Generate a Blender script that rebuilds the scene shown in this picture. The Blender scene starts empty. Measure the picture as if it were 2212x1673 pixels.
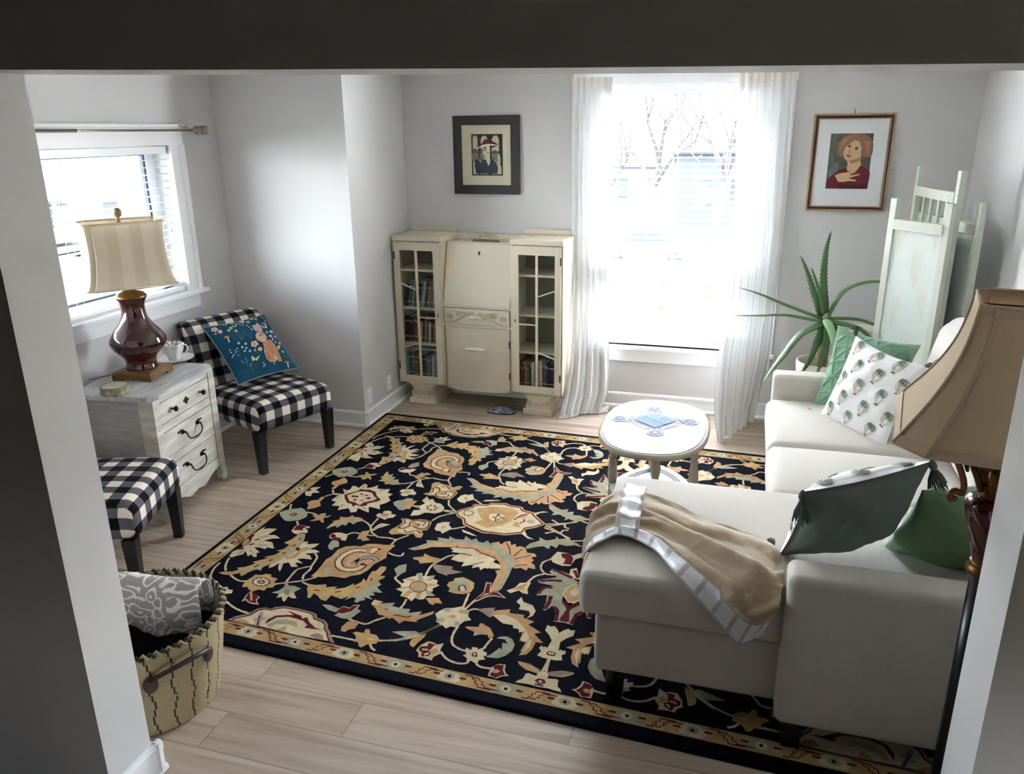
import bpy, bmesh, math, random
from mathutils import Vector, Matrix
random.seed(7)
C = bpy.context.scene.collection
S = bpy.context.scene
PI = math.pi

# ------------------------------------------------------------------ camera, sky, sun, exposure
cam_d = bpy.data.cameras.new('camera'); cam = bpy.data.objects.new('camera', cam_d); C.objects.link(cam)
cam_d.sensor_fit = 'HORIZONTAL'; cam_d.sensor_width = 36.0; cam_d.lens = 36.0 * 1699.09 / 2212.0
cam_d.clip_start = 0.02; cam_d.clip_end = 400
R0 = (0.959063, 0.283013, -0.010122); R1 = (-0.078557, 0.300209, 0.950633); R2 = (-0.272081, 0.910921, -0.310152)
cam.matrix_world = Matrix(((R0[0], R1[0], -R2[0], 0), (R0[1], R1[1], -R2[1], 0), (R0[2], R1[2], -R2[2], 2.0), (0, 0, 0, 1)))
S.camera = cam
S.view_settings.view_transform = 'Standard'; S.view_settings.look = 'None'
S.view_settings.gamma = 1.0; S.view_settings.use_curve_mapping = False
S.view_settings.exposure = 3.85
S.cycles.max_bounces = 14; S.cycles.diffuse_bounces = 8; S.cycles.transparent_max_bounces = 24
S.cycles.caustics_reflective = False; S.cycles.caustics_refractive = False

w = bpy.data.worlds.new('sky'); S.world = w; w.use_nodes = True
nt = w.node_tree; nt.nodes.clear()
bg = nt.nodes.new('ShaderNodeBackground'); ow = nt.nodes.new('ShaderNodeOutputWorld')
sky = nt.nodes.new('ShaderNodeTexSky'); sky.sky_type = 'NISHITA'; sky.sun_disc = False
sky.sun_elevation = math.radians(50); sky.sun_rotation = math.radians(10); sky.dust_density = 2.5; sky.air_density = 1.0
mixc = nt.nodes.new('ShaderNodeMixRGB'); mixc.blend_type = 'MIX'; mixc.inputs['Fac'].default_value = 0.42
mixc.inputs['Color2'].default_value = (9.0, 9.3, 9.8, 1)      # thin bright cloud over the blue
nt.links.new(sky.outputs[0], mixc.inputs['Color1']); nt.links.new(mixc.outputs[0], bg.inputs['Color'])
bg.inputs['Strength'].default_value = 0.6
nt.links.new(bg.outputs[0], ow.inputs[0])

def sun(name, d, energy, ang, col):
    l = bpy.data.lights.new(name, 'SUN'); l.energy = energy; l.angle = math.radians(ang); l.color = col
    o = bpy.data.objects.new(name, l); C.objects.link(o); o.location = (0, 12, 14)
    o.rotation_euler = Vector(d).to_track_quat('Z', 'Y').to_euler()
    return o
sun('sun', (0.12, 0.55, 0.83), 24.0, 0.6, (1.0, 0.98, 0.96))

def portal(name, loc, rot, sx, sy):
    l = bpy.data.lights.new(name, 'AREA'); l.shape = 'RECTANGLE'; l.size = sx; l.size_y = sy
    o = bpy.data.objects.new(name, l); C.objects.link(o); o.location = loc; o.rotation_euler = rot
    l.cycles.is_portal = True
    return o
portal('window_portal', (-0.49, 5.83, 1.39), (-PI/2, 0, 0), 1.3, 1.86)
portal('window_portal', (-3.66, 3.44, 1.49), (0, -PI/2, 0), 0.95, 1.68)

# ------------------------------------------------------------------ helpers
def lin(c):
    return tuple((v/255/12.92 if v/255 <= 0.04045 else ((v/255+0.055)/1.055)**2.4) for v in c) + (1.0,)
MATS = {}
def M(name, col, rough=0.6, metal=0.0, noise=0.0, nscale=40.0, bump=0.0, bscale=120.0, spec=0.5, stretch=None, sheen=0.0, coat=0.0, col2=None, transl=0.0):
    if name in MATS: return MATS[name]
    m = bpy.data.materials.new(name); m.use_nodes = True; n = m.node_tree.nodes; L = m.node_tree.links
    b = n['Principled BSDF']; c = lin(col)
    b.inputs['Base Color'].default_value = c; b.inputs['Roughness'].default_value = rough; b.inputs['Metallic'].default_value = metal
    b.inputs['Specular IOR Level'].default_value = spec
    if sheen: b.inputs['Sheen Weight'].default_value = sheen
    if coat: b.inputs['Coat Weight'].default_value = coat; b.inputs['Coat Roughness'].default_value = 0.05
    tc = n.new('ShaderNodeTexCoord'); mp = n.new('ShaderNodeMapping'); L.new(tc.outputs['Object'], mp.inputs[0])
    if stretch: mp.inputs['Scale'].default_value = stretch
    if noise or col2:
        t = n.new('ShaderNodeTexNoise'); t.inputs['Scale'].default_value = nscale; t.inputs['Detail'].default_value = 4
        L.new(mp.outputs[0], t.inputs['Vector'])
        r = n.new('ShaderNodeValToRGB'); r.color_ramp.elements[0].position = 0.35; r.color_ramp.elements[1].position = 0.7
        if col2: d2 = lin(col2)
        else: d2 = tuple(v*(1-noise) for v in c[:3]) + (1,)
        r.color_ramp.elements[0].color = d2; r.color_ramp.elements[1].color = c
        L.new(t.outputs['Fac'], r.inputs[0]); L.new(r.outputs[0], b.inputs['Base Color'])
    if bump:
        t2 = n.new('ShaderNodeTexNoise'); t2.inputs['Scale'].default_value = bscale; t2.inputs['Detail'].default_value = 3
        L.new(mp.outputs[0], t2.inputs['Vector'])
        bp = n.new('ShaderNodeBump'); bp.inputs['Strength'].default_value = bump; bp.inputs['Distance'].default_value = 0.003
        L.new(t2.outputs['Fac'], bp.inputs['Height']); L.new(bp.outputs[0], b.inputs['Normal'])
    if transl:
        out = n['Material Output']; tr = n.new('ShaderNodeBsdfTranslucent'); tr.inputs['Color'].default_value = c
        mx = n.new('ShaderNodeMixShader'); mx.inputs[0].default_value = transl
        L.new(b.outputs[0], mx.inputs[1]); L.new(tr.outputs[0], mx.inputs[2]); L.new(mx.outputs[0], out.inputs['Surface'])
    MATS[name] = m
    return m

class B:
    """collects shapes into one mesh"""
    def __init__(s): s.bm = bmesh.new(); s.uv = s.bm.loops.layers.uv.new('UVMap')
    def quad(s, ps, mi=0, uvs=None):
        vs = [s.bm.verts.new(p) for p in ps]
        f = s.bm.faces.new(vs); f.material_index = mi
        if uvs:
            for l, u in zip(f.loops, uvs): l[s.uv].uv = u
        return f
    def box(s, x0, x1, y0, y1, z0, z1, mi=0, bev=0.0, mat=None, seg=2):
        r = bmesh.ops.create_cube(s.bm, size=1.0); vs = r['verts']
        for v in vs: v.co = Vector(((x0+x1)/2 + v.co.x*(x1-x0), (y0+y1)/2 + v.co.y*(y1-y0), (z0+z1)/2 + v.co.z*(z1-z0)))
        fs = set(f for v in vs for f in v.link_faces)
        for f in fs: f.material_index = mi
        if bev > 0:
            es = list(set(e for v in vs for e in v.link_edges))
            r2 = bmesh.ops.bevel(s.bm, geom=es, offset=bev, segments=seg, affect='EDGES', profile=0.6)
            vs = list(set(v for f in r2['faces'] for v in f.verts) | set(v for v in vs if v.is_valid))
            for f in r2['faces']: f.material_index = mi
        if mat is not None:
            for v in vs: v.co = mat @ v.co
        return vs
    def lathe(s, prof, seg=24, mi=0, mat=None, sx=1.0, sy=1.0, caps=True, fn=None):
        rings = []
        for (r, z) in prof:
            ring = []
            for k in range(seg):
                a = 2*PI*k/seg; rr = fn(r, z, a) if fn else r
                p = Vector((rr*math.cos(a)*sx, rr*math.sin(a)*sy, z))
                ring.append(s.bm.verts.new(mat @ p if mat is not None else p))
            rings.append(ring)
        for i in range(len(rings)-1):
            for k in range(seg):
                f = s.bm.faces.new((rings[i][k], rings[i][(k+1) % seg], rings[i+1][(k+1) % seg], rings[i+1][k])); f.material_index = mi; f.smooth = True
        if caps:
            for ring, rev in ((rings[0], True), (rings[-1], False)):
                f = s.bm.faces.new(list(reversed(ring)) if rev else ring); f.material_index = mi
        return rings
    def tube(s, pts, r, seg=8, mi=0, caps=True, flat=1.0, up=None):
        pts = [Vector(p) for p in pts]; n = len(pts)
        rs = r if isinstance(r, (list, tuple)) else [r]*n
        rings = []; prev = None
        for i, p in enumerate(pts):
            t = (pts[min(i+1, n-1)] - pts[max(i-1, 0)]).normalized()
            u = prev if prev is not None else (Vector(up) if up else (Vector((0, 0, 1)) if abs(t.z) < 0.9 else Vector((1, 0, 0))))
            u = (u - t*u.dot(t)).normalized(); prev = u; v = t.cross(u)
            ring = []
            for k in range(seg):
                a = 2*PI*k/seg; ring.append(s.bm.verts.new(p + (u*math.cos(a)*flat + v*math.sin(a))*rs[i]))
            rings.append(ring)
        for i in range(n-1):
            for k in range(seg):
                f = s.bm.faces.new((rings[i][k], rings[i][(k+1) % seg], rings[i+1][(k+1) % seg], rings[i+1][k])); f.material_index = mi; f.smooth = True
        if caps:
            for ring in (rings[0], rings[-1]):
                try: f = s.bm.faces.new(ring); f.material_index = mi
                except ValueError: pass
    def prism(s, poly, axis, a, b, mi=0, smooth=False):
        """extrude a 2D polygon along an axis: axis 'x' -> poly is (y,z) ..."""
        def P(q, t):
            return {'x': (t, q[0], q[1]), 'y': (q[0], t, q[1]), 'z': (q[0], q[1], t)}[axis]
        v0 = [s.bm.verts.new(P(q, a)) for q in poly]; v1 = [s.bm.verts.new(P(q, b)) for q in poly]; n = len(poly)
        fs = [s.bm.faces.new(v0), s.bm.faces.new(list(reversed(v1)))]
        for i in range(n):
            f = s.bm.faces.new((v0[i], v1[i], v1[(i+1) % n], v0[(i+1) % n])); fs.append(f); f.smooth = smooth
        for f in fs: f.material_index = mi
        return v0 + v1
    def grid(s, P, mi=0, uv=None, smooth=True, closed_u=False):
        """P[i][j] -> points"""
        V = [[s.bm.verts.new(p) for p in row] for row in P]; n = len(V); m = len(V[0])
        for i in range(n-1):
            for j in range(m-1):
                f = s.bm.faces.new((V[i][j], V[i][j+1], V[i+1][j+1], V[i+1][j])); f.material_index = mi(i, j) if callable(mi) else mi; f.smooth = smooth
                if uv:
                    for l, (a, b) in zip(f.loops, ((i, j), (i, j+1), (i+1, j+1), (i+1, j))): l[s.uv].uv = uv[a][b]
        return V
    def out(s, name, mats, parent=None, loc=None, rotz=0.0, smooth=None, mw=None, recalc=True):
        if recalc: bmesh.ops.recalc_face_normals(s.bm, faces=s.bm.faces)
        me = bpy.data.meshes.new(name); s.bm.to_mesh(me); s.bm.free()
        if not isinstance(mats, (list, tuple)): mats = [mats]
        for m in mats: me.materials.append(m)
        if smooth is not None:
            me.polygons.foreach_set('use_smooth', [smooth]*len(me.polygons))
        o = bpy.data.objects.new(name, me); C.objects.link(o)
        if parent is not None: o.parent = parent
        if loc: o.location = loc
        if rotz: o.rotation_euler = (0, 0, rotz)
        if mw is not None: o.matrix_local = mw
        return o

def thing(name, label, cat, loc=(0, 0, 0), rotz=0.0, group=None, mw=None):
    o = bpy.data.objects.new(name, None); C.objects.link(o); o.empty_display_size = 0.1
    if mw is not None: o.matrix_world = mw
    else: o.location = loc; o.rotation_euler = (0, 0, rotz)
    o['label'] = label; o['category'] = cat
    if group: o['group'] = group
    return o
def tag(o, label, cat, group=None, kind=None):
    o['label'] = label; o['category'] = cat
    if group: o['group'] = group
    if kind: o['kind'] = kind
    return o
def struct(o): o['kind'] = 'structure'; return o
def subsurf(o, lv=2):
    md = o.modifiers.new('smooth', 'SUBSURF'); md.levels = lv; md.render_levels = lv; return o
def rotm(z): return Matrix.Rotation(z, 4, 'Z')
def fbm(x, y, z=0.0):
    from mathutils import noise
    return noise.fractal(Vector((x, y, z)), 1.0, 2.0, 3)

# ------------------------------------------------------------------ shared materials
WALL = M('wall_paint', (206, 204, 204), 0.85, bump=0.08, bscale=260, spec=0.25)
TRIM = M('white_trim', (236, 237, 238), 0.35, spec=0.45)
CEIL = M('ceiling_paint', (206, 206, 205), 0.9)
BLACKWOOD = M('black_lacquer_wood', (17, 16, 17), 0.38, noise=0.2, nscale=30)
DARKIRON = M('dark_iron', (38, 34, 32), 0.45, metal=0.7)
BRASS = M('aged_brass', (128, 98, 52), 0.36, metal=0.85, noise=0.35, nscale=25)

def floor_mat():
    m = bpy.data.materials.new('oak_plank_floor'); m.use_nodes = True; n = m.node_tree.nodes; L = m.node_tree.links
    b = n['Principled BSDF']; b.inputs['Roughness'].default_value = 0.42
    tc = n.new('ShaderNodeTexCoord'); mp = n.new('ShaderNodeMapping'); L.new(tc.outputs['Object'], mp.inputs[0])
    br = n.new('ShaderNodeTexBrick'); br.inputs['Scale'].default_value = 1.0; br.offset = 0.37; br.offset_frequency = 2
    br.inputs['Brick Width'].default_value = 1.22; br.inputs['Row Height'].default_value = 0.178
    br.inputs['Mortar Size'].default_value = 0.0012; br.inputs['Mortar Smooth'].default_value = 0.1; br.inputs['Bias'].default_value = 0.0
    br.inputs['Color1'].default_value = (0.0, 0.0, 0.0, 1); br.inputs['Color2'].default_value = (1, 1, 1, 1); br.inputs['Mortar'].default_value = (0.4, 0.4, 0.4, 1)
    L.new(mp.outputs[0], br.inputs['Vector'])
    # grain: noise stretched along the planks (x)
    mp2 = n.new('ShaderNodeMapping'); mp2.inputs['Scale'].default_value = (1.3, 22, 1); L.new(tc.outputs['Object'], mp2.inputs[0])
    ad = n.new('ShaderNodeVectorMath'); ad.operation = 'ADD'
    sc = n.new('ShaderNodeVectorMath'); sc.operation = 'SCALE'; sc.inputs['Scale'].default_value = 7.0
    L.new(br.outputs['Color'], sc.inputs[0]); L.new(mp2.outputs[0], ad.inputs[0]); L.new(sc.outputs[0], ad.inputs[1])
    g = n.new('ShaderNodeTexNoise'); g.inputs['Scale'].default_value = 1.0; g.inputs['Detail'].default_value = 7; g.inputs['Distortion'].default_value = 0.6
    L.new(ad.outputs[0], g.inputs['Vector'])
    r = n.new('ShaderNodeValToRGB'); e = r.color_ramp.elements
    e[0].position = 0.30; e[0].color = lin((158, 138, 119)); e[1].position = 0.72; e[1].color = lin((205, 189, 172))
    x = r.color_ramp.elements.new(0.5); x.color = lin((187, 168, 150))
    L.new(g.outputs['Fac'], r.inputs[0])
    mul = n.new('ShaderNodeMixRGB'); mul.blend_type = 'MULTIPLY'; mul.inputs['Fac'].default_value = 1.0
    r2 = n.new('ShaderNodeValToRGB'); r2.color_ramp.elements[0].color = (0.80, 0.79, 0.78, 1); r2.color_ramp.elements[1].color = (1, 1, 1, 1)
    L.new(br.outputs['Color'], r2.inputs[0]); L.new(r.outputs[0], mul.inputs['Color1']); L.new(r2.outputs[0], mul.inputs['Color2'])
    mo = n.new('ShaderNodeMixRGB'); mo.blend_type = 'MIX'; mo.inputs['Color2'].default_value = lin((110, 92, 76))
    L.new(br.outputs['Fac'], mo.inputs['Fac']); L.new(mul.outputs[0], mo.inputs['Color1']); L.new(mo.outputs[0], b.inputs['Base Color'])
    return m

# ------------------------------------------------------------------ the room
XL, XR, YB, YF1, YF2 = -3.472, 1.302, 5.65, 1.475, 1.65
BX, BY = -2.508, 4.746        # the boxed-out corner
CZ = 2.52
b = B(); b.box(-4.2, 2.6, -2.2, 5.86, -0.12, 0.0); struct(b.out('floor', floor_mat()))
b = B(); b.box(XL-.2, XR+.2, YF1+.02, YB+.2, CZ, CZ+.1); struct(b.out('ceiling', CEIL)); b = B(); b.box(-4.2, 2.6, -2.2, YF1+.06, 2.85, 2.95); struct(b.out('ceiling_hall', M('hall_dark_absorber', (50, 51, 54), 0.8, noise=.2, nscale=3)))
# back wall with its window opening
W1 = (-1.105, 0.118, 0.478, 2.285)     # x0,x1,z0,z1
b = B(); b.box(XL-.17, W1[0], YB, YB+.18, 0, CZ); b.box(W1[1], XR+.17, YB, YB+.18, 0, CZ)
b.box(W1[0], W1[1], YB, YB+.18, 0, W1[2]); b.box(W1[0], W1[1], YB, YB+.18, W1[3], CZ); struct(b.out('wall_back', WALL))
# left wall with its window opening
W2 = (2.62, 4.262, 1.04, 1.935)        # y0,y1,z0,z1
b = B(); b.box(XL-.17, XL, YF2-.1, W2[0], 0, CZ); b.box(XL-.17, XL, W2[1], YB, 0, CZ)
b.box(XL-.17, XL, W2[0], W2[1], 0, W2[2]); b.box(XL-.17, XL, W2[0], W2[1], W2[3], CZ); struct(b.out('wall_left', WALL))
b = B(); b.box(XL, BX, BY, YB, 0, CZ); struct(b.out('wall_corner', WALL))
b = B(); b.box(XR, XR+.17, YF1, YB, 0, CZ); struct(b.out('wall_right', WALL))
# the wall with the wide opening we look through
PXL, PXR = -1.733, 0.520
b = B(); b.box(-4.2, PXL, YF1, YF2, 0, 2.85); b.box(PXR, 2.6, YF1, YF2, 0, 2.85)
bz = [(PXL, 2.143), (-1.05, 2.123), (-0.36, 2.106), (PXR, 2.088)]
for (xa, za), (xb, zb) in zip(bz, bz[1:]):
    b.prism([(xa, za), (xb, zb), (xb, 2.85), (xa, 2.85)], 'y', YF1, YF2)
struct(b.out('wall_front', WALL))
# the hall we stand in
HALLW = M('hall_dark_absorber', (50, 51, 54), 0.8, noise=.2, nscale=3)  # dark grey chosen to soak up bounced light on unseen hall walls and ceiling
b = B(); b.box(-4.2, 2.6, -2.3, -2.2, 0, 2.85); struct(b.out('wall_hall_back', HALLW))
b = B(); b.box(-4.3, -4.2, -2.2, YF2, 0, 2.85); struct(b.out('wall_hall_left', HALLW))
b = B(); b.box(2.6, 2.7, -2.2, 0.1, 0, 2.85); b.box(2.6, 2.7, 0.75, YF2, 0, 2.85); b.box(2.6, 2.7, 0.1, 0.75, 1.05, 2.85); b.box(2.6, 2.7, 0.1, 0.75, 0, 0.45); struct(b.out('wall_hall_right', HALLW))  # gap added out of view to let daylight onto the right jamb

# baseboards: flat board, moulded cap, quarter-round shoe
def baseboard(name, p, q, nrm, h=0.111):
    p = Vector((p[0], p[1], 0)); q = Vector((q[0], q[1], 0)); n = Vector((nrm[0], nrm[1], 0))
    prof = [(0, 0.0), (0.030, 0.0), (0.027, 0.012), (0.016, 0.020), (0.016, h-.026), (0.021, h-.022), (0.021, h-.010), (0.014, h-.003), (0.010, h), (0, h)]
    b = B()
    v0 = [b.bm.verts.new(p + n*a + Vector((0, 0, z))) for a, z in prof]; v1 = [b.bm.verts.new(q + n*a + Vector((0, 0, z))) for a, z in prof]
    b.bm.faces.new(v0); b.bm.faces.new(list(reversed(v1)))
    for i in range(len(prof)): k = (i+1) % len(prof); b.bm.faces.new((v0[i], v1[i], v1[k], v0[k]))
    return struct(b.out(name, TRIM))
baseboard('baseboard_back', (BX, YB), (XR, YB), (0, -1))
baseboard('baseboard_corner', (BX, BY-.030), (BX, YB), (1, 0))
baseboard('baseboard_alcove', (XL, BY), (BX+.030, BY), (0, -1))
baseboard('baseboard_left', (XL, YF2), (XL, BY), (1, 0))
baseboard('baseboard_right', (XR, YF2), (XR, YB), (-1, 0))
baseboard('baseboard_post', (PXL, YF1-.03), (PXL, YF2+.03), (1, 0))
baseboard('baseboard_post_back', (-3.44, YF2), (PXL+.03, YF2), (0, 1))
baseboard('baseboard_jamb', (PXR, YF1-.03), (PXR, YF2+.03), (-1, 0))

# ------------------------------------------------------------------ windows
def glass_mat():
    m = bpy.data.materials.new('window_glass'); m.use_nodes = True; n = m.node_tree.nodes; L = m.node_tree.links
    n.remove(n['Principled BSDF']); t = n.new('ShaderNodeBsdfTransparent'); t.inputs[0].default_value = (0.97, 0.985, 0.98, 1)
    g = n.new('ShaderNodeBsdfGlossy'); g.inputs['Roughness'].default_value = 0.02
    fr = n.new('ShaderNodeFresnel'); fr.inputs['IOR'].default_value = 1.35
    mx = n.new('ShaderNodeMixShader'); gm = n.new('ShaderNodeNewGeometry'); iv = n.new('ShaderNodeMath'); iv.operation = 'SUBTRACT'; iv.inputs[0].default_value = 1.0; L.new(gm.outputs['Backfacing'], iv.inputs[1])
    ml = n.new('ShaderNodeMath'); ml.operation = 'MULTIPLY'; L.new(fr.outputs[0], ml.inputs[0]); L.new(iv.outputs[0], ml.inputs[1]); L.new(ml.outputs[0], mx.inputs[0]); L.new(t.outputs[0], mx.inputs[1]); L.new(g.outputs[0], mx.inputs[2])
    L.new(mx.outputs[0], n['Material Output'].inputs[0]); return m
GLASS = glass_mat()
SEAL = M('grey_window_seal', (72, 80, 92), 0.6)
VINYL = M('white_vinyl', (240, 242, 244), 0.3)
# window_1: back wall, tall picture pane above a sliding pair
w1 = struct(thing('window_1', 'tall white framed window in the back wall', 'window', (0, 0, 0))); del w1['category']; del w1['label']
b = B(); ct = 0.022; cwid = 0.108
b.box(W1[0]-cwid, W1[0], YB-ct, YB, W1[2], W1[3]+.11, bev=.003); b.box(W1[1], W1[1]+cwid, YB-ct, YB, W1[2], W1[3]+.11, bev=.003)
b.box(W1[0]-cwid-.006, W1[1]+cwid+.006, YB-ct-.004, YB, W1[3], W1[3]+.125, bev=.003)
b.box(W1[0]-.02, W1[0], YB, YB+.13, W1[2], W1[3]); b.box(W1[1], W1[1]+.0, YB, YB+.13, W1[2], W1[3])
b.out('casing', TRIM, w1)
b = B(); b.box(W1[0]-.125, W1[1]+.125, YB-.055, YB+.13, W1[2]-.024, W1[2], bev=.004); b.out('sill', TRIM, w1)
b = B(); b.box(W1[0]-.10, W1[1]+.10, YB-.020, YB, W1[2]-.118, W1[2]-.024, bev=.003); b.out('apron', TRIM, w1)
b = B(); fy0, fy1 = YB+.085, YB+.15; fw = .05
b.box(W1[0], W1[0]+fw, fy0, fy1, W1[2], W1[3]); b.box(W1[1]-fw, W1[1], fy0, fy1, W1[2], W1[3]); b.box(W1[0]+fw, W1[1]-fw, fy0, fy1, W1[2], W1[2]+.055)
b.box(W1[0]+fw, W1[1]-fw, fy0, fy1, W1[3]-.05, W1[3]); b.box(W1[0]+fw, W1[1]-fw, fy0-.01, fy1, 0.972, 1.088)
b.out('frame', VINYL, w1)
b = B(); xm = -0.50
b.box(xm-.025, xm+.02, fy0-.012, fy1-.02, W1[2]+.055, .972); b.box(xm+.02, W1[1]-fw, fy0-.012, fy1-.02, .93, .972); b.box(xm+.02, W1[1]-fw, fy0-.012, fy1-.02, W1[2]+.055, .585); b.box(W1[1]-fw-.03, W1[1]-fw, fy0-.012, fy1-.02, .585, .93)
b.out('sliding_sash', VINYL, w1)
b = B(); b.box(W1[0]+fw-.004, W1[1]-fw+.004, YB+.11, YB+.116, 1.084, W1[3]-.046); b.out('glass', GLASS, w1)
b = B(); b.box(W1[0]+fw-.004, W1[1]-fw+.004, YB+.125, YB+.131, W1[2]+.052, .974); b.out('glass', GLASS, w1)
# window_2: left wall
w2 = struct(thing('window_2', 'x', 'window', (0, 0, 0))); del w2['category']; del w2['label']
b = B(); c2 = .118
b.box(XL, XL+.02, W2[1], W2[1]+c2, W2[2]-.02, W2[3]+.003, bev=.003); b.box(XL, XL+.028, W2[1]+c2-.035, W2[1]+c2+.004, W2[2]-.02, W2[3]+.003, bev=.003)
b.box(XL, XL+.02, W2[0]-c2, W2[0], W2[2]-.02, W2[3]+.003, bev=.003)
b.box(XL, XL+.022, W2[0]-c2, W2[1]+c2, W2[3], W2[3]+.105, bev=.003); b.box(XL, XL+.04, W2[0]-c2-.01, W2[1]+c2+.01, W2[3]+.105, W2[3]+.125, bev=.004)
b.out('casing', TRIM, w2)
b = B(); b.box(XL-.13, XL+.055, W2[0]-.15, W2[1]+.155, W2[2]-.038, W2[2]-.012, bev=.004); b.out('sill', TRIM, w2)
b = B(); b.box(XL, XL+.02, W2[0]-.11, W2[1]+.09, W2[2]-.125, W2[2]-.038, bev=.003); b.out('apron', TRIM, w2)
b = B(); gx0, gx1 = XL-.165, XL-.115
b.box(gx0, gx1, W2[0], W2[0]+.07, W2[2]-.01, W2[3]); b.box(gx0, gx1, W2[1]-.075, W2[1], W2[2]-.01, W2[3]); b.box(gx0, gx1, W2[0], W2[1], W2[2]-.01, W2[2]+.045); b.box(gx0, gx1, W2[0], W2[1], W2[3]-.045, W2[3])
b.out('frame', VINYL, w2)
b = B()
b.box(gx0+.012, gx1-.008, W2[1]-.091, W2[1]-.075, W2[2]+.045, W2[3]-.045); b.box(gx0+.012, gx1-.008, W2[0]+.07, W2[0]+.086, W2[2]+.045, W2[3]-.045); b.box(gx0+.012, gx1-.008, W2[0]+.086, W2[1]-.091, W2[2]+.045, W2[2]+.058); b.box(gx0+.012, gx1-.008, W2[0]+.086, W2[1]-.091, W2[3]-.058, W2[3]-.045)
b.out('seal', SEAL, w2)
b = B(); b.box(gx0+.02, gx0+.026, W2[0]+.08, W2[1]-.085, W2[2]+.05, W2[3]-.05); b.out('glass', GLASS, w2)

# blinds: head rail, slats, bottom rail, cords
def blind(label, axis, a0, a1, z0, z1, at, tilt, mname):
    t = thing('window_blind', label, 'blind', ((a0+a1)/2, at, z0) if axis == 'x' else (at, (a0+a1)/2, z0))
    mw = Matrix.Translation(t.location)
    if axis == 'y': mw = mw @ rotm(PI/2)
    t.matrix_world = mw
    h = (a1-a0)/2; H = z1-z0
    b = B(); b.box(-h, h, -.028, .028, H-.045, H, bev=.003); b.out('head_rail', VINYL, t)
    b = B(); sp = .0425; k = 0; z = .05
    while z < H-.06:
        b.box(-h+.004, h-.004, -.025, .025, -.0014, .0014, mat=Matrix.Translation((0, 0, z)) @ Matrix.Rotation(tilt, 4, 'X')); z += sp
    b.out('slats', M(mname, (238, 240, 243), 0.4, transl=0.12), t)
    b = B(); b.box(-h, h, -.026, .026, 0.0, .026, bev=.004); b.out('bottom_rail', VINYL, t)
    b = B()
    for fx in (-.78, -.02, .78):
        for s in (-1, 1): b.tube([(h*fx, s*.026, .02), (h*fx, s*.026, H-.03)], .0012, 5)
    b.out('ladder_cord', VINYL, t)
    b = B(); b.tube([(h*.92, -.034 if axis == 'x' else -.034, H-.03), (h*.92, -.036, H*.45)], .0015, 5); b.lathe([(.004, 0), (.007, .012), (.004, .03)], 8, mat=Matrix.Translation((h*.92, -.036, H*.45-.03))); b.out('pull_cord', VINYL, t)
    return t
blind('white slatted blind lowered behind the sheer curtains', 'x', W1[0]+.012, W1[1]-.012, W1[2]+.008, W1[3]-.004, YB+.042, math.radians(2), 'white_slat')
blind('white slatted blind over the window behind the table lamp', 'y', W2[0]+.012, W2[1]-.012, W2[2]-.004, W2[3]-.004, XL-.035, math.radians(2), 'white_slat')

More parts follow.
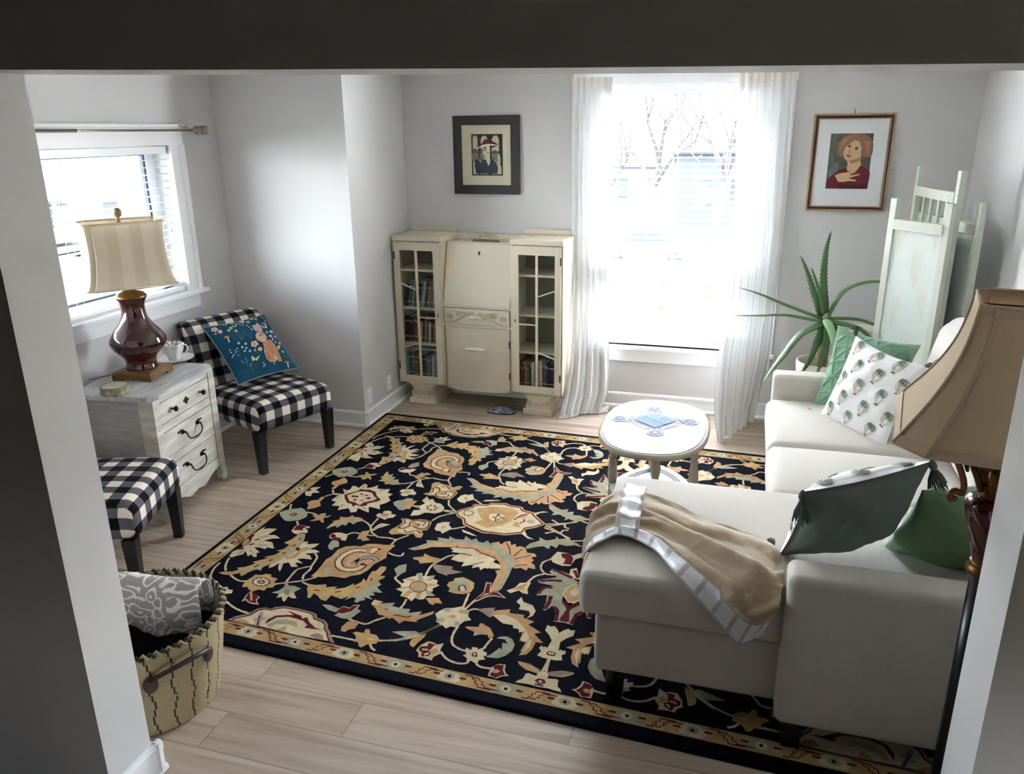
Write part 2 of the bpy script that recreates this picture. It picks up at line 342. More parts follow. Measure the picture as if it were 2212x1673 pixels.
# ------------------------------------------------------------------ rug
RUG=[
(0,0,11,"-1702 -790 -1687 -831 -1668 -867 -1644 -895"),
(0,0,11,"-1599 -921 -1556 -942 -1522 -950 -1494 -941"),
(0,0,11,"-1717 -841 -1714 -888 -1697 -935 -1671 -978 -1629 -1026 -1599 -1054"),
(0,0,11,"-1349 -921 -1310 -897 -1245 -859 -1196 -812"),
(0,0,11,"-1312 -894 -1321 -792 -1307 -764 -1275 -736"),
(0,0,11,"-1318 -621 -1285 -654 -1269 -734 -1260 -761 -1263 -814 -1248 -849"),
(0,0,11,"-1237 -868 -1203 -879 -1170 -885"),
(0,0,11,"-1583 -356 -1554 -391"),
(0,0,11,"-1590 -248 -1540 -251 -1501 -270"),
(0,0,11,"-1722 -190 -1696 -246"),
(0,0,11,"-1319 -894 -1282 -920"),
(0,0,11,"-1485 -1111 -1426 -1138 -1377 -1152 -1330 -1157"),
(0,0,11,"-1236 -245 -1205 -261 -1170 -294 -1141 -341 -1105 -365"),
(0,0,11,"-1173 -287 -1175 -192"),
(0,0,11,"-1250 -404 -1231 -377 -1189 -374 -1140 -376 -1099 -369 -1084 -378 -1027 -370 -981 -376"),
(0,0,11,"-984 -430 -981 -376 -939 -312"),
(0,0,11,"-966 -505 -930 -516 -893 -513 -892 -482"),
(0,0,11,"-1068 -3 -1002 13"),
(0,0,11,"-1587 -44 -1550 2 -1492 8"),
(0,0,11,"-863 5 -800 10"),
(0,0,11,"-794 -6 -859 -68 -883 -130"),
(0,0,11,"-750 -185 -687 -136"),
(0,0,11,"-285 20 -209 49 -128 94"),
(0,0,11,"-282 7 -185 -57 -90 -143"),
(0,0,11,"-265 -78 -212 -37"),
(0,0,11,"-187 -48 -180 -18 -155 -10"),
(0,0,11,"-641 -422 -670 -450 -689 -492 -712 -545 -709 -623 -696 -678"),
(0,0,11,"-830 -671 -834 -706 -788 -741"),
(0,0,11,"-460 -717 -453 -776 -447 -842"),
(0,0,11,"-415 -757 -435 -838"),
(0,0,11,"-421 -850 -401 -826 -376 -820"),
(0,0,11,"-421 -963 -423 -1009 -416 -1051 -398 -1084 -363 -1102 -335 -1106"),
(0,0,11,"-491 -967 -537 -1037 -573 -1088 -642 -1137"),
(0,0,11,"-500 -977 -537 -1035 -575 -1078 -638 -1129 -703 -1155"),
(0,0,11,"-258 -995 -265 -1032 -270 -1072"),
(0,0,11,"-430 -1141 -393 -1174 -348 -1187 -315 -1181 -300 -1166"),
(0,0,11,"-267 -1169 -242 -1180 -199 -1176"),
(0,0,11,"1 -1048 3 -1087 7 -1128"),
(0,0,11,"-16 -195 -15 -269 -2 -423"),
(0,0,11,"-171 -314 -203 -356 -201 -409 -169 -451 -128 -451"),
(0,0,11,"-173 -456 -210 -490 -229 -554"),
(0,0,11,"-892 -1059 -845 -1067 -803 -1068 -778 -1034 -746 -1000"),
(0,0,11,"-908 -1185 -861 -1183 -803 -1182"),
(0,0,11,"-714 -846 -709 -885 -711 -921"),
(0,0,11,"-727 -1184 -707 -1207 -687 -1217"),
(0,0,11,"-43 -86 -111 -113"),
(1,1,0,"-1730 -300 -1714 -268 -1691 -240 -1659 -226 -1643 -213 -1616 -225 -1588 -247 -1567 -272 -1559 -299 -1567 -325 -1581 -347 -1605 -359 -1624 -372 -1648 -372 -1677 -352 -1704 -330"),
(2,5,0,"-1663 -304 -1655 -278 -1629 -278 -1623 -302 -1639 -316"),
(3,4,0,"-1654 -300 -1650 -286 -1636 -287 -1634 -299 -1643 -307"),
(1,3,0,"-1519 -335 -1499 -299 -1540 -270 -1510 -264 -1499 -238 -1476 -227 -1463 -261 -1435 -237 -1441 -265 -1462 -283 -1433 -326 -1444 -331 -1474 -309 -1498 -328"),
(1,2,0,"-1552 -462 -1562 -415 -1559 -389 -1528 -389 -1480 -389 -1482 -407 -1501 -414 -1471 -429 -1462 -454 -1492 -460 -1506 -482 -1525 -478"),
(2,5,0,"-1548 -450 -1556 -406 -1554 -391 -1526 -392 -1493 -396 -1508 -416 -1498 -437 -1526 -443"),
(1,3,0,"-1668 -920 -1647 -905 -1607 -892 -1589 -866 -1610 -858 -1574 -837 -1552 -807 -1549 -790 -1569 -791 -1529 -750 -1519 -732 -1544 -731 -1502 -698 -1488 -662 -1515 -658 -1490 -637 -1483 -590 -1522 -579 -1502 -535 -1499 -480 -1489 -466 -1465 -465 -1445 -504 -1432 -540 -1407 -532 -1400 -557 -1342 -531 -1347 -572 -1368 -598 -1328 -592 -1297 -605 -1324 -623 -1364 -642 -1327 -649 -1299 -680 -1349 -684 -1371 -700 -1321 -724 -1364 -728 -1328 -759 -1360 -769 -1394 -738 -1414 -756 -1401 -788 -1389 -825 -1415 -799 -1435 -757 -1445 -796 -1459 -813 -1475 -782 -1492 -811 -1482 -846 -1505 -839 -1530 -859 -1534 -895 -1544 -915 -1566 -894 -1605 -923 -1637 -928"),
(2,2,0,"-1416 -639 -1428 -578 -1426 -538 -1407 -532 -1400 -557 -1342 -531 -1347 -572 -1368 -598 -1328 -592 -1297 -605 -1324 -623 -1364 -642 -1327 -649 -1299 -680 -1349 -684 -1371 -700 -1321 -724 -1364 -728 -1328 -759 -1360 -769 -1394 -738 -1414 -756 -1401 -788 -1389 -825 -1415 -799 -1435 -757 -1445 -796 -1459 -813 -1470 -768 -1448 -737 -1440 -704"),
(3,3,0,"-1409 -662 -1408 -598 -1381 -577 -1356 -595 -1382 -641 -1386 -693 -1415 -720 -1437 -703"),
(3,1,0,"-1553 -907 -1547 -876 -1515 -824 -1482 -778 -1460 -729 -1458 -653 -1455 -587 -1455 -534 -1480 -474 -1464 -469 -1440 -516 -1425 -571 -1422 -629 -1427 -668 -1434 -702 -1453 -757 -1489 -810 -1490 -840 -1508 -834 -1537 -890"),
(4,5,0,"-1407 -611 -1404 -627 -1415 -630 -1430 -618 -1433 -602 -1421 -599"),
(4,5,10,"-1469 -678 -1458 -659"),
(4,5,10,"-1493 -758 -1484 -739"),
(4,5,10,"-1531 -827 -1521 -805"),
(4,5,10,"-1459 -598 -1452 -580"),
(4,5,10,"-1463 -530 -1462 -509"),
(1,2,0,"-1712 -778 -1723 -731 -1703 -686 -1696 -637 -1703 -599 -1728 -552 -1724 -530 -1719 -479 -1712 -455 -1708 -490 -1682 -471 -1638 -464 -1642 -490 -1651 -535 -1611 -525 -1566 -545 -1606 -562 -1636 -591 -1581 -594 -1538 -646 -1580 -646 -1576 -664 -1617 -658 -1642 -666 -1585 -700 -1599 -707 -1576 -741 -1590 -748 -1617 -729 -1620 -751 -1662 -711 -1656 -741 -1682 -768 -1692 -784"),
(2,1,0,"-1689 -758 -1684 -712 -1670 -701 -1667 -732"),
(2,1,0,"-1651 -701 -1642 -692 -1605 -719 -1625 -712"),
(2,1,0,"-1641 -640 -1598 -619 -1581 -634 -1618 -645"),
(2,1,0,"-1680 -565 -1650 -541 -1627 -548 -1658 -575"),
(2,5,0,"-1722 -743 -1722 -711 -1709 -688 -1684 -686 -1683 -699 -1713 -714 -1721 -739"),
(2,5,0,"-1726 -596 -1731 -564 -1720 -546 -1710 -567 -1714 -599"),
(2,5,12,"-1681 -602 -1666 -581"),
(2,5,12,"-1681 -652 -1664 -634"),
(2,4,0,"-1722 -659 -1734 -609 -1724 -596 -1701 -619 -1691 -649 -1703 -669"),
(3,5,5,"-1741 -665 -1734 -609 -1721 -595 -1695 -624 -1696 -664"),
(1,3,0,"-1485 -991 -1497 -956 -1496 -928 -1489 -909 -1487 -880 -1458 -876 -1442 -860 -1415 -857 -1401 -878 -1378 -876 -1362 -883 -1365 -903 -1344 -929 -1346 -952 -1368 -959 -1368 -986 -1399 -985 -1415 -1006 -1437 -1003 -1461 -983"),
(2,5,0,"-1381 -915 -1376 -933 -1383 -950 -1401 -961 -1425 -963 -1448 -956 -1465 -942 -1471 -923 -1464 -906 -1446 -895 -1421 -893 -1398 -900"),
(3,2,0,"-1386 -916 -1386 -925 -1397 -929 -1407 -923 -1406 -914 -1396 -911"),
(3,2,0,"-1383 -930 -1383 -939 -1394 -942 -1404 -937 -1403 -928 -1393 -925"),
(3,2,0,"-1391 -942 -1392 -950 -1402 -954 -1413 -948 -1412 -940 -1401 -936"),
(3,2,0,"-1408 -947 -1408 -956 -1419 -959 -1429 -954 -1428 -945 -1418 -942"),
(3,2,0,"-1426 -944 -1427 -953 -1437 -956 -1447 -951 -1447 -942 -1436 -938"),
(3,2,0,"-1439 -933 -1440 -942 -1451 -946 -1461 -940 -1460 -931 -1450 -928"),
(3,2,0,"-1442 -920 -1443 -929 -1454 -932 -1464 -927 -1464 -918 -1453 -914"),
(3,2,0,"-1434 -908 -1435 -917 -1445 -920 -1456 -915 -1455 -906 -1444 -902"),
(3,2,0,"-1417 -902 -1418 -911 -1429 -915 -1439 -909 -1438 -900 -1428 -897"),
(3,2,0,"-1399 -906 -1399 -915 -1410 -918 -1420 -913 -1420 -904 -1409 -900"),
(3,1,0,"-1412 -925 -1410 -930 -1412 -934 -1417 -937 -1424 -938 -1430 -936 -1435 -932 -1436 -927 -1434 -922 -1429 -919 -1423 -919 -1416 -921"),
(1,0,0,"-1416 -1093 -1427 -1042 -1428 -1010 -1415 -1006 -1389 -1024 -1356 -1036 -1357 -1061 -1327 -1088 -1354 -1093 -1383 -1090 -1403 -1076"),
(2,5,0,"-1413 -1071 -1425 -1025 -1420 -1013 -1410 -1010 -1362 -1039 -1364 -1060 -1342 -1082 -1381 -1084 -1403 -1068"),
(3,3,10,"-1421 -1013 -1377 -1072"),
(1,1,0,"-1327 -989 -1306 -966 -1298 -937 -1305 -911 -1282 -915 -1259 -908 -1213 -918 -1223 -939 -1229 -952 -1218 -969 -1192 -993 -1213 -999 -1237 -991 -1229 -1035 -1247 -1025 -1262 -1004 -1282 -1019 -1289 -987"),
(2,2,0,"-1281 -995 -1273 -966 -1245 -957 -1218 -969 -1192 -993 -1213 -999 -1237 -991 -1229 -1035 -1247 -1025 -1262 -1004 -1282 -1019"),
(3,7,0,"-1246 -960 -1241 -971 -1242 -981 -1247 -986 -1256 -985 -1266 -979 -1275 -969 -1280 -958 -1279 -949 -1274 -943 -1265 -944 -1255 -950"),
(1,4,0,"-1684 -1119 -1670 -1093 -1686 -1077 -1691 -1035 -1666 -1021 -1663 -1048 -1629 -1074 -1584 -1092 -1551 -1081 -1514 -1085 -1495 -1090 -1487 -1108 -1521 -1121 -1533 -1132 -1532 -1155 -1554 -1144 -1566 -1133 -1603 -1134 -1643 -1132 -1647 -1112"),
(2,2,12,"-1670 -1025 -1667 -1049 -1630 -1077 -1582 -1094 -1547 -1086 -1502 -1092"),
(1,2,0,"-1606 -1073 -1609 -1041 -1590 -1030 -1548 -1011 -1532 -1028 -1511 -1024 -1498 -1049 -1524 -1062 -1533 -1078 -1571 -1082"),
(2,5,0,"-1565 -1037 -1562 -1046 -1570 -1049 -1579 -1042 -1582 -1032 -1575 -1030"),
(2,5,0,"-1539 -1035 -1537 -1044 -1545 -1046 -1554 -1040 -1556 -1031 -1548 -1029"),
(2,5,0,"-1604 -1072 -1598 -1065 -1574 -1073 -1589 -1081"),
(9,2,0,"-1529 -80 -1523 -32 -1497 19 -1537 76 -1500 61 -1490 82 -1501 127 -1478 130 -1452 111 -1447 175 -1421 165 -1405 126 -1380 142 -1358 181 -1341 137 -1294 143 -1268 156 -1258 102 -1222 101 -1234 59 -1200 20 -1214 -17 -1237 -49 -1211 -96 -1258 -87 -1285 -88 -1254 -149 -1291 -137 -1335 -120 -1325 -163 -1351 -179 -1386 -136 -1403 -149 -1434 -178 -1445 -130 -1493 -137 -1492 -89"),
(10,5,0,"-1490 4 -1475 30 -1439 71 -1435 103 -1413 101 -1381 111 -1361 104 -1333 96 -1300 47 -1258 10 -1265 -9 -1309 -55 -1302 -77 -1327 -97 -1364 -89 -1370 -115 -1398 -83 -1422 -83 -1463 -38"),
(11,2,0,"-1470 2 -1452 33 -1426 71 -1391 82 -1346 75 -1318 41 -1286 18 -1293 -9 -1337 -48 -1341 -86 -1385 -63 -1423 -59"),
(12,5,0,"-1415 6 -1415 -7 -1428 -11 -1440 -2 -1440 12 -1427 16"),
(12,5,0,"-1398 8 -1396 -5 -1405 -8 -1415 2 -1417 15 -1408 17"),
(12,5,0,"-1385 45 -1387 37 -1397 34 -1406 39 -1404 47 -1393 50"),
(12,5,0,"-1351 39 -1353 31 -1363 28 -1372 32 -1370 40 -1359 44"),
(12,5,0,"-1322 10 -1323 -2 -1336 -5 -1347 3 -1346 15 -1333 18"),
(12,5,0,"-1389 -32 -1390 -42 -1400 -45 -1410 -38 -1409 -28 -1399 -25"),
(12,5,0,"-1347 -28 -1350 -35 -1360 -38 -1368 -35 -1365 -28 -1355 -25"),
(12,5,5,"-1431 -134 -1439 -112 -1430 -106"),
(12,5,5,"-1315 -105 -1285 -119"),
(12,5,5,"-1506 42 -1489 34"),
(12,5,5,"-1430 118 -1431 153"),
(12,5,5,"-1315 119 -1289 132"),
(12,5,5,"-1511 -53 -1493 -27"),
(1,3,0,"-1390 -378 -1390 -334 -1384 -303 -1401 -301 -1369 -269 -1385 -240 -1346 -239 -1328 -222 -1329 -203 -1307 -219 -1271 -215 -1231 -240 -1264 -265 -1273 -297 -1306 -278 -1305 -322 -1328 -315 -1339 -358 -1354 -337 -1373 -358 -1380 -378"),
(2,1,0,"-1354 -337 -1352 -300 -1319 -260 -1242 -247 -1264 -265 -1273 -297 -1306 -278 -1305 -322 -1328 -315 -1339 -358"),
(1,2,0,"-1151 -320 -1144 -264 -1134 -239 -1081 -236 -1102 -265 -1127 -298 -1137 -329"),
(2,7,6,"-1146 -311 -1118 -255"),
(1,2,0,"-1201 -170 -1198 -139 -1174 -139 -1181 -110 -1157 -95 -1134 -103 -1131 -125 -1095 -129 -1099 -161 -1122 -176 -1134 -198 -1159 -187 -1180 -183"),
(2,4,0,"-1134 -140 -1132 -150 -1137 -159 -1147 -165 -1159 -166 -1170 -162 -1177 -154 -1178 -144 -1174 -135 -1164 -129 -1152 -128 -1141 -132"),
(1,3,0,"-1178 -435 -1190 -391 -1193 -351 -1171 -336 -1158 -325 -1149 -358 -1144 -397 -1110 -420 -1143 -441 -1163 -424"),
(1,2,0,"-1335 -444 -1333 -416 -1314 -403 -1292 -396 -1250 -404 -1238 -427 -1228 -465 -1253 -466 -1288 -470 -1319 -467"),
(2,5,0,"-1332 -443 -1328 -418 -1304 -428 -1297 -446 -1263 -449 -1252 -469 -1280 -478 -1316 -459"),
(1,1,0,"-1290 -537 -1297 -486 -1277 -470 -1250 -492 -1233 -526 -1252 -548 -1245 -565 -1267 -566"),
(1,3,0,"-1225 -813 -1221 -768 -1226 -711 -1232 -658 -1220 -617 -1223 -555 -1198 -515 -1161 -496 -1127 -492 -1105 -459 -1062 -445 -1018 -441 -961 -426 -967 -467 -972 -507 -954 -552 -968 -587 -985 -622 -989 -683 -1008 -729 -1043 -752 -1063 -778 -1133 -784 -1164 -802 -1211 -814"),
(2,4,0,"-1205 -789 -1217 -714 -1220 -661 -1211 -621 -1207 -563 -1178 -525 -1135 -511 -1100 -477 -1049 -457 -983 -446 -983 -498 -975 -558 -996 -614 -1004 -673 -1022 -716 -1061 -743 -1089 -766 -1146 -773"),
(3,5,40,"-1079 -523 -1130 -535 -1159 -573 -1169 -626 -1158 -668 -1127 -703 -1091 -712 -1054 -700 -1034 -673 -1035 -635"),
(4,2,26,"-1079 -523 -1130 -535 -1159 -573 -1169 -626 -1158 -668 -1127 -703 -1091 -712 -1054 -700 -1034 -673 -1035 -635"),
(4,6,0,"-1129 -656 -1133 -608 -1114 -565 -1075 -546 -1028 -550 -992 -600 -1015 -638 -1039 -657 -1080 -682"),
(5,5,30,"-1082 -659 -1078 -622 -1068 -600 -1038 -578 -1003 -579 -983 -598"),
(6,8,19,"-1082 -659 -1078 -622 -1068 -600 -1038 -578 -1003 -579 -983 -598"),
(6,8,0,"-1063 -617 -1060 -627 -1062 -635 -1068 -640 -1077 -640 -1086 -635 -1093 -626 -1095 -616 -1094 -608 -1087 -603 -1079 -603 -1070 -608"),
(4,2,0,"-1073 -501 -1039 -477 -1015 -483 -1035 -514 -1039 -541 -1057 -534 -1052 -507"),
(5,5,0,"-1012 -488 -1013 -498 -1022 -501 -1032 -494 -1031 -484 -1021 -481"),
(5,5,5,"-1075 -500 -1064 -484 -1032 -485"),
(5,5,5,"-1055 -537 -1032 -542 -1025 -499"),
(3,1,0,"-1154 -735 -1150 -747 -1153 -758 -1161 -764 -1173 -764 -1185 -758 -1194 -748 -1198 -736 -1195 -726 -1187 -719 -1175 -719 -1163 -725"),
(1,3,0,"-1051 -323 -1056 -293 -1042 -253 -1034 -229 -1029 -191 -1055 -158 -1019 -147 -989 -156 -951 -133 -915 -129 -878 -143 -868 -198 -868 -234 -893 -252 -871 -277 -867 -320 -895 -322 -919 -292 -948 -308 -994 -316 -1026 -333"),
(2,2,0,"-1038 -171 -1013 -160 -981 -175 -976 -211 -1006 -242 -1019 -246 -1011 -207"),
(2,2,0,"-968 -171 -944 -149 -893 -148 -884 -196 -905 -224 -939 -220 -931 -196"),
(2,2,0,"-1021 -282 -991 -251 -958 -219 -919 -250 -892 -269 -885 -295 -936 -269 -972 -294 -1006 -298"),
(3,5,7,"-1034 -163 -1011 -200 -1026 -248 -998 -260 -977 -225 -987 -185 -968 -153 -918 -148 -893 -148 -876 -215 -907 -235 -958 -219"),
(3,5,7,"-986 -271 -959 -290 -923 -258 -887 -282"),
(3,5,7,"-956 -190 -931 -189 -932 -218"),
(3,5,7,"-938 -162 -906 -159 -912 -198"),
(9,2,0,"-1728 -37 -1721 35 -1675 59 -1682 13 -1643 -10 -1681 -31 -1667 -69 -1699 -71"),
(10,5,0,"-1728 -20 -1725 8 -1705 9 -1705 -12"),
(1,3,0,"-1646 -145 -1633 -112 -1604 -99 -1604 -57 -1583 -51 -1581 -117 -1551 -156 -1569 -193 -1605 -221 -1619 -177"),
(9,1,0,"-1177 2 -1162 32 -1137 48 -1120 78 -1085 81 -1079 58 -1050 63 -1063 38 -1054 9 -1061 -17 -1054 -43 -1072 -45 -1085 -68 -1113 -65 -1136 -41 -1153 -30"),
(10,3,0,"-1128 26 -1103 42 -1053 62 -1054 9 -1054 -43 -1085 -33"),
(9,2,0,"-1016 7 -998 50 -1028 73 -1021 131 -991 96 -977 112 -945 72 -914 71 -879 40 -866 2 -875 -27 -905 -52 -935 -51 -957 -58 -977 -95 -1019 -113 -1027 -49 -993 -33"),
(10,5,0,"-909 20 -910 11 -917 9 -924 15 -923 23 -916 26"),
(10,5,0,"-910 -4 -911 -12 -918 -14 -925 -8 -924 0 -917 2"),
(10,5,0,"-929 -15 -930 -24 -937 -26 -943 -20 -943 -11 -936 -9"),
(10,5,0,"-951 -7 -952 -15 -959 -17 -966 -11 -965 -3 -958 0"),
(10,5,0,"-961 16 -961 8 -969 5 -975 12 -975 20 -968 22"),
(10,5,0,"-950 36 -951 27 -958 25 -964 31 -964 40 -957 42"),
(10,5,0,"-927 37 -927 29 -935 26 -941 33 -941 41 -933 43"),
(9,6,0,"-797 -2 -788 32 -730 92 -731 124 -653 143 -645 167 -558 189 -528 172 -459 172 -441 141 -374 126 -362 99 -285 20 -326 -36 -372 -70 -377 -118 -455 -161 -536 -168 -579 -177 -644 -151 -708 -119 -732 -67 -768 -49"),
(10,5,0,"-788 -2 -782 23 -724 83 -723 115 -649 133 -642 155 -564 176 -529 161 -466 162 -445 130 -380 114 -366 88 -296 17 -333 -29 -379 -62 -383 -110 -458 -152 -536 -159 -578 -165 -641 -141 -702 -109 -724 -60 -763 -42"),
(11,2,0,"-781 -2 -775 18 -719 74 -715 107 -646 124 -636 146 -565 165 -531 151 -468 152 -449 121 -385 104 -371 81 -307 15 -339 -23 -385 -55 -390 -103 -463 -143 -537 -150 -578 -153 -637 -130 -697 -101 -720 -52 -761 -35"),
(12,3,0,"-695 77 -612 124 -507 136 -458 100 -468 6 -501 -72 -581 -117 -658 -84 -624 -43 -663 14"),
(13,4,0,"-643 41 -599 86 -539 95 -496 67 -490 -1 -524 -60 -585 -60 -633 -17"),
(14,2,0,"-606 32 -571 59 -521 39 -520 -11 -554 -41 -596 -15"),
(15,5,6,"-584 9 -559 7 -564 51 -543 22 -517 10 -540 -7 -555 -36 -559 -8 -584 9"),
(12,5,0,"-690 21 -691 11 -698 9 -705 16 -705 26 -697 29"),
(12,5,0,"-690 -2 -691 -12 -698 -14 -705 -7 -704 3 -697 6"),
(12,5,0,"-704 -16 -705 -26 -712 -28 -719 -20 -718 -11 -711 -8"),
(12,5,0,"-724 -13 -725 -22 -732 -25 -739 -17 -739 -7 -731 -5"),
(12,5,0,"-739 6 -739 -4 -747 -6 -754 1 -753 11 -746 13"),
(12,5,0,"-739 29 -740 19 -747 17 -754 24 -754 34 -746 37"),
(12,5,0,"-725 43 -726 33 -733 31 -740 38 -740 48 -732 51"),
(12,5,0,"-705 40 -705 30 -713 27 -720 35 -719 45 -712 48"),
(13,2,0,"-694 20 -694 15 -698 13 -702 18 -701 23 -697 24"),
(13,2,0,"-693 -3 -694 -8 -698 -10 -701 -5 -701 0 -697 1"),
(13,2,0,"-708 -17 -708 -22 -712 -23 -715 -19 -715 -14 -711 -13"),
(13,2,0,"-728 -14 -728 -19 -732 -20 -736 -16 -735 -11 -731 -10"),
(13,2,0,"-742 5 -743 -1 -747 -2 -750 2 -750 8 -746 9"),
(13,2,0,"-743 28 -743 22 -747 21 -751 25 -750 31 -746 32"),
(13,2,0,"-729 42 -729 37 -733 35 -737 40 -736 45 -732 46"),
(13,2,0,"-708 39 -708 33 -712 32 -716 36 -716 42 -712 43"),
(13,5,8,"-460 9 -438 65 -408 95"),
(13,5,8,"-423 -19 -403 7 -410 34"),
(12,4,0,"-463 37 -439 85 -401 102 -413 43"),
(12,4,0,"-450 -56 -444 4 -402 -60"),
(12,1,0,"-347 25 -347 14 -353 4 -363 -2 -374 -3 -384 2 -390 11 -390 22 -384 32 -374 38 -362 39 -352 34"),
(1,2,0,"-837 -207 -844 -152 -817 -124 -781 -117 -781 -142 -747 -179 -763 -212 -779 -245 -797 -223 -820 -226"),
(2,5,5,"-798 -195 -802 -175 -785 -174"),
(1,2,0,"-695 -172 -650 -186 -594 -214 -622 -214 -679 -197"),
(1,2,0,"-381 -119 -371 -88 -345 -135 -302 -158 -338 -158"),
(1,3,0,"-1149 -975 -1164 -943 -1189 -909 -1199 -874 -1167 -872 -1119 -851 -1110 -873 -1062 -852 -1066 -875 -1023 -850 -999 -804 -992 -824 -973 -785 -976 -753 -953 -773 -963 -726 -966 -687 -949 -675 -946 -633 -918 -627 -908 -656 -912 -709 -889 -702 -885 -718 -901 -751 -873 -775 -884 -800 -839 -834 -882 -843 -863 -863 -888 -876 -858 -897 -902 -891 -889 -910 -908 -924 -912 -940 -929 -938 -933 -911 -954 -908 -978 -941 -972 -903 -996 -937 -1025 -930 -1054 -924 -1054 -970 -1081 -969 -1115 -943 -1139 -935 -1134 -971"),
(2,1,0,"-978 -941 -967 -896 -935 -865 -915 -821 -929 -782 -907 -747 -889 -769 -873 -775 -884 -800 -839 -834 -882 -843 -863 -863 -888 -876 -858 -897 -902 -891 -889 -910 -908 -924 -912 -940 -929 -938 -933 -911 -954 -908"),
(3,5,7,"-1149 -910 -1126 -907"),
(3,5,7,"-1048 -898 -1024 -880"),
(3,5,7,"-975 -840 -960 -819"),
(3,5,7,"-935 -762 -939 -741"),
(1,3,0,"-830 -510 -782 -485 -792 -456 -746 -474 -691 -480 -709 -517 -754 -540 -774 -551 -793 -526 -818 -525"),
(1,7,0,"-715 -537 -673 -533 -611 -526 -605 -555 -548 -559 -583 -587 -612 -601 -607 -612 -661 -599 -696 -567"),
(1,1,0,"-873 -636 -864 -598 -834 -575 -810 -638 -821 -659 -832 -688 -847 -667"),
(1,2,0,"-794 -788 -775 -766 -794 -739 -776 -728 -796 -706 -771 -676 -749 -658 -752 -636 -731 -623 -718 -648 -699 -647 -663 -624 -662 -658 -635 -661 -629 -692 -611 -697 -632 -731 -623 -754 -645 -767 -597 -783 -637 -796 -638 -822 -658 -833 -680 -825 -685 -855 -715 -836 -751 -832 -753 -801 -776 -793"),
(2,1,0,"-752 -636 -731 -623 -698 -686 -721 -693"),
(2,1,0,"-684 -682 -682 -642 -663 -624 -662 -675"),
(2,1,0,"-794 -788 -774 -768 -740 -744 -732 -763"),
(2,1,0,"-658 -744 -597 -783 -633 -789 -663 -762"),
(2,6,0,"-793 -705 -766 -686 -736 -687 -742 -711"),
(2,6,0,"-676 -701 -611 -697 -660 -724"),
(2,4,0,"-746 -831 -731 -778 -709 -787 -720 -833"),
(2,4,0,"-680 -825 -689 -781 -667 -774 -656 -830"),
(3,5,0,"-662 -727 -658 -745 -660 -762 -669 -775 -682 -783 -699 -785 -715 -779 -730 -768 -741 -752 -745 -734 -743 -716 -734 -702 -721 -694 -704 -693 -687 -698 -672 -710"),
(4,3,0,"-666 -728 -662 -744 -664 -759 -672 -771 -685 -778 -699 -779 -714 -775 -728 -765 -737 -751 -741 -735 -738 -720 -731 -707 -718 -700 -703 -698 -688 -703 -675 -714"),
(5,1,0,"-686 -732 -684 -742 -687 -752 -694 -757 -703 -757 -712 -751 -718 -742 -721 -731 -718 -722 -711 -717 -702 -717 -692 -722"),
(1,4,0,"-635 -812 -578 -793 -546 -829 -579 -836 -580 -855 -602 -847"),
(1,3,0,"-580 -687 -580 -658 -562 -644 -566 -620 -530 -600 -498 -611 -464 -629 -452 -674 -455 -707 -482 -732 -526 -738 -556 -732 -556 -708"),
(2,1,0,"-556 -659 -528 -608 -486 -645 -479 -691 -529 -707 -559 -700"),
(3,2,0,"-487 -686 -485 -697 -488 -707 -494 -712 -503 -711 -511 -705 -517 -695 -519 -684 -517 -674 -510 -669 -502 -669 -493 -675"),
(4,5,7,"-507 -716 -520 -680 -502 -666 -480 -699"),
(1,0,0,"-422 -767 -400 -686 -414 -605 -386 -604 -371 -672 -340 -662 -284 -703 -342 -704 -369 -717 -406 -769"),
(2,5,0,"-417 -757 -395 -688 -406 -615 -388 -613 -373 -685 -339 -672 -297 -700 -345 -696 -372 -708 -409 -761"),
(3,6,0,"-403 -738 -387 -693 -357 -688 -378 -705"),
(1,1,0,"-889 -439 -849 -402 -815 -357 -833 -332 -771 -318 -786 -287 -723 -287 -731 -259 -690 -277 -647 -268 -653 -229 -608 -261 -591 -235 -571 -264 -543 -270 -528 -240 -495 -279 -461 -288 -429 -297 -395 -325 -361 -342 -353 -385 -330 -396 -317 -410 -333 -451 -329 -511 -328 -577 -328 -635 -340 -670 -368 -679 -374 -592 -385 -528 -404 -500 -377 -478 -375 -438 -409 -376 -473 -330 -556 -308 -654 -320 -744 -354 -781 -390 -850 -446"),
(1,2,0,"-686 -369 -653 -349 -616 -338 -569 -342 -526 -366 -481 -380 -429 -391 -436 -430 -393 -443 -381 -480 -425 -493 -443 -495 -459 -491 -474 -518 -488 -491 -518 -514 -521 -480 -572 -514 -572 -474 -600 -478 -643 -469 -638 -430 -614 -399 -668 -402 -660 -385"),
(2,6,0,"-850 -446 -816 -391 -776 -339 -705 -321 -631 -298 -556 -308 -492 -317 -430 -355 -379 -412 -352 -466 -344 -524 -346 -592 -347 -649 -360 -677 -373 -673 -380 -602 -382 -536 -394 -514 -384 -485 -393 -443 -429 -391 -484 -372 -526 -366 -569 -342 -644 -346 -689 -361 -726 -372 -781 -390 -806 -417"),
(3,3,0,"-565 -340 -514 -343 -443 -377 -387 -432 -356 -485 -352 -560 -355 -651 -365 -647 -367 -556 -376 -482 -409 -422 -475 -369 -529 -358"),
(2,6,0,"-505 -263 -469 -232 -450 -260 -440 -227 -415 -210 -399 -249 -380 -228 -370 -259 -350 -243 -322 -254 -301 -295 -263 -292 -247 -315 -271 -332 -251 -353 -258 -382 -236 -393 -224 -429 -259 -428 -261 -454 -294 -439 -322 -456 -334 -433 -326 -395 -357 -387 -361 -342 -400 -326 -452 -285 -483 -285"),
(3,1,0,"-488 -267 -467 -256 -433 -299 -408 -300 -386 -341 -428 -316"),
(4,5,6,"-427 -238 -400 -278 -377 -338"),
